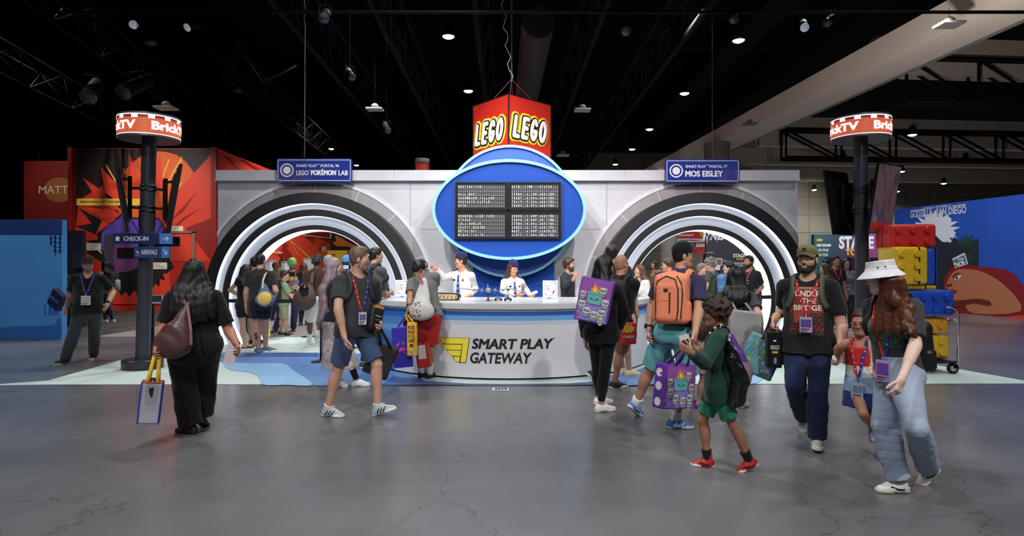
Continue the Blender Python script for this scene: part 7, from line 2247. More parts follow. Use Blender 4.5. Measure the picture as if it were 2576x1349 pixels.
hd = p.hands['L']['c']
b = Bag('tote_bag', 'plain black tote bag swinging from the striding man\'s hand', 'bag', hd + V((0.075, 0.10, -0.20)), 0.28, 0.36, 0.05, 10, (22, 22, 24), roll=-24, amp=0.008, seed=4)
b.loops(hd, (26, 26, 28), 0.03, 0.45)
b = Bag('folded_bag', 'black printed bag with yellow top tucked under the striding man\'s arm', 'bag', P(950, 768, 6.62), 0.17, 0.27, 0.07, 60, (24, 24, 26), roll=-14, amp=0.006)
mb = MB(); b.patch(mb, 0.02, 0.86, 0.98, 0.98, 0); b.patch(mb, 0.2, 0.55, 0.8, 0.58, 1); b.patch(mb, 0.25, 0.4, 0.7, 0.43, 2); b.patch(mb, 0.3, 0.2, 0.7, 0.24, 1)
mb.build('print', [mat('bag_amber', (214, 140, 40), 0.5), SWHT, mat('bag_green_print', (60, 150, 90), 0.5)], b.body)
# --- woman with long black hair seen from behind
p = Person('woman with very long black hair in black clothes, seen from behind', 5.84, 488, 1.655, 200,
	dict(elR=(576, 832, 'f'), wrR=(594, 866, 'n'), elL=(411, 826, 'f'), wrL=(394, 874, 'n'), footL=('g', 480, 1091, -105), footR=('a', 506, 1046, 0.28, 178, -30)),
	h=0.007, skin_rgb=(172, 118, 94), w=1.42, fem=True, shw=1.14, hands={'R': {'curl': 0.9}, 'L': {'curl': 1.1}})
p.body(face=False, lips=False); p.shirt(BLACK, 0.80, -0.14, 0.020, amp=0.006, neckr=0.06); p.pants((17, 17, 19), 1.97, 0.1, 0.034, 0.070, amp=0.006)
p.shoes((22, 22, 23), (24, 24, 26), 'chunk', lace=(30, 30, 32)); p.hair('long', (24, 20, 21), 0.46, 0.016, rough=0.46, widen=1.5)
p.band('L', (206, 186, 96), 0.86, 0.02, 'watch_strap', watch=(-1, -1, 0.2)); p.band('R', (160, 90, 110), -0.1, 0.01, 'hair_tie') if False else None
back_woman = p
# burgundy shoulder bag
t = thing('shoulder_bag', 'burgundy nylon pouch bag on the back of the long-haired woman', 'bag', P(440, 905, 5.62))
D = SDF(0.008); cB = P(437, 850, 5.58)
D.ell(cB - UP * 0.04, (0.165, 0.10, 0.15), None, 0.03); D.cap(cB + V((0.04, 0.02, 0.10)), cB + V((0.105, 0.05, 0.30)), 0.085, 0.022, 0.09); D.ell(cB + V((-0.10, 0, -0.10)), (0.08, 0.08, 0.07), None, 0.06)
D.noise = folds(0.009, 4, 34, 0.8)
D.build('body', [mat('burgundy_nylon', (88, 58, 58), 0.36, bump=0.2, bscale=60, var=0.15, vscale=6)], t)
bq = cB + V((0.105, 0.05, 0.30)); d_ = (P(464, 752, 5.8) - V((0, 0, HC))).normalized(); h_ = p.surf().ray_cast(V((0, 0, HC)) + d_ * 3, d_)[0]
stp = [bq - UP * 0.02, bq * 0.5 + h_ * 0.5 - V((0, 0.03, 0)), h_ - V((0, 0.012, 0)), h_ + V((-0.01, 0.012, 0.07))]
MB().strip(stp, V((0, -1, 0.1)), 0.030, 0.006).build('strap', mat('burgundy_webbing', (128, 86, 88), 0.7), t)
MB().strip([P(472, 770, 5.60), P(480, 830, 5.52), P(481, 868, 5.50)], V((0.4, -1, 0)), 0.022, 0.005).build('trim_strap', MATS['burgundy_webbing'], t)
hd = p.hands['L']['c']
b = Bag('clear_tote', 'see-through tote with yellow handles and blue edging held by the long-haired woman', 'bag', V((hd.x - 0.02, hd.y - 0.02, hd.z - 0.24)), 0.16, 0.36, 0.10, 24, (196, 200, 206), rough=0.25, roll=-6, rnd_=0.006, amp=0.003, m=mat('clear_vinyl', (200, 205, 214), 0.15, alpha=0.45))
mb = MB()
for sd in (1, -1):
	cs = [b.c + b.x * sx_ * b.w / 2 + b.u * sz_ * b.h / 2 + b.n * sd * b.d / 2 for sx_, sz_ in ((-1, -1), (1, -1), (1, 1), (-1, 1))]
	mb.tube([cs[3], cs[0], cs[1], cs[2]], 0.006, 6, 0); mb.tube([cs[3], cs[2]], 0.007, 6, 1)
for sx_ in (-1, 1):
	for sz_ in (-1, 1): mb.tube([b.c + b.x * sx_ * b.w / 2 + b.u * sz_ * b.h / 2 + b.n * b.d / 2, b.c + b.x * sx_ * b.w / 2 + b.u * sz_ * b.h / 2 - b.n * b.d / 2], 0.006, 6, 1 if sz_ > 0 else 0)
mb.build('edging', [mat('edging_blue', (40, 50, 150), 0.6), mat('edging_red', (180, 40, 36), 0.6)], b.t)
b.loops(hd - UP * 0.02, (226, 180, 50), 0.03, 0.5)
o = MB().tube([b.top - b.u * 0.20, b.top - b.u * 0.05, b.top + b.u * 0.03], [0.05, 0.055, 0.03], 10).build('bottle', mat('dark_bottle', (34, 32, 36), 0.2), smooth=True); props(o, 'dark bottle in a clear wrap inside the see-through tote', 'bottle')
hd = p.hands['R']['c']
o = MB().obox(hd + V((-0.05, -0.02, -0.07)), (0.052, 0.002, 0.065), Matrix.Rotation(math.radians(12), 3, 'Y')).build('paper_card', mat('paper_pink', (206, 190, 192), 0.7)); props(o, 'pale paper sheet in the right hand of the long-haired woman', 'paper')
# --- father in an olive cap, walking towards us
p = Person('bearded man in olive cap and black printed t-shirt holding a girl\'s hand', 5.55, 2032, 1.79, -30,
	dict(elR=(1970, 782, 'f'), wrR=(1950, 800, 'n'), elL=(2118, 826, 'f'), wrL=(2115, 882, 'n'), footR=('g', 2020, 1082, -38, -48), footL=('g', 2056, 1128, -26, 6), knR=(1998, 972, 'n')),
	h=0.006, head=(-12, -2), skin_rgb=(206, 160, 138), w=1.14, belly=0.015, hands={'R': {'curl': 1.15, 'd': (-0.35, -0.25, -0.9)}, 'L': {'curl': 1.0, 'd': (-0.2, -0.1, -1)}})
p.brow = (36, 26, 22)
p.body(); p.shirt((24, 24, 26), 0.66, -0.20, 0.020, amp=0.005); p.pants((30, 42, 74), 1.97, 0.1, 0.016, 0.040, amp=0.006)
p.shoes((206, 203, 198), (228, 226, 220), lace=(220, 218, 214)); p.hair('short', (38, 28, 24), vol=0.003); p.beard((42, 31, 27))
p.cap((112, 106, 66), (104, 98, 60), logo=((26, 28, 24), [(-0.020, 0.098, 0.018, 0.104), (-0.004, 0.088, 0.012, 0.098), (-0.012, 0.082, 0.006, 0.090), (-0.016, 0.076, 0.022, 0.082)]))
p.print_text([('BLOODSUGAR SEX MAGIK', 0, 0.865, 0.20, 0.012), ('UNDER', 0.01, 0.735, 0.20, 0.052), ('THE', 0.02, 0.625, 0.11, 0.046), ('BRIDGE', 0.01, 0.505, 0.22, 0.05)], (226, 214, 196), 'shirt_print',
	panel=[(-0.135, 0.135, 0.16, 0.90, (126, 44, 40)), (-0.135, 0.135, 0.10, 0.46, (44, 34, 34)), (-0.10, -0.02, 0.30, 0.50, (150, 62, 48))])
p.lanyard((190, 40, 54), low=0.46, pic=(96, 74, 140), badge=(186, 160, 196), size=(0.10, 0.135), drop=0.03)
p.band('R', (222, 204, 60), 0.92, 0.016); p.band('L', (22, 22, 24), 0.93, 0.022, 'watch_strap', watch=(0.2, -1, 0.2))
t, on, fr_, bd_ = backpack(p, 'black backpack with olive straps on the man in the olive cap', (26, 27, 26), 0.34, 0.46, 0.15, 0.60, strap=(70, 76, 58))
dad = p
hd = p.hands['R']['c']
b = Bag('paper_bag', 'black glossy gift bag with white lettering held by the man in the olive cap', 'bag', hd + V((-0.03, -0.03, -0.03)), 0.125, 0.33, 0.09, -6, (18, 18, 20), rough=0.3, rnd_=0.006, amp=0.003)
mb = MB(); b.words(mb, 'MIDNIGHT', 0.2, 0.50, 0.62, 0.12, 0); b.patch(mb, 0.32, 0.40, 0.7, 0.46, 1); b.patch(mb, 0.42, 0.12, 0.62, 0.28, 2); b.patch(mb, 0.4, 0.72, 0.6, 0.76, 0)
mb.build('print', [SWHT, mat('bag_gold', (216, 160, 40), 0.5), mat('bag_grey_print', (130, 130, 134), 0.5)], b.body); b.loops(hd, (24, 24, 26), 0.016, 0.5)
b = Bag('tote_bag', 'teal and green flowered tote behind the black gift bag', 'bag', hd + V((0.0, 0.12, -0.12)), 0.33, 0.36, 0.08, -14, (92, 150, 160), roll=-24, amp=0.008, m=mat('flower_print', (96, 150, 158), 0.4, var=0.55, vscale=16), seed=3)
mb = MB()
rnd = random.Random(8)
for i in range(16): b.disc(mb, rnd.uniform(0.1, 0.9), rnd.uniform(0.1, 0.9), rnd.uniform(0.012, 0.028), i % 3)
mb.build('print', [mat('flower_pink', (200, 150, 180), 0.5), mat('flower_lime', (150, 180, 90), 0.5), mat('flower_blue', (110, 120, 190), 0.5)], b.body); b.loops(hd, (140, 50, 46), 0.02, 0.4)
b = Bag('pouch', 'red pouch peeking out beside the black gift bag', 'bag', hd + V((0.07, 0.05, -0.05)), 0.12, 0.30, 0.05, -10, (170, 40, 38), amp=0.004); b.loops(hd, (150, 36, 34), 0.012)
# --- little girl
p = Person('little girl with glasses in a striped dress held by the hand', 5.15, 2166, 1.20, -42,
	dict(elR=(2118, 872, 'n'), wrR=(2107, 893, -0.02), elL=(2200, 895, 'f'), wrL=(2205, 930, 'n'), footR=('a', 2196, 1076, 0.22, -30, -48), footL=('g', 2214, 1149, -28), knR=(2172, 1043, 'n')),
	h=0.006, head=(0, 6), skin_rgb=(176, 122, 98), w=0.98, hs=0.83, fem=False, hands={'R': {'curl': 0.9, 'd': (-0.3, 0, 0.9)}})
p.brow = (50, 34, 28)
p.body(); 
D = SDF(0.006); q = p.q
hemz = HC - (1022 - CY) * p.Y / F
cuts = ((V((p.pel.x, p.pel.y, hemz)), -UP), (p.tp(0, 0, 0.82), p.u))
p.trunk(D, 0.014, cuts); D.cap(p.tp(0, 0, 0.4), V((p.pel.x + 0.01, p.pel.y, hemz - 0.02)), 0.10, 0.155, 0.03, flat=(p.f, 0.8), cuts=cuts); D.noise = folds(0.005, 2, 40, 1.0)
zs = [HC - (y - CY) * p.Y / F for y in (918, 945, 984)]
def stripes(c): return (c[:, 2] < zs[0]).astype(int) + (c[:, 2] < zs[1]).astype(int) + (c[:, 2] < zs[2]).astype(int)
p.shirt_o = D.build('dress', [cloth('dress_red', (190, 48, 46)), cloth('dress_white', (226, 222, 220)), cloth('dress_sky', (150, 180, 214)), cloth('dress_navy', (40, 52, 120))], p.root, stripes)
p.sb = None
p.shoes((170, 156, 206), (170, 156, 206), 'clog'); p.hair('pony', (54, 38, 32), 0.16, 0.008); p.glasses((140, 120, 120))
p.lanyard((196, 44, 54), (60, 60, 160), low=0.18, badge=(200, 204, 210), pic=(120, 150, 180), size=(0.085, 0.13), drop=0.05)
for sg in (1, -1): MB().strip(wrap(p, dense([(sg * 0.08, 0.10, 0.82), (sg * 0.09, 0.04, 1.0), (sg * 0.08, -0.1, 0.8)]), 0.004)[0], p.f, 0.012, 0.003).build('dress_strap', cloth('dress_navy', (40, 52, 120)), p.root)
# --- woman in bucket hat
p = Person('red-haired woman in white bucket hat and light jeans walking left', 4.42, 2258, 1.61, -98,
	dict(shyaw=-64, neck=(2240, 754, 0), head=(2217, 700, -0.02), elL=(2303, 868, -0.26), wrL=(2268, 954, -0.38), elR=(2200, 850, 0.22), wrR=(2200, 920, 0.1), footR=('g', 2262, 1238, -90), footL=('g', 2334, 1216, -78, -38), knL=(2306, 1078, 'n')),
	h=0.006, head=(-18, 8), skin_rgb=(226, 190, 174), w=1.10, fem=True, hands={'L': {'curl': 0.7, 'd': (-0.45, -0.2, -0.85), 'n': (-0.6, 0.7, -0.3)}, 'R': {'curl': 0.7}})
p.brow = (110, 70, 50)
p.body(); p.shirt((58, 58, 61), 0.80, 0.03, 0.016, amp=0.006, flare=0.004); p.pants((158, 172, 194), 1.95, 0.24, 0.018, 0.046, 'jeans', 0.004, m=mat('denim_light', (160, 173, 194), 0.85, bump=0.2, bscale=120, var=0.14, vscale=3))
p.shoes((228, 226, 222), (224, 214, 196), lace=(235, 233, 228), stripe=(1, (24, 24, 26), 0)); p.hair('long', (88, 48, 32), 0.46, 0.004, front=0.082, rough=0.36, widen=1.0, shift=0.05, cap_z=0.05)
# locks that fall over the near shoulder
D = SDF(0.006); eye_ = V((0, 0, HC)); NL, NJ = 11, 9
T_ = np.full((NL, NJ), np.nan); dirs = {}
for i in range(NL):
	for j in range(NJ):
		f_ = j / (NJ - 1); x0_ = 2228 + 40 * i / (NL - 1); x1_ = 2200 + 98 * i / (NL - 1)
		d_ = (P(x0_ + (x1_ - x0_) * f_ ** 0.7 + 4 * math.sin(4 * f_ + i), 706 + (132 + 10 * math.sin(i * 2.1)) * f_, 1) - eye_).normalized(); dirs[i, j] = d_
		h_ = p.surf().ray_cast(eye_ + d_ * 2, d_)[0]
		T_[i, j] = (h_ - eye_).dot(d_) if h_ is not None else 9
		if j < 2: T_[i, j] = min(T_[i, j], (p.hc - eye_).length - 0.075)
for _ in range(3):
	T2 = T_.copy()
	for i in range(NL):
		for j in range(NJ):
			nb = T_[max(0, i - 1):i + 2, max(0, j - 1):j + 2]; T2[i, j] = min(T_[i, j], nb.min() + 0.03)
	T_ = T2
for _ in range(3):
	T2 = T_.copy()
	for i in range(NL):
		for j in range(1, NJ - 1): T2[i, j] = min(T_[i, j] + 0.01, T_[max(0, i - 1):i + 2, j - 1:j + 2].mean())
	T_ = T2
for i in range(NL):
	for j in range(NJ - 1):
		D.cap(eye_ + dirs[i, j] * float(T_[i, j] - 0.014), eye_ + dirs[i, j + 1] * float(T_[i, j + 1] - 0.014), 0.024 - 0.0012 * j, 0.024 - 0.0012 * (j + 1), 0.018)
D.noise = strands(0.0035)
D.build('hair_locks', [MATS['hair_88_48_32']], p.root)
D = SDF(0.0045)     # bucket hat
hp = p.hp
D.cap(hp(0, -0.008, 0.055), hp(0, -0.010, 0.118), 0.112 * p.hs, 0.100 * p.hs, 0.01, flat=(p.HR @ V((1, 0, 0)), 0.92), cuts=((hp(0, 0, 0.135), p.HR @ V((0, 0, 1))), (hp(0, 0, 0.04), p.HR @ V((0, 0, -1)))))
D.cap(hp(0, -0.006, 0.065), hp(0, -0.004, 0.006), 0.112 * p.hs, 0.172 * p.hs, 0.012, flat=(p.HR @ V((1, 0, 0)), 0.94), cuts=((hp(0, 0, 0.006), p.HR @ V((0, 0, -1))), (hp(0, 0, 0.075), p.HR @ V((0, 0, 1)))))
D.cap(hp(0, -0.006, 0.055), hp(0, -0.004, -0.016), 0.102 * p.hs, 0.170 * p.hs, 0.004, 's', flat=(p.HR @ V((1, 0, 0)), 0.94), cuts=((hp(0, 0, 0.050), p.HR @ V((0, 0, 1))),))
D.noise = folds(0.003, 1, 50, 0.7)
hat = D.build('bucket_hat', [cloth('hat_white', (222, 218, 224))], p.root)
bvh_ = world_bvh(hat)
for a in (-0.03, 0.02):
	o_ = hp(-0.3, a, 0.085); hit = bvh_.ray_cast(o_, p.HR @ V((1, 0, 0)))
	if hit[0]: MB().tube([hit[0], hit[0] - p.HR @ V((0.004, 0, 0))], 0.006, 10).build('eyelet', mat('eyelet_dark', (40, 38, 36), 0.5), hat)
p.print_text([], (230, 220, 200), 'shirt_print', panel=[(-0.11, 0.10, 0.42, 0.80, (70, 110, 100)), (-0.05, 0.13, 0.36, 0.52, (40, 80, 60)), (-0.02, 0.08, 0.60, 0.78, (170, 60, 44)), (-0.08, 0.0, 0.48, 0.58, (206, 160, 60))])
p.lanyard((196, 44, 54), (50, 50, 150), low=0.26, pic=(110, 70, 160), badge=(186, 150, 206), size=(0.10, 0.15), drop=0.03)
t, on, fr_, bd_ = backpack(p, 'black leather backpack low on the back of the woman in the bucket hat', (30, 29, 28), 0.27, 0.36, 0.15, 0.30, rough=0.4, zips=[[(-0.36, 0.1), (0.36, 0.1)]])
mb = MB()
for a in (-0.14, 0.14):
	q_ = [on(a + dx / 0.27, -0.16 + dz / 0.36) for dx, dz in ((-0.022, -0.02), (0.022, -0.02), (0.022, 0.02), (-0.022, 0.02))]; mb.tube(q_, 0.0028, 6, closed=True)
mb.build('buckles', mat('brass', (190, 150, 70), 0.3, 1.0), t)
# --- boy in green
p = Person('curly-haired boy in dark green hoodie and shorts walking left', 4.86, 1804, 1.27, -112,
	dict(neck=(1806, 836, 0), elL=(1774, 914, 'n'), wrL=(1738, 886, 'n'), wrR=(1760, 884, 0.10), footR=('g', 1780, 1174, -100), footL=('g', 1884, 1187, -95, -26)),
	h=0.0055, head=(0, 2), skin_rgb=(158, 112, 88), w=0.86, hs=0.84, hands={'L': {'curl': 0.7, 'd': (-0.8, 0.1, 0.45), 'n': (0.2, 0.9, 0.3)}, 'R': {'curl': 0.7, 'd': (-0.8, 0, 0.5), 'n': (0, -0.9, 0.2)}})
p.brow = (46, 32, 26)
p.body(); p.shirt((26, 62, 52), 1.93, -0.30, 0.022, 'hoodie', 0.07, 0.006, flare=0.012); p.pants((44, 122, 94), 0.80, 0.1, 0.02, 0.032, 'shorts', 0.006)
p.shoes((176, 34, 30), (232, 230, 228), 'high', lace=(26, 24, 26), stripe=(1, (22, 22, 24), 0), sock=(20, 20, 22), sock_t=0.26)
p.hair('curly', (52, 34, 28), vol=0.022, front=0.085, rough=0.6, h=0.006); p.glasses((40, 36, 38)); p.lanyard((48, 48, 140), low=0.55, badge=None)
boy = p
cm = (p.hands['L']['c'] + p.hands['R']['c']) / 2 + V((-0.03, -0.01, 0.035))
mb = MB().obox(cm, (0.045, 0.003, 0.062), Matrix.Rotation(math.radians(-12), 3, 'Y') @ Matrix.Rotation(math.radians(20), 3, 'Z'), 0)
mb.obox(cm + V((0, -0.0035, -0.012)), (0.036, 0.001, 0.036), Matrix.Rotation(math.radians(-12), 3, 'Y') @ Matrix.Rotation(math.radians(20), 3, 'Z'), 1)
props(mb.build('trading_card', [mat('card_cream', (214, 206, 200), 0.4), mat('card_dark_print', (54, 46, 54), 0.4, var=0.6, vscale=80)]), 'printed card the boy in green holds in both hands', 'card')
# glossy drawstring bag on his back
t = thing('drawstring_bag', 'black and mauve glossy bag hanging on the back of the boy in green', 'bag', P(1845, 1030, 4.8))
D = SDF(0.007); a0, a1, a2 = P(1836, 850, 4.72), P(1868, 940, 4.68), P(1842, 1012, 4.72)
D.cap(a0, a1, 0.035, 0.085, 0.05, flat=(V((0.75, -0.65, 0)).normalized(), 0.7)); D.cap(a1, a2, 0.085, 0.05, 0.05, flat=(V((0.75, -0.65, 0)).normalized(), 0.7)); D.cap(P(1850, 900, 4.70), P(1862, 1010, 4.72), 0.07, 0.04, 0.05); D.noise = folds(0.012, 6, 44, 0.8)
zz = P(0, 935, 4.78).z
D.build('body', [mat('glossy_black', (18, 18, 20), 0.14), mat('glossy_mauve', (128, 108, 120), 0.16), mat('glossy_print', (90, 60, 130), 0.2, var=0.8, vscale=20)], t,
	lambda c: np.where((c[:, 0] - a1.x) * 0.9 + (c[:, 2] - a1.z) * 0.35 > 0.012, np.where(c[:, 2] > P(0, 905, 4.78).z, 2, 1), 0))
pts, nr = wrap(p, dense([(0.03, -0.12, 0.98), (-0.05, -0.06, 1.06), (-0.09, 0.05, 0.95), (-0.12, 0.08, 0.6), (-0.14, 0.0, 0.3)], 3), 0.006)
MB().strip(pts, nr, 0.035, 0.004).build('strap', mat('glossy_black', (18, 18, 20), 0.14), t, True)
mb = MB(); 
for i in range(6): mb.obox(pts[4 + i] + nr[4 + i] * 0.006, (0.008, 0.002, 0.008), None, 0)
mb.build('strap_print', SWHT, t)
# --- man with orange backpack
p = Person('man in black cap and navy t-shirt carrying an orange backpack', 6.2, 1698, 1.80, 148,
	dict(shyaw=150, neck=(1712, 690, 0), elR=(1757, 783, 'n'), wrR=(1748, 838, 'n'), elL=(1640, 772, 'f'), wrL=(1633, 828, 'n'), footR=('g', 1696, 1077, 84), footL=('g', 1600, 1048, 118, -40)),
	h=0.006, head=(-54, 0), skin_rgb=(196, 146, 120), w=1.12, hands={'L': {'curl': 0.6}, 'R': {'curl': 1.1}})
p.body(); p.shirt((56, 52, 84), 0.68, -0.20, 0.018, amp=0.005); p.pants((104, 178, 182), 0.92, 0.1, 0.026, 0.040, 'shorts', 0.006)
p.shoes((76, 128, 186), (220, 226, 232), lace=(90, 140, 200), stripe=(3, (190, 210, 230), 0.03), sock=(226, 226, 228), sock_t=0.17); p.hair('short', (26, 22, 22), vol=0.006); p.cap(BLACK, tall=0.012, flat=True); p.glasses((60, 60, 66))
p.band('L', (24, 24, 26), 0.92, 0.022, 'watch_strap', watch=(-1, -0.3, 0))
t, on, fr_, bd_ = backpack(p, 'bright orange backpack with black zips on the man in the black cap', (238, 138, 100), 0.33, 0.48, 0.17, 0.56, rough=0.6, swd=0.06,
	zips=[[(-0.40, -0.42), (-0.42, 0.1), (-0.36, 0.36), (-0.1, 0.46), (0.16, 0.40), (0.26, 0.2), (0.27, -0.2), (0.22, -0.42)], [(0.02, 0.14), (0.02, -0.28)], [(0.34, -0.38), (0.38, 0.1), (0.34, 0.32), (0.2, 0.47)]])
MB().strip([on(-0.16, 0.18), on(-0.04, 0.18)], fr_[2], 0.03, 0.004).build('label_patch', mat('patch_dark', (40, 30, 30), 0.5), t)
MB().tube([on(-0.26, -0.02), on(-0.02, -0.02)], 0.004, 6).build('seam', mat('pack_238_138_100', (238, 138, 100)), t)
hd = p.hands['R']['c']
RAC = [mat('tote_brick', (150, 84, 168), 0.35, var=0.12, vscale=40), mat('bin_teal', (100, 178, 178), 0.35), mat('flame_orange', (236, 150, 50), 0.35), mat('flame_yellow', (248, 214, 90), 0.35), mat('animal_grey', (150, 146, 150), 0.35),
	   mat('animal_dark', (74, 66, 74), 0.35), mat('animal_white', (222, 216, 220), 0.35), mat('mark_red', (190, 60, 60), 0.35), mat('violet_ground', (140, 124, 206), 0.35)]
def fire_print(b):
	"""Brick wall, a burning teal bin with a plain face, grey striped-tail animals round it."""
	mb = MB()
	b.patch(mb, 0.04, 0.40, 0.96, 0.97, 0, 0.003); b.patch(mb, 0.04, 0.03, 0.96, 0.40, 8, 0.003)
	mb.build('ground_print', RAC, b.body)
	mb = MB()
	b.blob(mb, [(0.36, 0.66), (0.34, 0.78), (0.40, 0.76), (0.44, 0.92), (0.50, 0.80), (0.56, 0.86), (0.58, 0.74), (0.64, 0.76), (0.62, 0.66)], 2, 0.006); b.blob(mb, [(0.42, 0.66), (0.43, 0.76), (0.48, 0.82), (0.52, 0.74), (0.56, 0.66)], 3, 0.008)
	mb.build('flame_print', RAC, b.body)
	mb = MB(); b.blob(mb, [(0.30, 0.42), (0.27, 0.68), (0.73, 0.68), (0.70, 0.42)], 1, 0.009); b.blob(mb, [(0.25, 0.65), (0.25, 0.70), (0.75, 0.70), (0.75, 0.65)], 1, 0.011)
	b.disc(mb, 0.42, 0.54, 0.010, 5, 0.013); b.disc(mb, 0.58, 0.54, 0.010, 5, 0.013); b.words(mb, 'u', 0.47, 0.50, 0.06, 0.03, 5, 0.0, 0.013)
	mb.build('bin_print', RAC, b.body)
	mb = MB()
	for i, (x, y, s_) in enumerate(((0.14, 0.62, 0.030), (0.16, 0.40, 0.034), (0.34, 0.26, 0.036), (0.58, 0.20, 0.036), (0.80, 0.26, 0.036), (0.84, 0.50, 0.034), (0.72, 0.76, 0.034), (0.80, 0.10, 0.026))):
		s_ *= 1.15
		b.disc(mb, x, y - 0.055, s_ * 0.95, 4, 0.012, s_ * 1.1); b.disc(mb, x, y, s_, 6, 0.014, s_ * 0.8)
		for sg in (-1, 1):
			b.disc(mb, x + sg * s_ * 0.75 / b.w, y + s_ * 0.7 / b.h, s_ * 0.32, 4, 0.013); b.disc(mb, x + sg * s_ * 0.42 / b.w, y, s_ * 0.34, 5, 0.016); b.disc(mb, x + sg * s_ * 0.40 / b.w, y, s_ * 0.14, 6, 0.018)
		b.disc(mb, x, y - s_ * 0.35 / b.h, s_ * 0.14, 5, 0.017)
		b.blob(mb, [(x + 0.02, y - 0.10), (x + 0.09, y - 0.09), (x + 0.10, y - 0.06), (x + 0.03, y - 0.08)], 5, 0.012)
	mb.build('animals_print', RAC, b.body)
	mb = MB(); b.disc(mb, 0.08, 0.12, 0.018, 7, 0.006); b.blob(mb, [(0.55, 0.04), (0.62, 0.04), (0.63, 0.09), (0.59, 0.07), (0.55, 0.09)], 7, 0.006)
	mb.build('mark_print', RAC, b.body)
b = Bag('tote_bag', 'violet cartoon print tote bag hanging beside the orange backpack man\'s legs', 'bag', hd + V((-0.10, 0.16, -0.24)), 0.42, 0.42, 0.14, 32, (96, 54, 150), rough=0.3, amp=0.005, roll=-6, rnd_=0.012)
fire_print(b); b.loops(hd, (96, 54, 150), 0.03, 0.4)
mb = MB()
for bb in (0.15, 0.5, 0.8):      # white badges on its side panel
	o_ = b.c - b.x * (b.w / 2 + 0.004) + b.u * (bb - 0.5) * b.h
	mb.add([o_ + (b.n * math.cos(2 * math.pi * i / 18) + b.u * math.sin(2 * math.pi * i / 18)) * (0.045 if i % 2 else 0.037) for i in range(18)], [tuple(range(18))], 0)
mb.build('side_print', RAC[6], b.body)
# --- woman with the violet tote on her back
p = Person('woman in black hoodie and leggings with long black hair, violet tote on her back', 6.62, 1514, 1.70, 142,
	dict(neck=(1517, 716, 0), elR=(1570, 786, 'f'), wrR=(1556, 826, 0.12), footR=('g', 1512, 1036, 108), footL=('g', 1508, 1018, 112)),
	h=0.0065, head=(-14, 8), skin_rgb=(206, 164, 144), w=0.98, fem=True)
p.body(face=False, lips=False); p.shirt((20, 20, 23), 1.95, -0.16, 0.026, 'hoodie', 0.06, 0.006, flare=0.006); p.pants((18, 18, 21), 1.86, 0.1, 0.004, 0.006, 'leggings', 0.002)
p.shoes((222, 218, 212), (232, 226, 214), 'chunk', lace=(228, 226, 220)); p.hair('long', (24, 20, 21), 0.36, 0.014, widen=1.05)
b = Bag('tote_bag', 'violet tote with burning teal bin and grey animals on the black-haired woman\'s back', 'bag', P(1507, 702, 6.36), 0.34, 0.45, 0.15, -14, (104, 58, 160), rough=0.28, roll=-11, amp=0.004, rnd_=0.012)
fire_print(b)
pts, nr = wrap(p, dense([(-0.02, -0.13, 0.90), (0.06, -0.06, 1.03), (0.10, 0.02, 1.02), (0.12, 0.10, 0.85)], 3), 0.012)
b.strap([b.top + b.x * 0.08 - b.u * 0.02] + pts, 0.025, (104, 58, 160), 'handle', nrm=[b.n] + nr)
# --- bald man beside her
p = Person('bald man in black t-shirt and brown shorts behind the violet tote', 7.85, 1562, 1.75, 152,
	dict(elR=(1580, 766, 'f'), wrR=(1594, 802, 'n'), footR=('g', 1546, 976, 100), footL=('g', 1492, 960, 118, -34)), h=0.008, head=(-22, 0), skin_rgb=(196, 142, 116), w=1.06, hands={'R': {'curl': 1.0}})
p.body(face=False, lips=False); p.shirt((22, 22, 24), 0.6, -0.16, 0.016); p.pants((128, 98, 76), 0.92, 0.1, 0.02, 0.03, 'shorts'); p.shoes((24, 24, 27), (226, 224, 220), lace=(30, 30, 32))
p.hair('bald', (178, 128, 104), vol=0.0006, rough=0.5, name='stubble_hair'); p.lanyard((196, 44, 50), low=0.5, badge=None)
backpack(p, 'black backpack on the bald man', (26, 26, 28), 0.26, 0.42, 0.13, 0.55)
hd = p.hands['R']['c']
b = Bag('plastic_bag', 'red shopping bag with yellow burst held by the bald man', 'bag', hd + V((-0.10, -0.06, 0.03)), 0.23, 0.27, 0.08, 10, (196, 42, 36), rough=0.35, amp=0.01)
mb = MB(); b.blob(mb, [(0.5 + (0.42 if i % 2 else 0.28) * math.cos(i * math.pi / 9), 0.72 + (0.24 if i % 2 else 0.16) * math.sin(i * math.pi / 9)) for i in range(18)], 0); b.words(mb, 'CARDS', 0.22, 0.30, 0.62, 0.12, 1)
mb.build('print', [mat('burst_yellow', (240, 180, 50), 0.4), SWHT], b.body); b.loops(hd, (180, 40, 36), 0.02, 0.4)
# --- dark-haired man behind them
p = Person('dark-haired man half hidden behind the bald man', 8.9, 1556, 1.83, 165, dict(footR=('g', 1582, 946, 110), footL=('g', 1566, 940, 120), neck=(1542, 672, 0)), h=0.009, skin_rgb=(190, 140, 116))
p.body(face=False, lips=False); p.shirt((40, 36, 34), 0.6); p.pants((60, 56, 54), 0.9, 0.1, 0.02, 0.03, 'shorts'); p.shoes((214, 204, 168), (222, 206, 150), 'chunk', lace=(220, 212, 180)); p.hair('short', (42, 30, 26), vol=0.016)
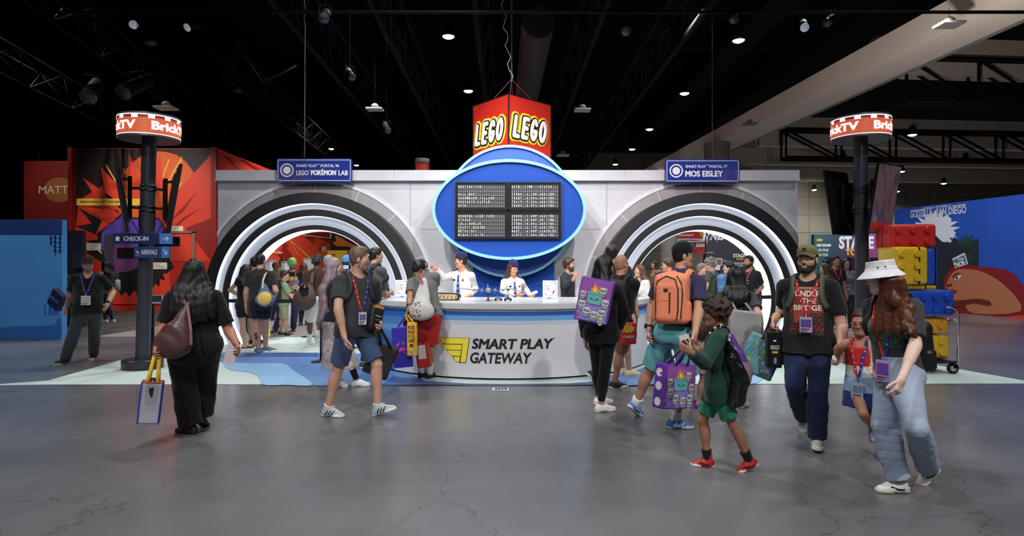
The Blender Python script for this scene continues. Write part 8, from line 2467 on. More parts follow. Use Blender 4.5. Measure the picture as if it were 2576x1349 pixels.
# --- man in red shorts leaning at the counter
p = Person('man in grey cap and red shorts leaning over the counter', 8.6, 1080, 1.77, 168,
	dict(pel=(1078, 796, 0), neck=(1064, 694, 0.22), head=(1056, 678, 0.20), shyaw=165, elL=(1031, 752, 'n'), wrL=(1029, 776, 'n'), wrR=(1090, 748, 0.75), footR=('g', 1080, 952, 150), footL=('g', 1060, 950, 165)),
	h=0.007, head=(-50, 22), skin_rgb=(176, 124, 98), w=1.06, hands={'L': {'curl': 1.1, 'd': (-0.4, -0.1, -0.9)}})
p.body(face=False, lips=False); p.shirt((112, 110, 110), 0.62, -0.06, 0.014, amp=0.005); p.pants((200, 48, 44), 0.92, 0.16, 0.012, 0.036, 'shorts', 0.007); p.shoes((24, 24, 26), (30, 30, 32), 'chunk', lace=(30, 30, 32), sock=(224, 222, 222), sock_t=0.36)
p.hair('short', (26, 22, 22), vol=0.02); p.cap((128, 128, 130)); p.beard((40, 32, 30)); p.band('L', (40, 36, 36), 0.82, 0.05, 'bracelet')
hd = p.hands['L']['c']
c_ = p.tp(0.02, -0.12, 0.06)
o = SDF(0.008).box(c_, (0.14, 0.05, 0.045), None, 0.03).build('belt_bag', [mat('navy_nylon', (40, 46, 80), 0.5)]); props(o, 'navy belt bag round the waist of the man in red shorts', 'bag')
t = thing('tote_bag', 'white cloth tote hanging from the shoulder of the man in red shorts', 'bag', P(1060, 810, 8.4))
D = SDF(0.008); D.cap(P(1063, 740, 8.40), P(1060, 775, 8.36), 0.075, 0.15, 0.05, flat=(V((0.1, 1, 0)).normalized(), 0.62)); D.ell(P(1062, 785, 8.36), (0.165, 0.09, 0.11), None, 0.05); D.cap(P(1066, 708, 8.42), P(1064, 745, 8.4), 0.05, 0.09, 0.05, flat=(V((0, 1, 0)), 0.5)); D.noise = folds(0.006, 2, 26, 0.7)
tb = D.build('body', [mat('canvas_white', (220, 218, 214), 0.8, bump=0.2, bscale=120)], t)
MB().strip([P(1062, 712, 8.36), P(1058, 695, 8.44), P(1052, 684, 8.58), P(1050, 690, 8.7)], V((0, -1, 0.2)), 0.03, 0.005).build('strap', mat('strap_redgreen', (190, 60, 60), 0.7), t)
MB().strip([P(1056, 712, 8.37), P(1050, 696, 8.45), P(1046, 686, 8.58)], V((0, -1, 0.2)), 0.012, 0.006).build('strap_edge', mat('strap_green', (70, 150, 90), 0.7), t)
bv_ = world_bvh(tb); mb = MB()
rnd = random.Random(5)
for i in range(26):
	o_ = P(1046 + rnd.uniform(-8, 12), 775 + rnd.uniform(-18, 22), 7.5); hit = bv_.ray_cast(o_, (o_ - V((0, 0, HC))).normalized())
	if hit[0]: mb.obox(hit[0], (0.008, 0.003, 0.010), None, i % 3)
mb.build('print', [mat('print_red', (190, 60, 60), 0.6), mat('print_green', (60, 120, 80), 0.6), mat('print_grey', (120, 120, 120), 0.6)], tb)
for nm, lab, top, w_, h_, d_, yw, rgb, gp in (('tote_bag', 'royal blue tote with pink drawing held by the man in red shorts', (1009, 822), 0.25, 0.55, 0.10, 6, (58, 46, 176), 0.5), ('paper_bag', 'yellow paper bag with dark red lettering held by the man in red shorts', (1037, 811), 0.13, 0.45, 0.07, -4, (240, 200, 48), 0.5),
		('plastic_bag', 'red glossy bag hanging lowest behind the yellow paper bag', (1060, 862), 0.19, 0.34, 0.06, -10, (186, 38, 40), 0.5), ('plastic_bag', 'maroon bag squeezed between the blue tote and the yellow bag', (1024, 806), 0.10, 0.46, 0.05, 0, (130, 30, 50), 0.5)):
	dy = {'royal': -0.05, 'yellow': -0.13, 'red gl': -0.02, 'maroon': 0.02}[lab[:6].strip() if lab[:6].strip() in ('royal', 'yellow', 'maroon') else 'red gl']
	b = Bag(nm, lab, 'bag', P(top[0], top[1], 8.42 + dy), w_, h_, d_, yw, rgb, rough=0.45, amp=0.003 if 'paper' in nm else 0.0045, rnd_=0.008, roll=4 if 'royal' in lab else (8 if 'red gl' in lab else 0))
	b.loops(V((hd.x, 8.42 + dy, hd.z)), tuple(int(c * 0.9) for c in rgb), 0.02, gp)
	mb = MB()
	if lab.startswith('royal'):
		for pt in ([(0.1, 0.42), (0.55, 0.50), (0.6, 0.44), (0.15, 0.36)], [(0.15, 0.55), (0.3, 0.62), (0.28, 0.58), (0.4, 0.66), (0.36, 0.58), (0.25, 0.52)], [(0.5, 0.6), (0.62, 0.66), (0.56, 0.6), (0.66, 0.62), (0.55, 0.55)], [(0.2, 0.3), (0.25, 0.34), (0.3, 0.3), (0.25, 0.27)]): b.blob(mb, pt, 0)
		for i in range(16):
			a = 2 * math.pi * i / 16; b.blob(mb, [(0.72 + r_ * math.cos(a + da), 0.40 + r_ * 0.5 * math.sin(a + da)) for r_, da in ((0.10, 0), (0.15, 0), (0.15, 0.4), (0.10, 0.4))], 0)
		mb.build('print', mat('print_pink', (220, 70, 150), 0.5), b.body)
	elif lab.startswith('yellow'):
		for i, w2 in enumerate(('KISS', 'RULES', 'MORE', 'CANDY')): b.words(mb, w2, 0.16, 0.80 - i * 0.13, 0.70, 0.105, 0)
		b.patch(mb, 0.3, 0.27, 0.66, 0.36, 0); b.disc(mb, 0.5, 0.12, 0.03, 1); b.disc(mb, 0.5, 0.12, 0.018, 2, 0.007)
		mb.build('print', [mat('candy_maroon', (140, 30, 40), 0.5), SWHT, mat('candy_pink', (220, 120, 130), 0.5)], b.body)
	elif lab.startswith('red gl'):
		b.patch(mb, 0.2, 0.35, 0.8, 0.9, 0); mb.build('print', mat('print_pale', (206, 200, 200), 0.4), b.body)
# --- woman with lavender hair in lace
p = Person('woman with long lavender hair in a pale lace skirt walking right', 8.25, 836, 1.70, 118, dict(footR=('g', 898, 972, 92), footL=('g', 850, 974, 96, -24)), h=0.008, head=(-10, 0), skin_rgb=(206, 170, 156), w=1.02, fem=True)
p.body(face=False, lips=False); p.shirt((40, 36, 40), 1.6, 0.0, 0.012)
def lace():
	m, nt, b_, N, L = node_mat('lace', 0.8)
	tc = N('ShaderNodeTexCoord'); v = N('ShaderNodeTexVoronoi', feature='DISTANCE_TO_EDGE'); v.inputs['Scale'].default_value = 48; L(tc.outputs['Object'], v.inputs['Vector'])
	v2 = N('ShaderNodeTexVoronoi'); v2.inputs['Scale'].default_value = 9; L(tc.outputs['Object'], v2.inputs['Vector'])
	r = N('ShaderNodeMath', operation='LESS_THAN'); L(v.outputs['Distance'], r.inputs[0]); r.inputs[1].default_value = 0.07
	r2 = N('ShaderNodeMath', operation='LESS_THAN'); L(v2.outputs['Distance'], r2.inputs[0]); r2.inputs[1].default_value = 0.30
	mx = N('ShaderNodeMath', operation='MAXIMUM'); L(r.outputs[0], mx.inputs[0]); L(r2.outputs[0], mx.inputs[1])
	mp = N('ShaderNodeMapRange'); L(mx.outputs[0], mp.inputs[0]); mp.inputs[3].default_value = 0.35; mp.inputs[4].default_value = 1.0; L(mp.outputs[0], b_.inputs['Alpha'])
	b_.inputs['Base Color'].default_value = lin((206, 190, 184)) + (1,)
	return m
p.dress((200, 186, 180), 0.3, 0.26, 0.30, 0.012, 'lace_skirt', lace()); p.dress((60, 54, 56), 0.25, 0.62, 0.21, 0.006, 'under_skirt')
D = SDF(0.008)
for k in 'RL': p.leg(D, k, 1.95, 0.004, 0.004)
D.build('stockings', [cloth('stocking_black', (40, 36, 40))], p.root)
p.shoes((226, 226, 230), (236, 236, 238), lace=(230, 230, 232)); p.hair('long', (158, 136, 144), 0.74, 0.016, rough=0.4, widen=1.0, name='hair')
# --- man in grey at the counter's left end
p = Person('man in grey t-shirt leaning on the left end of the counter', 9.75, 926, 1.84, 150, dict(neck=(940, 672, 0.1), elR=(968, 741, 0.5), wrR=(985, 738, 0.9)), h=0.009, head=(-30, 0), skin_rgb=(186, 138, 114), w=1.08)
p.body(face=False, lips=False); p.shirt((76, 78, 82), 0.7); p.pants((50, 54, 66), 1.95); p.shoes((60, 60, 64)); p.hair('short', (40, 30, 26), vol=0.012)
backpack(p, 'dark backpack on the man leaning at the counter\'s left end', (36, 37, 40), 0.28, 0.42, 0.13, 0.6)
# --- the hosts
def host(label, Y, px, H, yaw, J, **kw):
	p = Person(label, Y, px, H, yaw, J, h=0.007, **kw)
	p.body(); p.shirt((232, 230, 232), 1.93, -0.12, 0.014, 'shirt', 0.058, 0.005, long_e=0.014); p.pants((34, 40, 70), 1.97, 0.12, 0.014, 0.03); p.shoes((20, 20, 22), (20, 20, 22), 'low')
	NV = cloth('host_navy', (36, 44, 84)); GD = mat('host_gold', (206, 166, 70), 0.4)
	# collar
	mb = MB()
	for sg in (1, -1):
		a = p.neck + p.r * sg * 0.055 * p.q + p.f * 0.02 + p.u * 0.03; b_ = p.on(sg * 0.012, 0.94, 0.012)[0]; c_ = p.on(sg * 0.055, 0.87, 0.012)[0]; d_ = p.neck + p.r * sg * 0.085 * p.q + p.u * 0.0
		mb.add([a, b_, c_, d_], [(0, 1, 2, 3)]); mb.add([a + p.f * 0.004, b_ + p.f * 0.004, c_ + p.f * 0.004, d_ + p.f * 0.004], [(3, 2, 1, 0)])
	mb.build('collar', cloth('collar_white', (238, 236, 238)), p.shirt_o)
	# tie
	pts, nr = [], []
	for i in range(12):
		q_, n_ = p.on(0, 0.90 - 0.62 * i / 11, 0.008); pts.append(q_); nr.append(p.f)
	mb = MB()
	for i in range(11):
		wa = 0.018 + 0.026 * min(1, i / 9); mb.strip([pts[i], pts[i + 1]], p.f, wa * 1.5, 0.005, i % 3 if i > 1 else 0)
	mb.build('tie', [mat('tie_navy', (40, 56, 120), 0.5), mat('tie_sky', (100, 160, 206), 0.5), mat('tie_blue', (52, 90, 170), 0.5)], p.root)
	for sg in (1, -1):
		pts, nr = wrap(p, dense([(sg * 0.075, -0.01, 1.03), (sg * 0.15, -0.01, 0.99)], 3), 0.012)
		ep = MB().strip(pts, [UP] * len(pts), 0.052, 0.008).build('epaulette', NV, p.root)
		for i in (1, 2):
			MB().strip([pts[i] - (pts[1] - pts[0]) * 0.12, pts[i] + (pts[1] - pts[0]) * 0.15], UP, 0.054, 0.011).build('gold_stripe', GD, ep)
	def pin(a, c, hw, hh_, m, nm):
		q_, n_ = p.on(a, c, 0.008); x_ = -p.r
		MB().prism([(-hw, -hh_), (hw, -hh_), (hw, hh_), (-hw, hh_)], (q_, x_, x_.cross(p.f) * -1), 0.004).build(nm, m, p.root)
	pin(0.085, 0.74, 0.021, 0.016, BNK, 'name_badge'); pin(-0.085, 0.74, 0.018, 0.018, mat('badge_red', (200, 36, 36), 0.4), 'square_badge'); pin(-0.085, 0.74, 0.012, 0.006, SWHT, 'badge_lettering')
	D = SDF(0.006); R_ = p.HR
	D.cap(p.hp(0, -0.035, 0.085), p.hp(0, 0.03, 0.085), 0.082 * p.hs, 0.074 * p.hs, 0.01, flat=(R_ @ V((0, 0, 1)), 0.85), cuts=((p.hp(0, 0, 0.068), R_ @ V((0, -0.15, -1))), (p.hp(0, 0, 0.165), R_ @ V((0, 0.25, 1)))))
	D.cap(p.hp(0, -0.04, 0.13), p.hp(0, 0.03, 0.13), 0.070 * p.hs, 0.062 * p.hs, 0.02, flat=(R_ @ V((0, 0, 1)), 0.75), cuts=((p.hp(0, 0, 0.068), R_ @ V((0, -0.15, -1))),))
	D.build('cabin_cap', [NV], p.root)
	q_ = p.hp(0.012, 0.103, 0.10); MB().obox(q_, (0.008, 0.005, 0.008), R_).build('cap_badge', MATS['badge_red'], p.root)
	return p
p = host('host in white shirt and navy cap giving a thumbs up behind the counter', 10.95, 1162, 1.83, -42, dict(shyaw=-26, elR=(1116, 700, 'n'), wrR=(1098, 677, 'n'), elL=(1196, 726, 'f'), wrL=(1182, 744, -0.34)), head=(-44, 0), skin_rgb=(204, 150, 124), w=0.98, hands={'R': {'d': (-0.75, -0.2, 0.45), 'n': (-0.2, -0.95, -0.2), 'curl': 1.2, 'thumb_up': 1}, 'L': {'curl': 0.3, 'd': (-0.7, -0.5, -0.2), 'n': (0, -0.2, -1)}})
p.hair('short', (40, 30, 26), vol=0.004)
p = host('hostess with long brown hair in white shirt and navy cap behind the counter', 10.95, 1290, 1.68, 16, dict(elR=(1264, 732, 'n'), wrR=(1300, 740, -0.36), elL=(1322, 728, 'f'), wrL=(1334, 744, -0.38)), head=(16, 14), skin_rgb=(206, 152, 126), w=0.94, fem=True, hands={'R': {'curl': 0.7}, 'L': {'curl': 0.8, 'd': (0.6, -0.5, 0)}})
p.hair('long', (74, 52, 40), 0.34, 0.008); p.band('R', (22, 22, 24), 0.9, 0.02, 'watch_strap', watch=(0, -1, 0.3))
o = SDF(0.006).cap(P(1334, 741, 10.4), P(1349, 735, 10.38), 0.022, 0.026).build('price_scanner', [mat('scanner_white', (216, 216, 220), 0.4)]); props(o, 'white handheld device in the hostess\'s left hand', 'scanner')
p = Person('bearded man in dark patterned jacket gesturing right of the blue sign', 11.35, 1428, 1.76, 62, dict(elR=(1424, 724, 'n'), wrR=(1442, 704, 'n')), h=0.008, head=(14, 0), skin_rgb=(190, 138, 112), hands={'R': {'d': (0.35, -0.2, 0.9), 'n': (0.9, 0.3, 0), 'curl': 0.6}})
p.body(); p.shirt((40, 42, 50), 1.95, -0.14, 0.018, 'jacket', 0.06, m=mat('jacket_pattern', (44, 46, 54), 0.8, var=0.7, vscale=28, bump=0.2)); p.pants((40, 40, 46), 1.97); p.shoes(BLACK); p.hair('short', (60, 42, 34), vol=0.020); p.beard((62, 44, 36)); p.band('R', (90, 60, 40), 0.85, 0.014, 'bracelet')
p = Person('woman with long brown hair in a white blazer at the counter\'s right end', 11.95, 1610, 1.63, -52, dict(wrR=(1602, 738, -0.3)), h=0.009, head=(-20, 0), skin_rgb=(206, 164, 142), fem=True)
p.body(); p.shirt((226, 222, 216), 1.95, -0.2, 0.02, 'blazer', 0.06, v=0.25); p.pants((60, 60, 66), 1.97); p.shoes(BLACK); p.hair('long', (96, 66, 48), 0.36, 0.01); p.lanyard((50, 70, 150), low=0.3, badge=None)
# --- left portal
p = Person('man in dark cap and black t-shirt with blue lanyard at far left', 10.1, 222, 1.77, 26, dict(elL=(284, 734, 'f'), wrL=(270, 768, -0.05), elR=(178, 742, 'f'), wrR=(168, 772, 0.12), footR=('g', 164, 915, -22), footL=('g', 236, 902, 18)), h=0.007, head=(8, 0), skin_rgb=(190, 140, 116), w=1.20, belly=0.04)
p.body(); p.shirt((22, 22, 23), 0.66, -0.16, 0.018, v=0.10); p.pants((66, 70, 76), 1.97, 0.1, 0.018, 0.04, 'jeans', 0.006); p.shoes((26, 26, 28), (220, 218, 212), 'low'); p.hair('short', (60, 54, 50), vol=0.003); p.cap((36, 34, 34), logo=((176, 40, 36), [(-0.024, 0.074, 0.024, 0.100)]))
p.glasses((40, 38, 38)); p.beard((112, 104, 100)); p.lanyard((52, 54, 150), low=0.44, badge=(212, 204, 208), pic=(190, 180, 186), size=(0.13, 0.15)); p.band('L', (60, 60, 62), 0.9, 0.02, 'watch_strap', watch=(0.5, -1, 0))
p = Person('woman with black hair and grey top walking left past the comic booth', 17.6, 266, 1.77, -100, dict(footR=('g', 266, 812, -90), footL=('g', 284, 811, -85)), h=0.011, skin_rgb=(170, 124, 102), fem=True)
p.body(face=False, lips=False); p.shirt((120, 120, 124), 0.7); p.pants((52, 66, 104), 1.95); p.shoes((196, 202, 214), (226, 226, 228)); p.hair('long', (22, 19, 20), 0.36, 0.014)
backpack(p, 'black backpack with pale bottle on the woman by the comic booth', (24, 24, 26), 0.30, 0.42, 0.2, 0.6, hh=0.011)
o = MB().tube([P(296, 732, 17.35), P(296, 707, 17.35), P(296, 703, 17.35)], [0.07, 0.07, 0.03], 12).build('water_bottle', mat('bottle_sage', (140, 160, 140), 0.4), smooth=True); props(o, 'pale green water bottle in the backpack by the comic booth', 'bottle')
p = Person('person in red hat behind the cap man at far left', 15.6, 160, 1.66, -20, dict(footR=('g', 150, 830, -20), footL=('g', 160, 832, 10)), h=0.012, skin_rgb=(150, 110, 90), fem=True)
p.body(face=False, lips=False); p.shirt((36, 32, 34), 0.7); p.pants((44, 44, 52)); p.shoes((150, 40, 40)); p.hair('short', (40, 30, 30)); p.cap((176, 36, 32))
b = Bag('carton', 'navy flat box with pale lettering at the side of the cap man, far left', 'box', P(152, 735, 10.35), 0.27, 0.30, 0.09, -20, (30, 40, 86), rough=0.4, roll=-32, rnd_=0.004, amp=0)
mb = MB(); b.words(mb, 'GAME CO', 0.12, 0.45, 0.75, 0.14, 0); mb.build('print', mat('pale_print', (170, 180, 200), 0.5), b.body)
p = Person('woman in black tank top and shorts with hand on hip in the left portal', 11.9, 617, 1.63, 184, dict(elL=(578, 730, 'f'), wrL=(608, 747, 'n'), footL=('g', 616, 877, 120), footR=('g', 640, 872, 150)), h=0.009, skin_rgb=(204, 154, 130), fem=True, w=1.04, hands={'L': {'d': (1, -0.3, 0), 'n': (0, 0.5, 0.8)}})
p.body(face=False, lips=False); p.shirt(BLACK, 0.02, 0.0, 0.008, 'tank_top', 0.085); p.pants((26, 26, 30), 0.5, 0.2, 0.014, 0.022, 'shorts'); p.shoes((30, 28, 28), (34, 32, 32), 'sandal'); p.hair('long', (24, 20, 21), 0.26, 0.012)
p = Person('dark-haired man behind the couple in the left portal', 12.45, 640, 1.80, 195, dict(footR=('g', 652, 866, 160), footL=('g', 632, 866, 190)), h=0.010, skin_rgb=(166, 118, 94))
p.body(face=False, lips=False); p.shirt((28, 28, 32)); p.pants((40, 40, 46), 0.9, 0.1, 0.02, 0.03, 'shorts'); p.shoes((30, 30, 32), (200, 60, 50)); p.hair('short', (24, 20, 20))
p = Person('man in charcoal t-shirt with tattooed calf, back to us in the left portal', 11.25, 655, 1.84, 186, dict(elR=(694, 732, 'n'), wrR=(688, 752, 0.25), footL=('g', 650, 888, 112), footR=('g', 668, 886, 120)), h=0.008, head=(-16, 0), skin_rgb=(194, 144, 120), w=1.10)
p.body(face=False, lips=False); p.shirt((40, 40, 43), 0.66, -0.2, 0.016); p.pants((26, 27, 34), 0.62, 0.1, 0.02, 0.03, 'shorts'); p.shoes((58, 84, 150), (226, 222, 210), lace=(230, 228, 220), stripe=(1, (220, 170, 50), 0)); p.hair('buzz', (34, 26, 24), vol=0.006); p.lanyard((210, 180, 60), low=0.6, badge=None)
bvb = world_bvh(p.obj); mb = MB(); k0 = p.kn['L'] * 0.55 + p.an['L'] * 0.45
for dx, dz, r_ in ((0, 0, 0.03), (0.01, 0.05, 0.022), (-0.01, -0.05, 0.024), (0.015, -0.02, 0.02), (-0.012, 0.03, 0.018)):
	pts = []
	for i in range(12):
		a = 2 * math.pi * i / 12; o_ = k0 + V((dx + r_ * math.cos(a) * (0.7 if i % 2 else 1), -0.5, dz + r_ * 1.3 * math.sin(a))); h_ = bvb.ray_cast(o_, V((0, 1, 0)))
		if h_[0]: pts.append(h_[0] + V((0, -0.0015, 0)))
	if len(pts) > 4: mb.add(pts, [tuple(range(len(pts)))])
if mb.v: mb.build('tattoo', mat('tattoo_ink', (58, 54, 56), 0.6), p.obj)
b = Bag('carrier_bag', 'plain yellow carrier bag beside the legs of the man with tattooed calf', 'bag', P(670, 806, 13.5), 0.15, 0.36, 0.08, 20, (232, 206, 40), rough=0.4, amp=0.006)
b.loops(b.top + UP * 0.14, (232, 206, 40), 0.02)
t = thing('drawstring_bag', 'denim and yellow drawstring bag on the back of the man with tattooed calf', 'bag', P(667, 768, 11.0))
D = SDF(0.009); D.cap(P(664, 722, 10.98), P(667, 752, 10.94), 0.06, 0.15, 0.05, flat=(V((0, 1, 0)), 0.6)); D.ell(P(667, 754, 10.95), (0.175, 0.08, 0.10), None, 0.05); D.noise = folds(0.004, 2)
zc = P(0, 742, 10.95); xc = P(669, 742, 10.95)
D.build('body', [cloth('denim_blue', (84, 104, 136)), cloth('bag_yellow', (214, 176, 92))], t, lambda c: (((c[:, 0] - xc.x) / 0.12) ** 2 + ((c[:, 2] - xc.z + 0.06) / 0.12) ** 2 < 1).astype(int))
MB().strip([P(661, 725, 10.93), P(662, 705, 11.0), P(668, 690, 11.1), P(672, 684, 11.25)], V((0, -1, 0.2)), 0.035, 0.006).build('strap', cloth('strap_cream', (190, 176, 152)), t)
p = Person('boy in sage green t-shirt and khaki shorts in the left portal', 14.0, 714, 1.50, 112, dict(elR=(735, 748, 'n'), wrR=(748, 732, 'n'), footR=('g', 722, 846, 100), footL=('g', 706, 844, 110)), h=0.010, head=(-10, 10), skin_rgb=(206, 158, 134), w=0.9, hs=0.9)
p.body(); p.shirt((130, 150, 112), 0.66, -0.14, 0.018); p.pants((156, 158, 128), 0.95, 0.1, 0.02, 0.03, 'shorts'); p.shoes((28, 28, 32), (224, 222, 218), 'high', lace=(220, 220, 220)); p.hair('short', (58, 42, 34), vol=0.016)
b = Bag('tote_bag', 'black tote with white symbols on the back of the boy in sage green', 'bag', P(697, 702, 13.8), 0.20, 0.50, 0.10, -50, (28, 28, 32), rough=0.4)
mb = MB()
for i in range(5): b.disc(mb, 0.5, 0.12 + i * 0.18, 0.026, 0); b.disc(mb, 0.5, 0.12 + i * 0.18, 0.014, 1, 0.007)
mb.build('print', [SWHT, TVB], b.body); b.strap([b.top, p.sh['R'] + UP * 0.08], 0.03)
p = Person('bearded man in dripping green slime hat and black t-shirt', 14.85, 735, 1.80, 18, dict(elR=(722, 738, 'f'), wrR=(736, 726, -0.3), footR=('g', 692, 838, -20), footL=('g', 738, 834, 20)), h=0.008, head=(8, 22), skin_rgb=(214, 170, 148), w=1.2, belly=0.02)
p.body(); p.shirt((30, 31, 38), 0.66, -0.18, 0.018); p.pants((52, 66, 104), 1.97, 0.1, 0.016, 0.03); p.shoes((84, 66, 52), (60, 48, 40)); p.glasses(); p.beard((120, 74, 50))
D = SDF(0.008); D.ell(p.hp(0, -0.012, 0.065), (0.10 * p.hs, 0.118 * p.hs, 0.098 * p.hs), p.HR, 0.02, cuts=((p.hp(0, 0.01, 0.035), p.HR @ V((0, 0.35, -1))),))
for i in range(16):
	a = 2 * math.pi * i / 16; x_, y_ = 0.095 * math.sin(a), 0.108 * math.cos(a) - 0.012
	ln = (0.03 + 0.035 * abs(math.sin(i * 2.7))) if abs(math.cos(a)) < 0.75 or math.cos(a) < 0 else 0.018
	D.cap(p.hp(x_, y_, 0.05), p.hp(x_ * 1.02, y_ * 1.02, 0.035 - ln), 0.017, 0.012, 0.02)
D.build('slime_hat', [mat('slime_green', (140, 222, 112), 0.3)], p.root)
p.print_text([], SWHT and (230, 220, 200), 'shirt_print', panel=[(-0.12, 0.12, 0.60, 0.78, (206, 190, 80)), (-0.06, 0.16, 0.50, 0.64, (80, 130, 180)), (-0.13, 0.14, 0.20, 0.50, (140, 136, 140))]); p.lanyard((200, 50, 60), low=0.4, badge=(210, 200, 220))
p = Person('man with short dreadlocks and headphones in brown shirt and white shorts', 12.2, 797, 1.83, 190, dict(footL=('g', 778, 868, 160), footR=('g', 800, 850, 170), elL=(768, 745, 'f'), wrL=(765, 760, 0.2)), h=0.009, skin_rgb=(96, 66, 50), w=1.05)
p.body(face=False, lips=False); p.shirt((66, 46, 36), 1.95, -0.12, 0.024, 'long_sleeve_shirt'); p.pants((222, 218, 214), 0.95, 0.1, 0.026, 0.04, 'shorts'); p.shoes((220, 214, 204), (226, 220, 206), 'chunk', sock=(226, 226, 226), sock_t=0.4); p.hair('dreads', (26, 22, 22), vol=0.012); p.lanyard((50, 60, 150), low=0.5, badge=None)
mb = MB(); g = p.hs
mb.tube([p.hp(0.10 * math.sin(a), -0.01, 0.045 + 0.105 * math.cos(a)) for a in [math.radians(-95 + 190 * i / 16) for i in range(17)]], 0.010, 8)
hpn = mb.build('headphones', mat('headphone_black', (24, 24, 26), 0.35), p.root, True)
for sg in (1, -1): MB().tube([p.hp(sg * 0.075, -0.01, 0.0), p.hp(sg * 0.105, -0.01, 0.0)], 0.038, 14).build('ear_cup', MATS['headphone_black'], hpn, True)
t = thing('hobo_bag', 'large brown slouchy bag hanging at the man with headphones', 'bag', P(766, 785, 11.9))
D = SDF(0.010); D.ell(P(766, 752, 11.85), (0.22, 0.10, 0.22), None, 0.05); D.cap(P(782, 715, 11.9), P(770, 745, 11.85), 0.05, 0.16, 0.08, flat=(V((0, 1, 0)), 0.6)); D.noise = folds(0.008, 3); D.build('body', [mat('brown_leather', (74, 58, 48), 0.6, bump=0.2, bscale=60, var=0.15)], t)
MB().strip([P(784, 712, 11.82), P(787, 690, 11.95), P(790, 682, 12.15)], V((0, -1, 0.2)), 0.06, 0.01).build('strap', MATS['brown_leather'], t); SDF(0.009).ell(P(765, 728, 11.70), (0.09, 0.07, 0.10)).build('pouch', [mat('glossy_black', (18, 18, 20), 0.14)], t)
def bystander(label, Y, px, H, yaw, hair, hrgb, shirt, skin_, fem=False, length=0.34, head=(0, 0), capc=None, legs=(44, 46, 56), **kw):
	p = Person(label, Y, px, H, yaw, kw.pop('J', None), h=0.011, skin_rgb=skin_, fem=fem, head=head, **kw)
	fc = abs((yaw + head[0] + 180) % 360 - 180) < 115
	p.body(face=fc, lips=fc); p.shirt(shirt, 0.7, -0.14, 0.016); p.pants(legs, 1.96); p.shoes((40, 40, 44), (210, 208, 204)); p.hair(hair, hrgb, length, 0.014)
	if capc: p.cap(capc)
	return p
bystander('grey-haired man behind the headphone wearer in the left portal', 13.4, 824, 1.85, 150, 'short', (130, 130, 136), (90, 90, 100), (206, 160, 140))
bystander('man in brown cap by the white plinths, left portal', 18.4, 692, 1.74, 60, 'short', (50, 40, 36), (90, 60, 50), (150, 104, 82), capc=(96, 70, 58))
bystander('man with dark hair and green shirt behind the brown cap, left portal', 20.5, 709, 1.86, 70, 'short', (24, 20, 20), (70, 110, 70), (170, 120, 96))
bystander('woman with auburn hair seen from behind, right of the slime hat', 16.8, 764, 1.70, 175, 'long', (92, 56, 38), (60, 44, 40), (200, 150, 130), True)
p = bystander('person in blue knitted hat filming in the left portal', 11.9, 872, 1.80, 140, 'short', (60, 44, 38), (60, 50, 70), (206, 160, 140), J=dict(wrR=(884, 690, -0.2)))
D = SDF(0.009); D.ell(p.hp(0, -0.012, 0.06), (0.098 * p.hs, 0.117 * p.hs, 0.115 * p.hs), p.HR, 0.02, cuts=((p.hp(0, 0, 0.02), p.HR @ V((0, 0.1, -1))),)); D.build('knitted_hat', [mat('wool_blue', (76, 140, 214), 0.95, bump=0.6, bscale=60, stretch=(1, 1, 4))], p.root)
t = thing('camera_rig', 'black camera rig with small lit screen near the blue knitted hat', 'camera', P(872, 680, 11.55)); cc = P(873, 672, 11.55)
MB().obox(cc, (0.07, 0.04, 0.05)).build('housing', TVB, t, bevel=0.006); MB().obox(cc + V((-0.01, -0.042, 0.0)), (0.05, 0.002, 0.035)).build('screen', mat('screen_lit', (130, 160, 210), 0.2, emit=0.7), t); MB().tube([cc - UP * 0.05, cc - UP * 0.25], 0.015, 8).build('grip', TVB, t)
# --- right portal
p = Person('woman in dark grey t-shirt with a grey tote, black hair, back to us', 6.95, 1852, 1.59, 160, dict(footR=('g', 1866, 1026, 140), footL=('g', 1838, 1020, 170), elR=(1908, 790, 'n'), wrR=(1918, 845, 0.1)), h=0.007, skin_rgb=(206, 160, 136), w=1.06, fem=True)
p.body(face=False, lips=False); p.shirt((66, 64, 68), 0.72, -0.12, 0.020); p.pants((112, 108, 106), 0.55, 0.1, 0.026, 0.04, 'shorts'); p.shoes((200, 194, 186), (220, 216, 208), lace=(220, 220, 216)); p.hair('long', (22, 19, 21), 0.30, 0.016)
b = Bag('tote_bag', 'light grey cloth tote with round emblem on the back of the dark-haired woman', 'bag', P(1878, 782, 6.66), 0.36, 0.46, 0.10, 6, (158, 154, 154), rough=0.8, roll=-8, amp=0.010, rnd_=0.03)
mb = MB()
for r_ in (0.075, 0.06, 0.03):
	for i in range(28):
		a = 2 * math.pi * i / 28; b.blob(mb, [(0.55 + rr * math.cos(a + da) / b.w, 0.42 + rr * math.sin(a + da) / b.h) for rr, da in ((r_, 0), (r_ - 0.006, 0), (r_ - 0.006, 0.18), (r_, 0.18))], 0)
mb.build('emblem_print', mat('emblem_white', (206, 204, 204), 0.7), b.body)
for a, nm in ((-0.11, -0.07), (0.08, 0.07)):
	pts, nr = wrap(p, dense([(nm, -0.13, 0.86), (nm * 1.2, -0.05, 1.02), (nm * 1.4, 0.03, 1.0)], 3), 0.01)
	b.strap([b.top + b.x * a - b.u * 0.02 - b.n * 0.0] + pts, 0.028, (150, 146, 146), 'handle', nrm=[b.n] + nr)
p = Person('little girl in white and pink with purple shoes behind the green boy', 6.95, 1752, 1.15, 200, dict(footR=('g', 1756, 1028, 60), footL=('g', 1738, 1018, 75)), h=0.008, skin_rgb=(190, 140, 116), w=0.9, hs=0.82, fem=False)
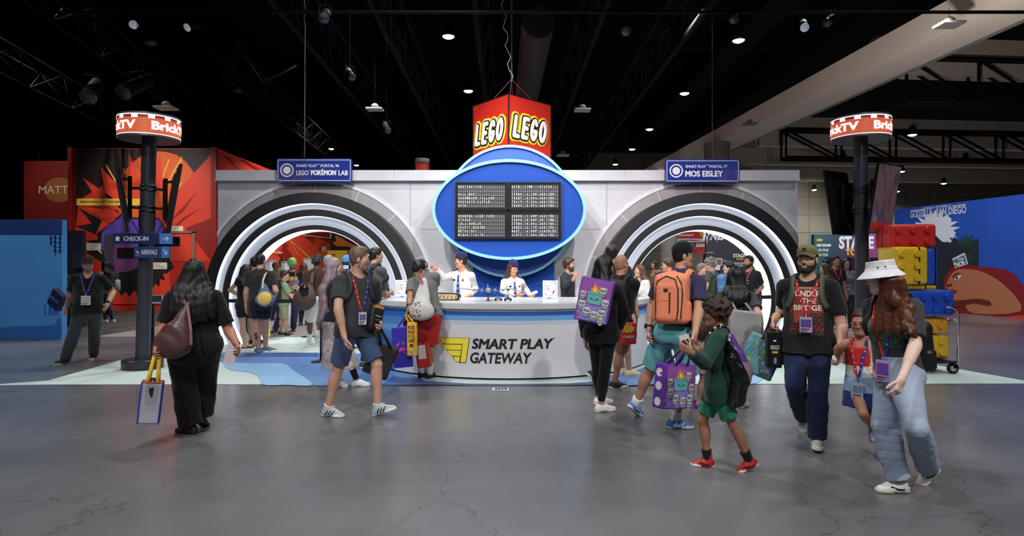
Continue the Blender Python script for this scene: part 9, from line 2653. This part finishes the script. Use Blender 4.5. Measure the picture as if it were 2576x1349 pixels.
p.body(face=False, lips=False); p.shirt((214, 190, 196), 0.5, -0.1, 0.014); p.pants((206, 204, 206), 0.7, 0.1, 0.014, 0.02, 'shorts'); p.shoes((112, 52, 130), (150, 110, 160)); p.hair('long', (70, 46, 38), 0.30, 0.01)
p = Person('grey-haired man in camouflage shirt in the right portal', 11.8, 1790, 1.77, -128, dict(elL=(1776, 722, 'n'), wrL=(1768, 740, 'n')), h=0.009, head=(14, 14), skin_rgb=(206, 156, 134))
p.body(face=False, lips=False); p.shirt((62, 68, 54), 0.66, -0.14, 0.018, m=mat('camouflage', (60, 66, 50), 0.85, var=0.75, vscale=9)); p.pants((50, 50, 52), 1.96); p.shoes(BLACK); p.hair('curly', (120, 114, 110), vol=0.006, front=0.085)
backpack(p, 'blue and black backpack on the man in the camouflage shirt', (84, 122, 168), 0.26, 0.38, 0.16, 0.60, strap=(70, 100, 120), rough=0.3, zips=[[(0, 0.4), (0, -0.4)]])
bystander('woman with brown ponytail behind the orange backpack man', 10.3, 1684, 1.73, -98, 'pony', (74, 54, 42), (50, 46, 50), (200, 148, 124), True, 0.22)
p = bystander('bearded man in dark shirt with red lanyard at the right portal edge', 12.7, 1886, 1.83, -62, 'short', (26, 22, 22), (34, 36, 46), (186, 136, 110), J=dict(elL=(1916, 722, 'f'), wrL=(1908, 732, -0.2)), w=1.15)
p.beard((30, 24, 24)); p.lanyard((206, 52, 50), low=0.45, badge=None); p.print_text([('WE ARE FM', 0, 0.62, 0.18, 0.026), ('THE BASS', 0.0, 0.52, 0.16, 0.026), ('TOUR', 0.0, 0.42, 0.12, 0.026)], (206, 170, 80))
bystander('person with black hair half hidden behind the dark-haired woman, right portal', 12.3, 1836, 1.70, -110, 'short', (20, 18, 20), (60, 60, 66), (210, 166, 144))
bystander('woman with long dark hair in brown vest far inside the right portal', 20.5, 1648, 1.80, -80, 'long', (26, 22, 24), (130, 100, 70), (190, 140, 116), True)
bystander('person in dark blue shirt bending behind the orange backpack man', 13.2, 1762, 1.66, 60, 'short', (110, 100, 90), (40, 56, 88), (206, 160, 140))
bystander('person in amber top far inside the right portal', 18.5, 1665, 1.58, -60, 'short', (60, 44, 40), (226, 150, 40), (190, 140, 116))
# --- far right background
p = bystander('man in black shirt with red lanyard in the far group at right', 15.6, 2101, 1.88, 5, 'short', (30, 26, 26), (30, 30, 34), (190, 140, 116), head=(-2, 0)); p.lanyard((206, 50, 60), low=0.5, badge=None)
p = bystander('woman with glasses and grey top in the far group at right', 16.0, 2129, 1.80, -14, 'long', (28, 24, 26), (120, 118, 126), (206, 160, 138), True, 0.42); p.glasses((60, 50, 50)); p.lanyard((80, 90, 160), low=0.4, badge=(210, 210, 220))
bystander('woman with wavy brown hair in the far group at right, facing left', 14.8, 2076, 1.68, -110, 'long', (70, 50, 40), (110, 60, 56), (206, 160, 138), True, 0.40)
p = bystander('small child in dark clothes with lanyard in the far group at right', 18.6, 2142, 1.35, -25, 'short', (26, 22, 24), (34, 34, 40), (206, 160, 138), hs=0.86, w=0.9); p.lanyard((80, 90, 180), (200, 60, 70), low=0.4, badge=(210, 210, 220))
bystander('man with short hair behind the far group at right', 19.0, 2078, 1.84, 180, 'short', (40, 32, 30), (60, 60, 70), (190, 140, 116))
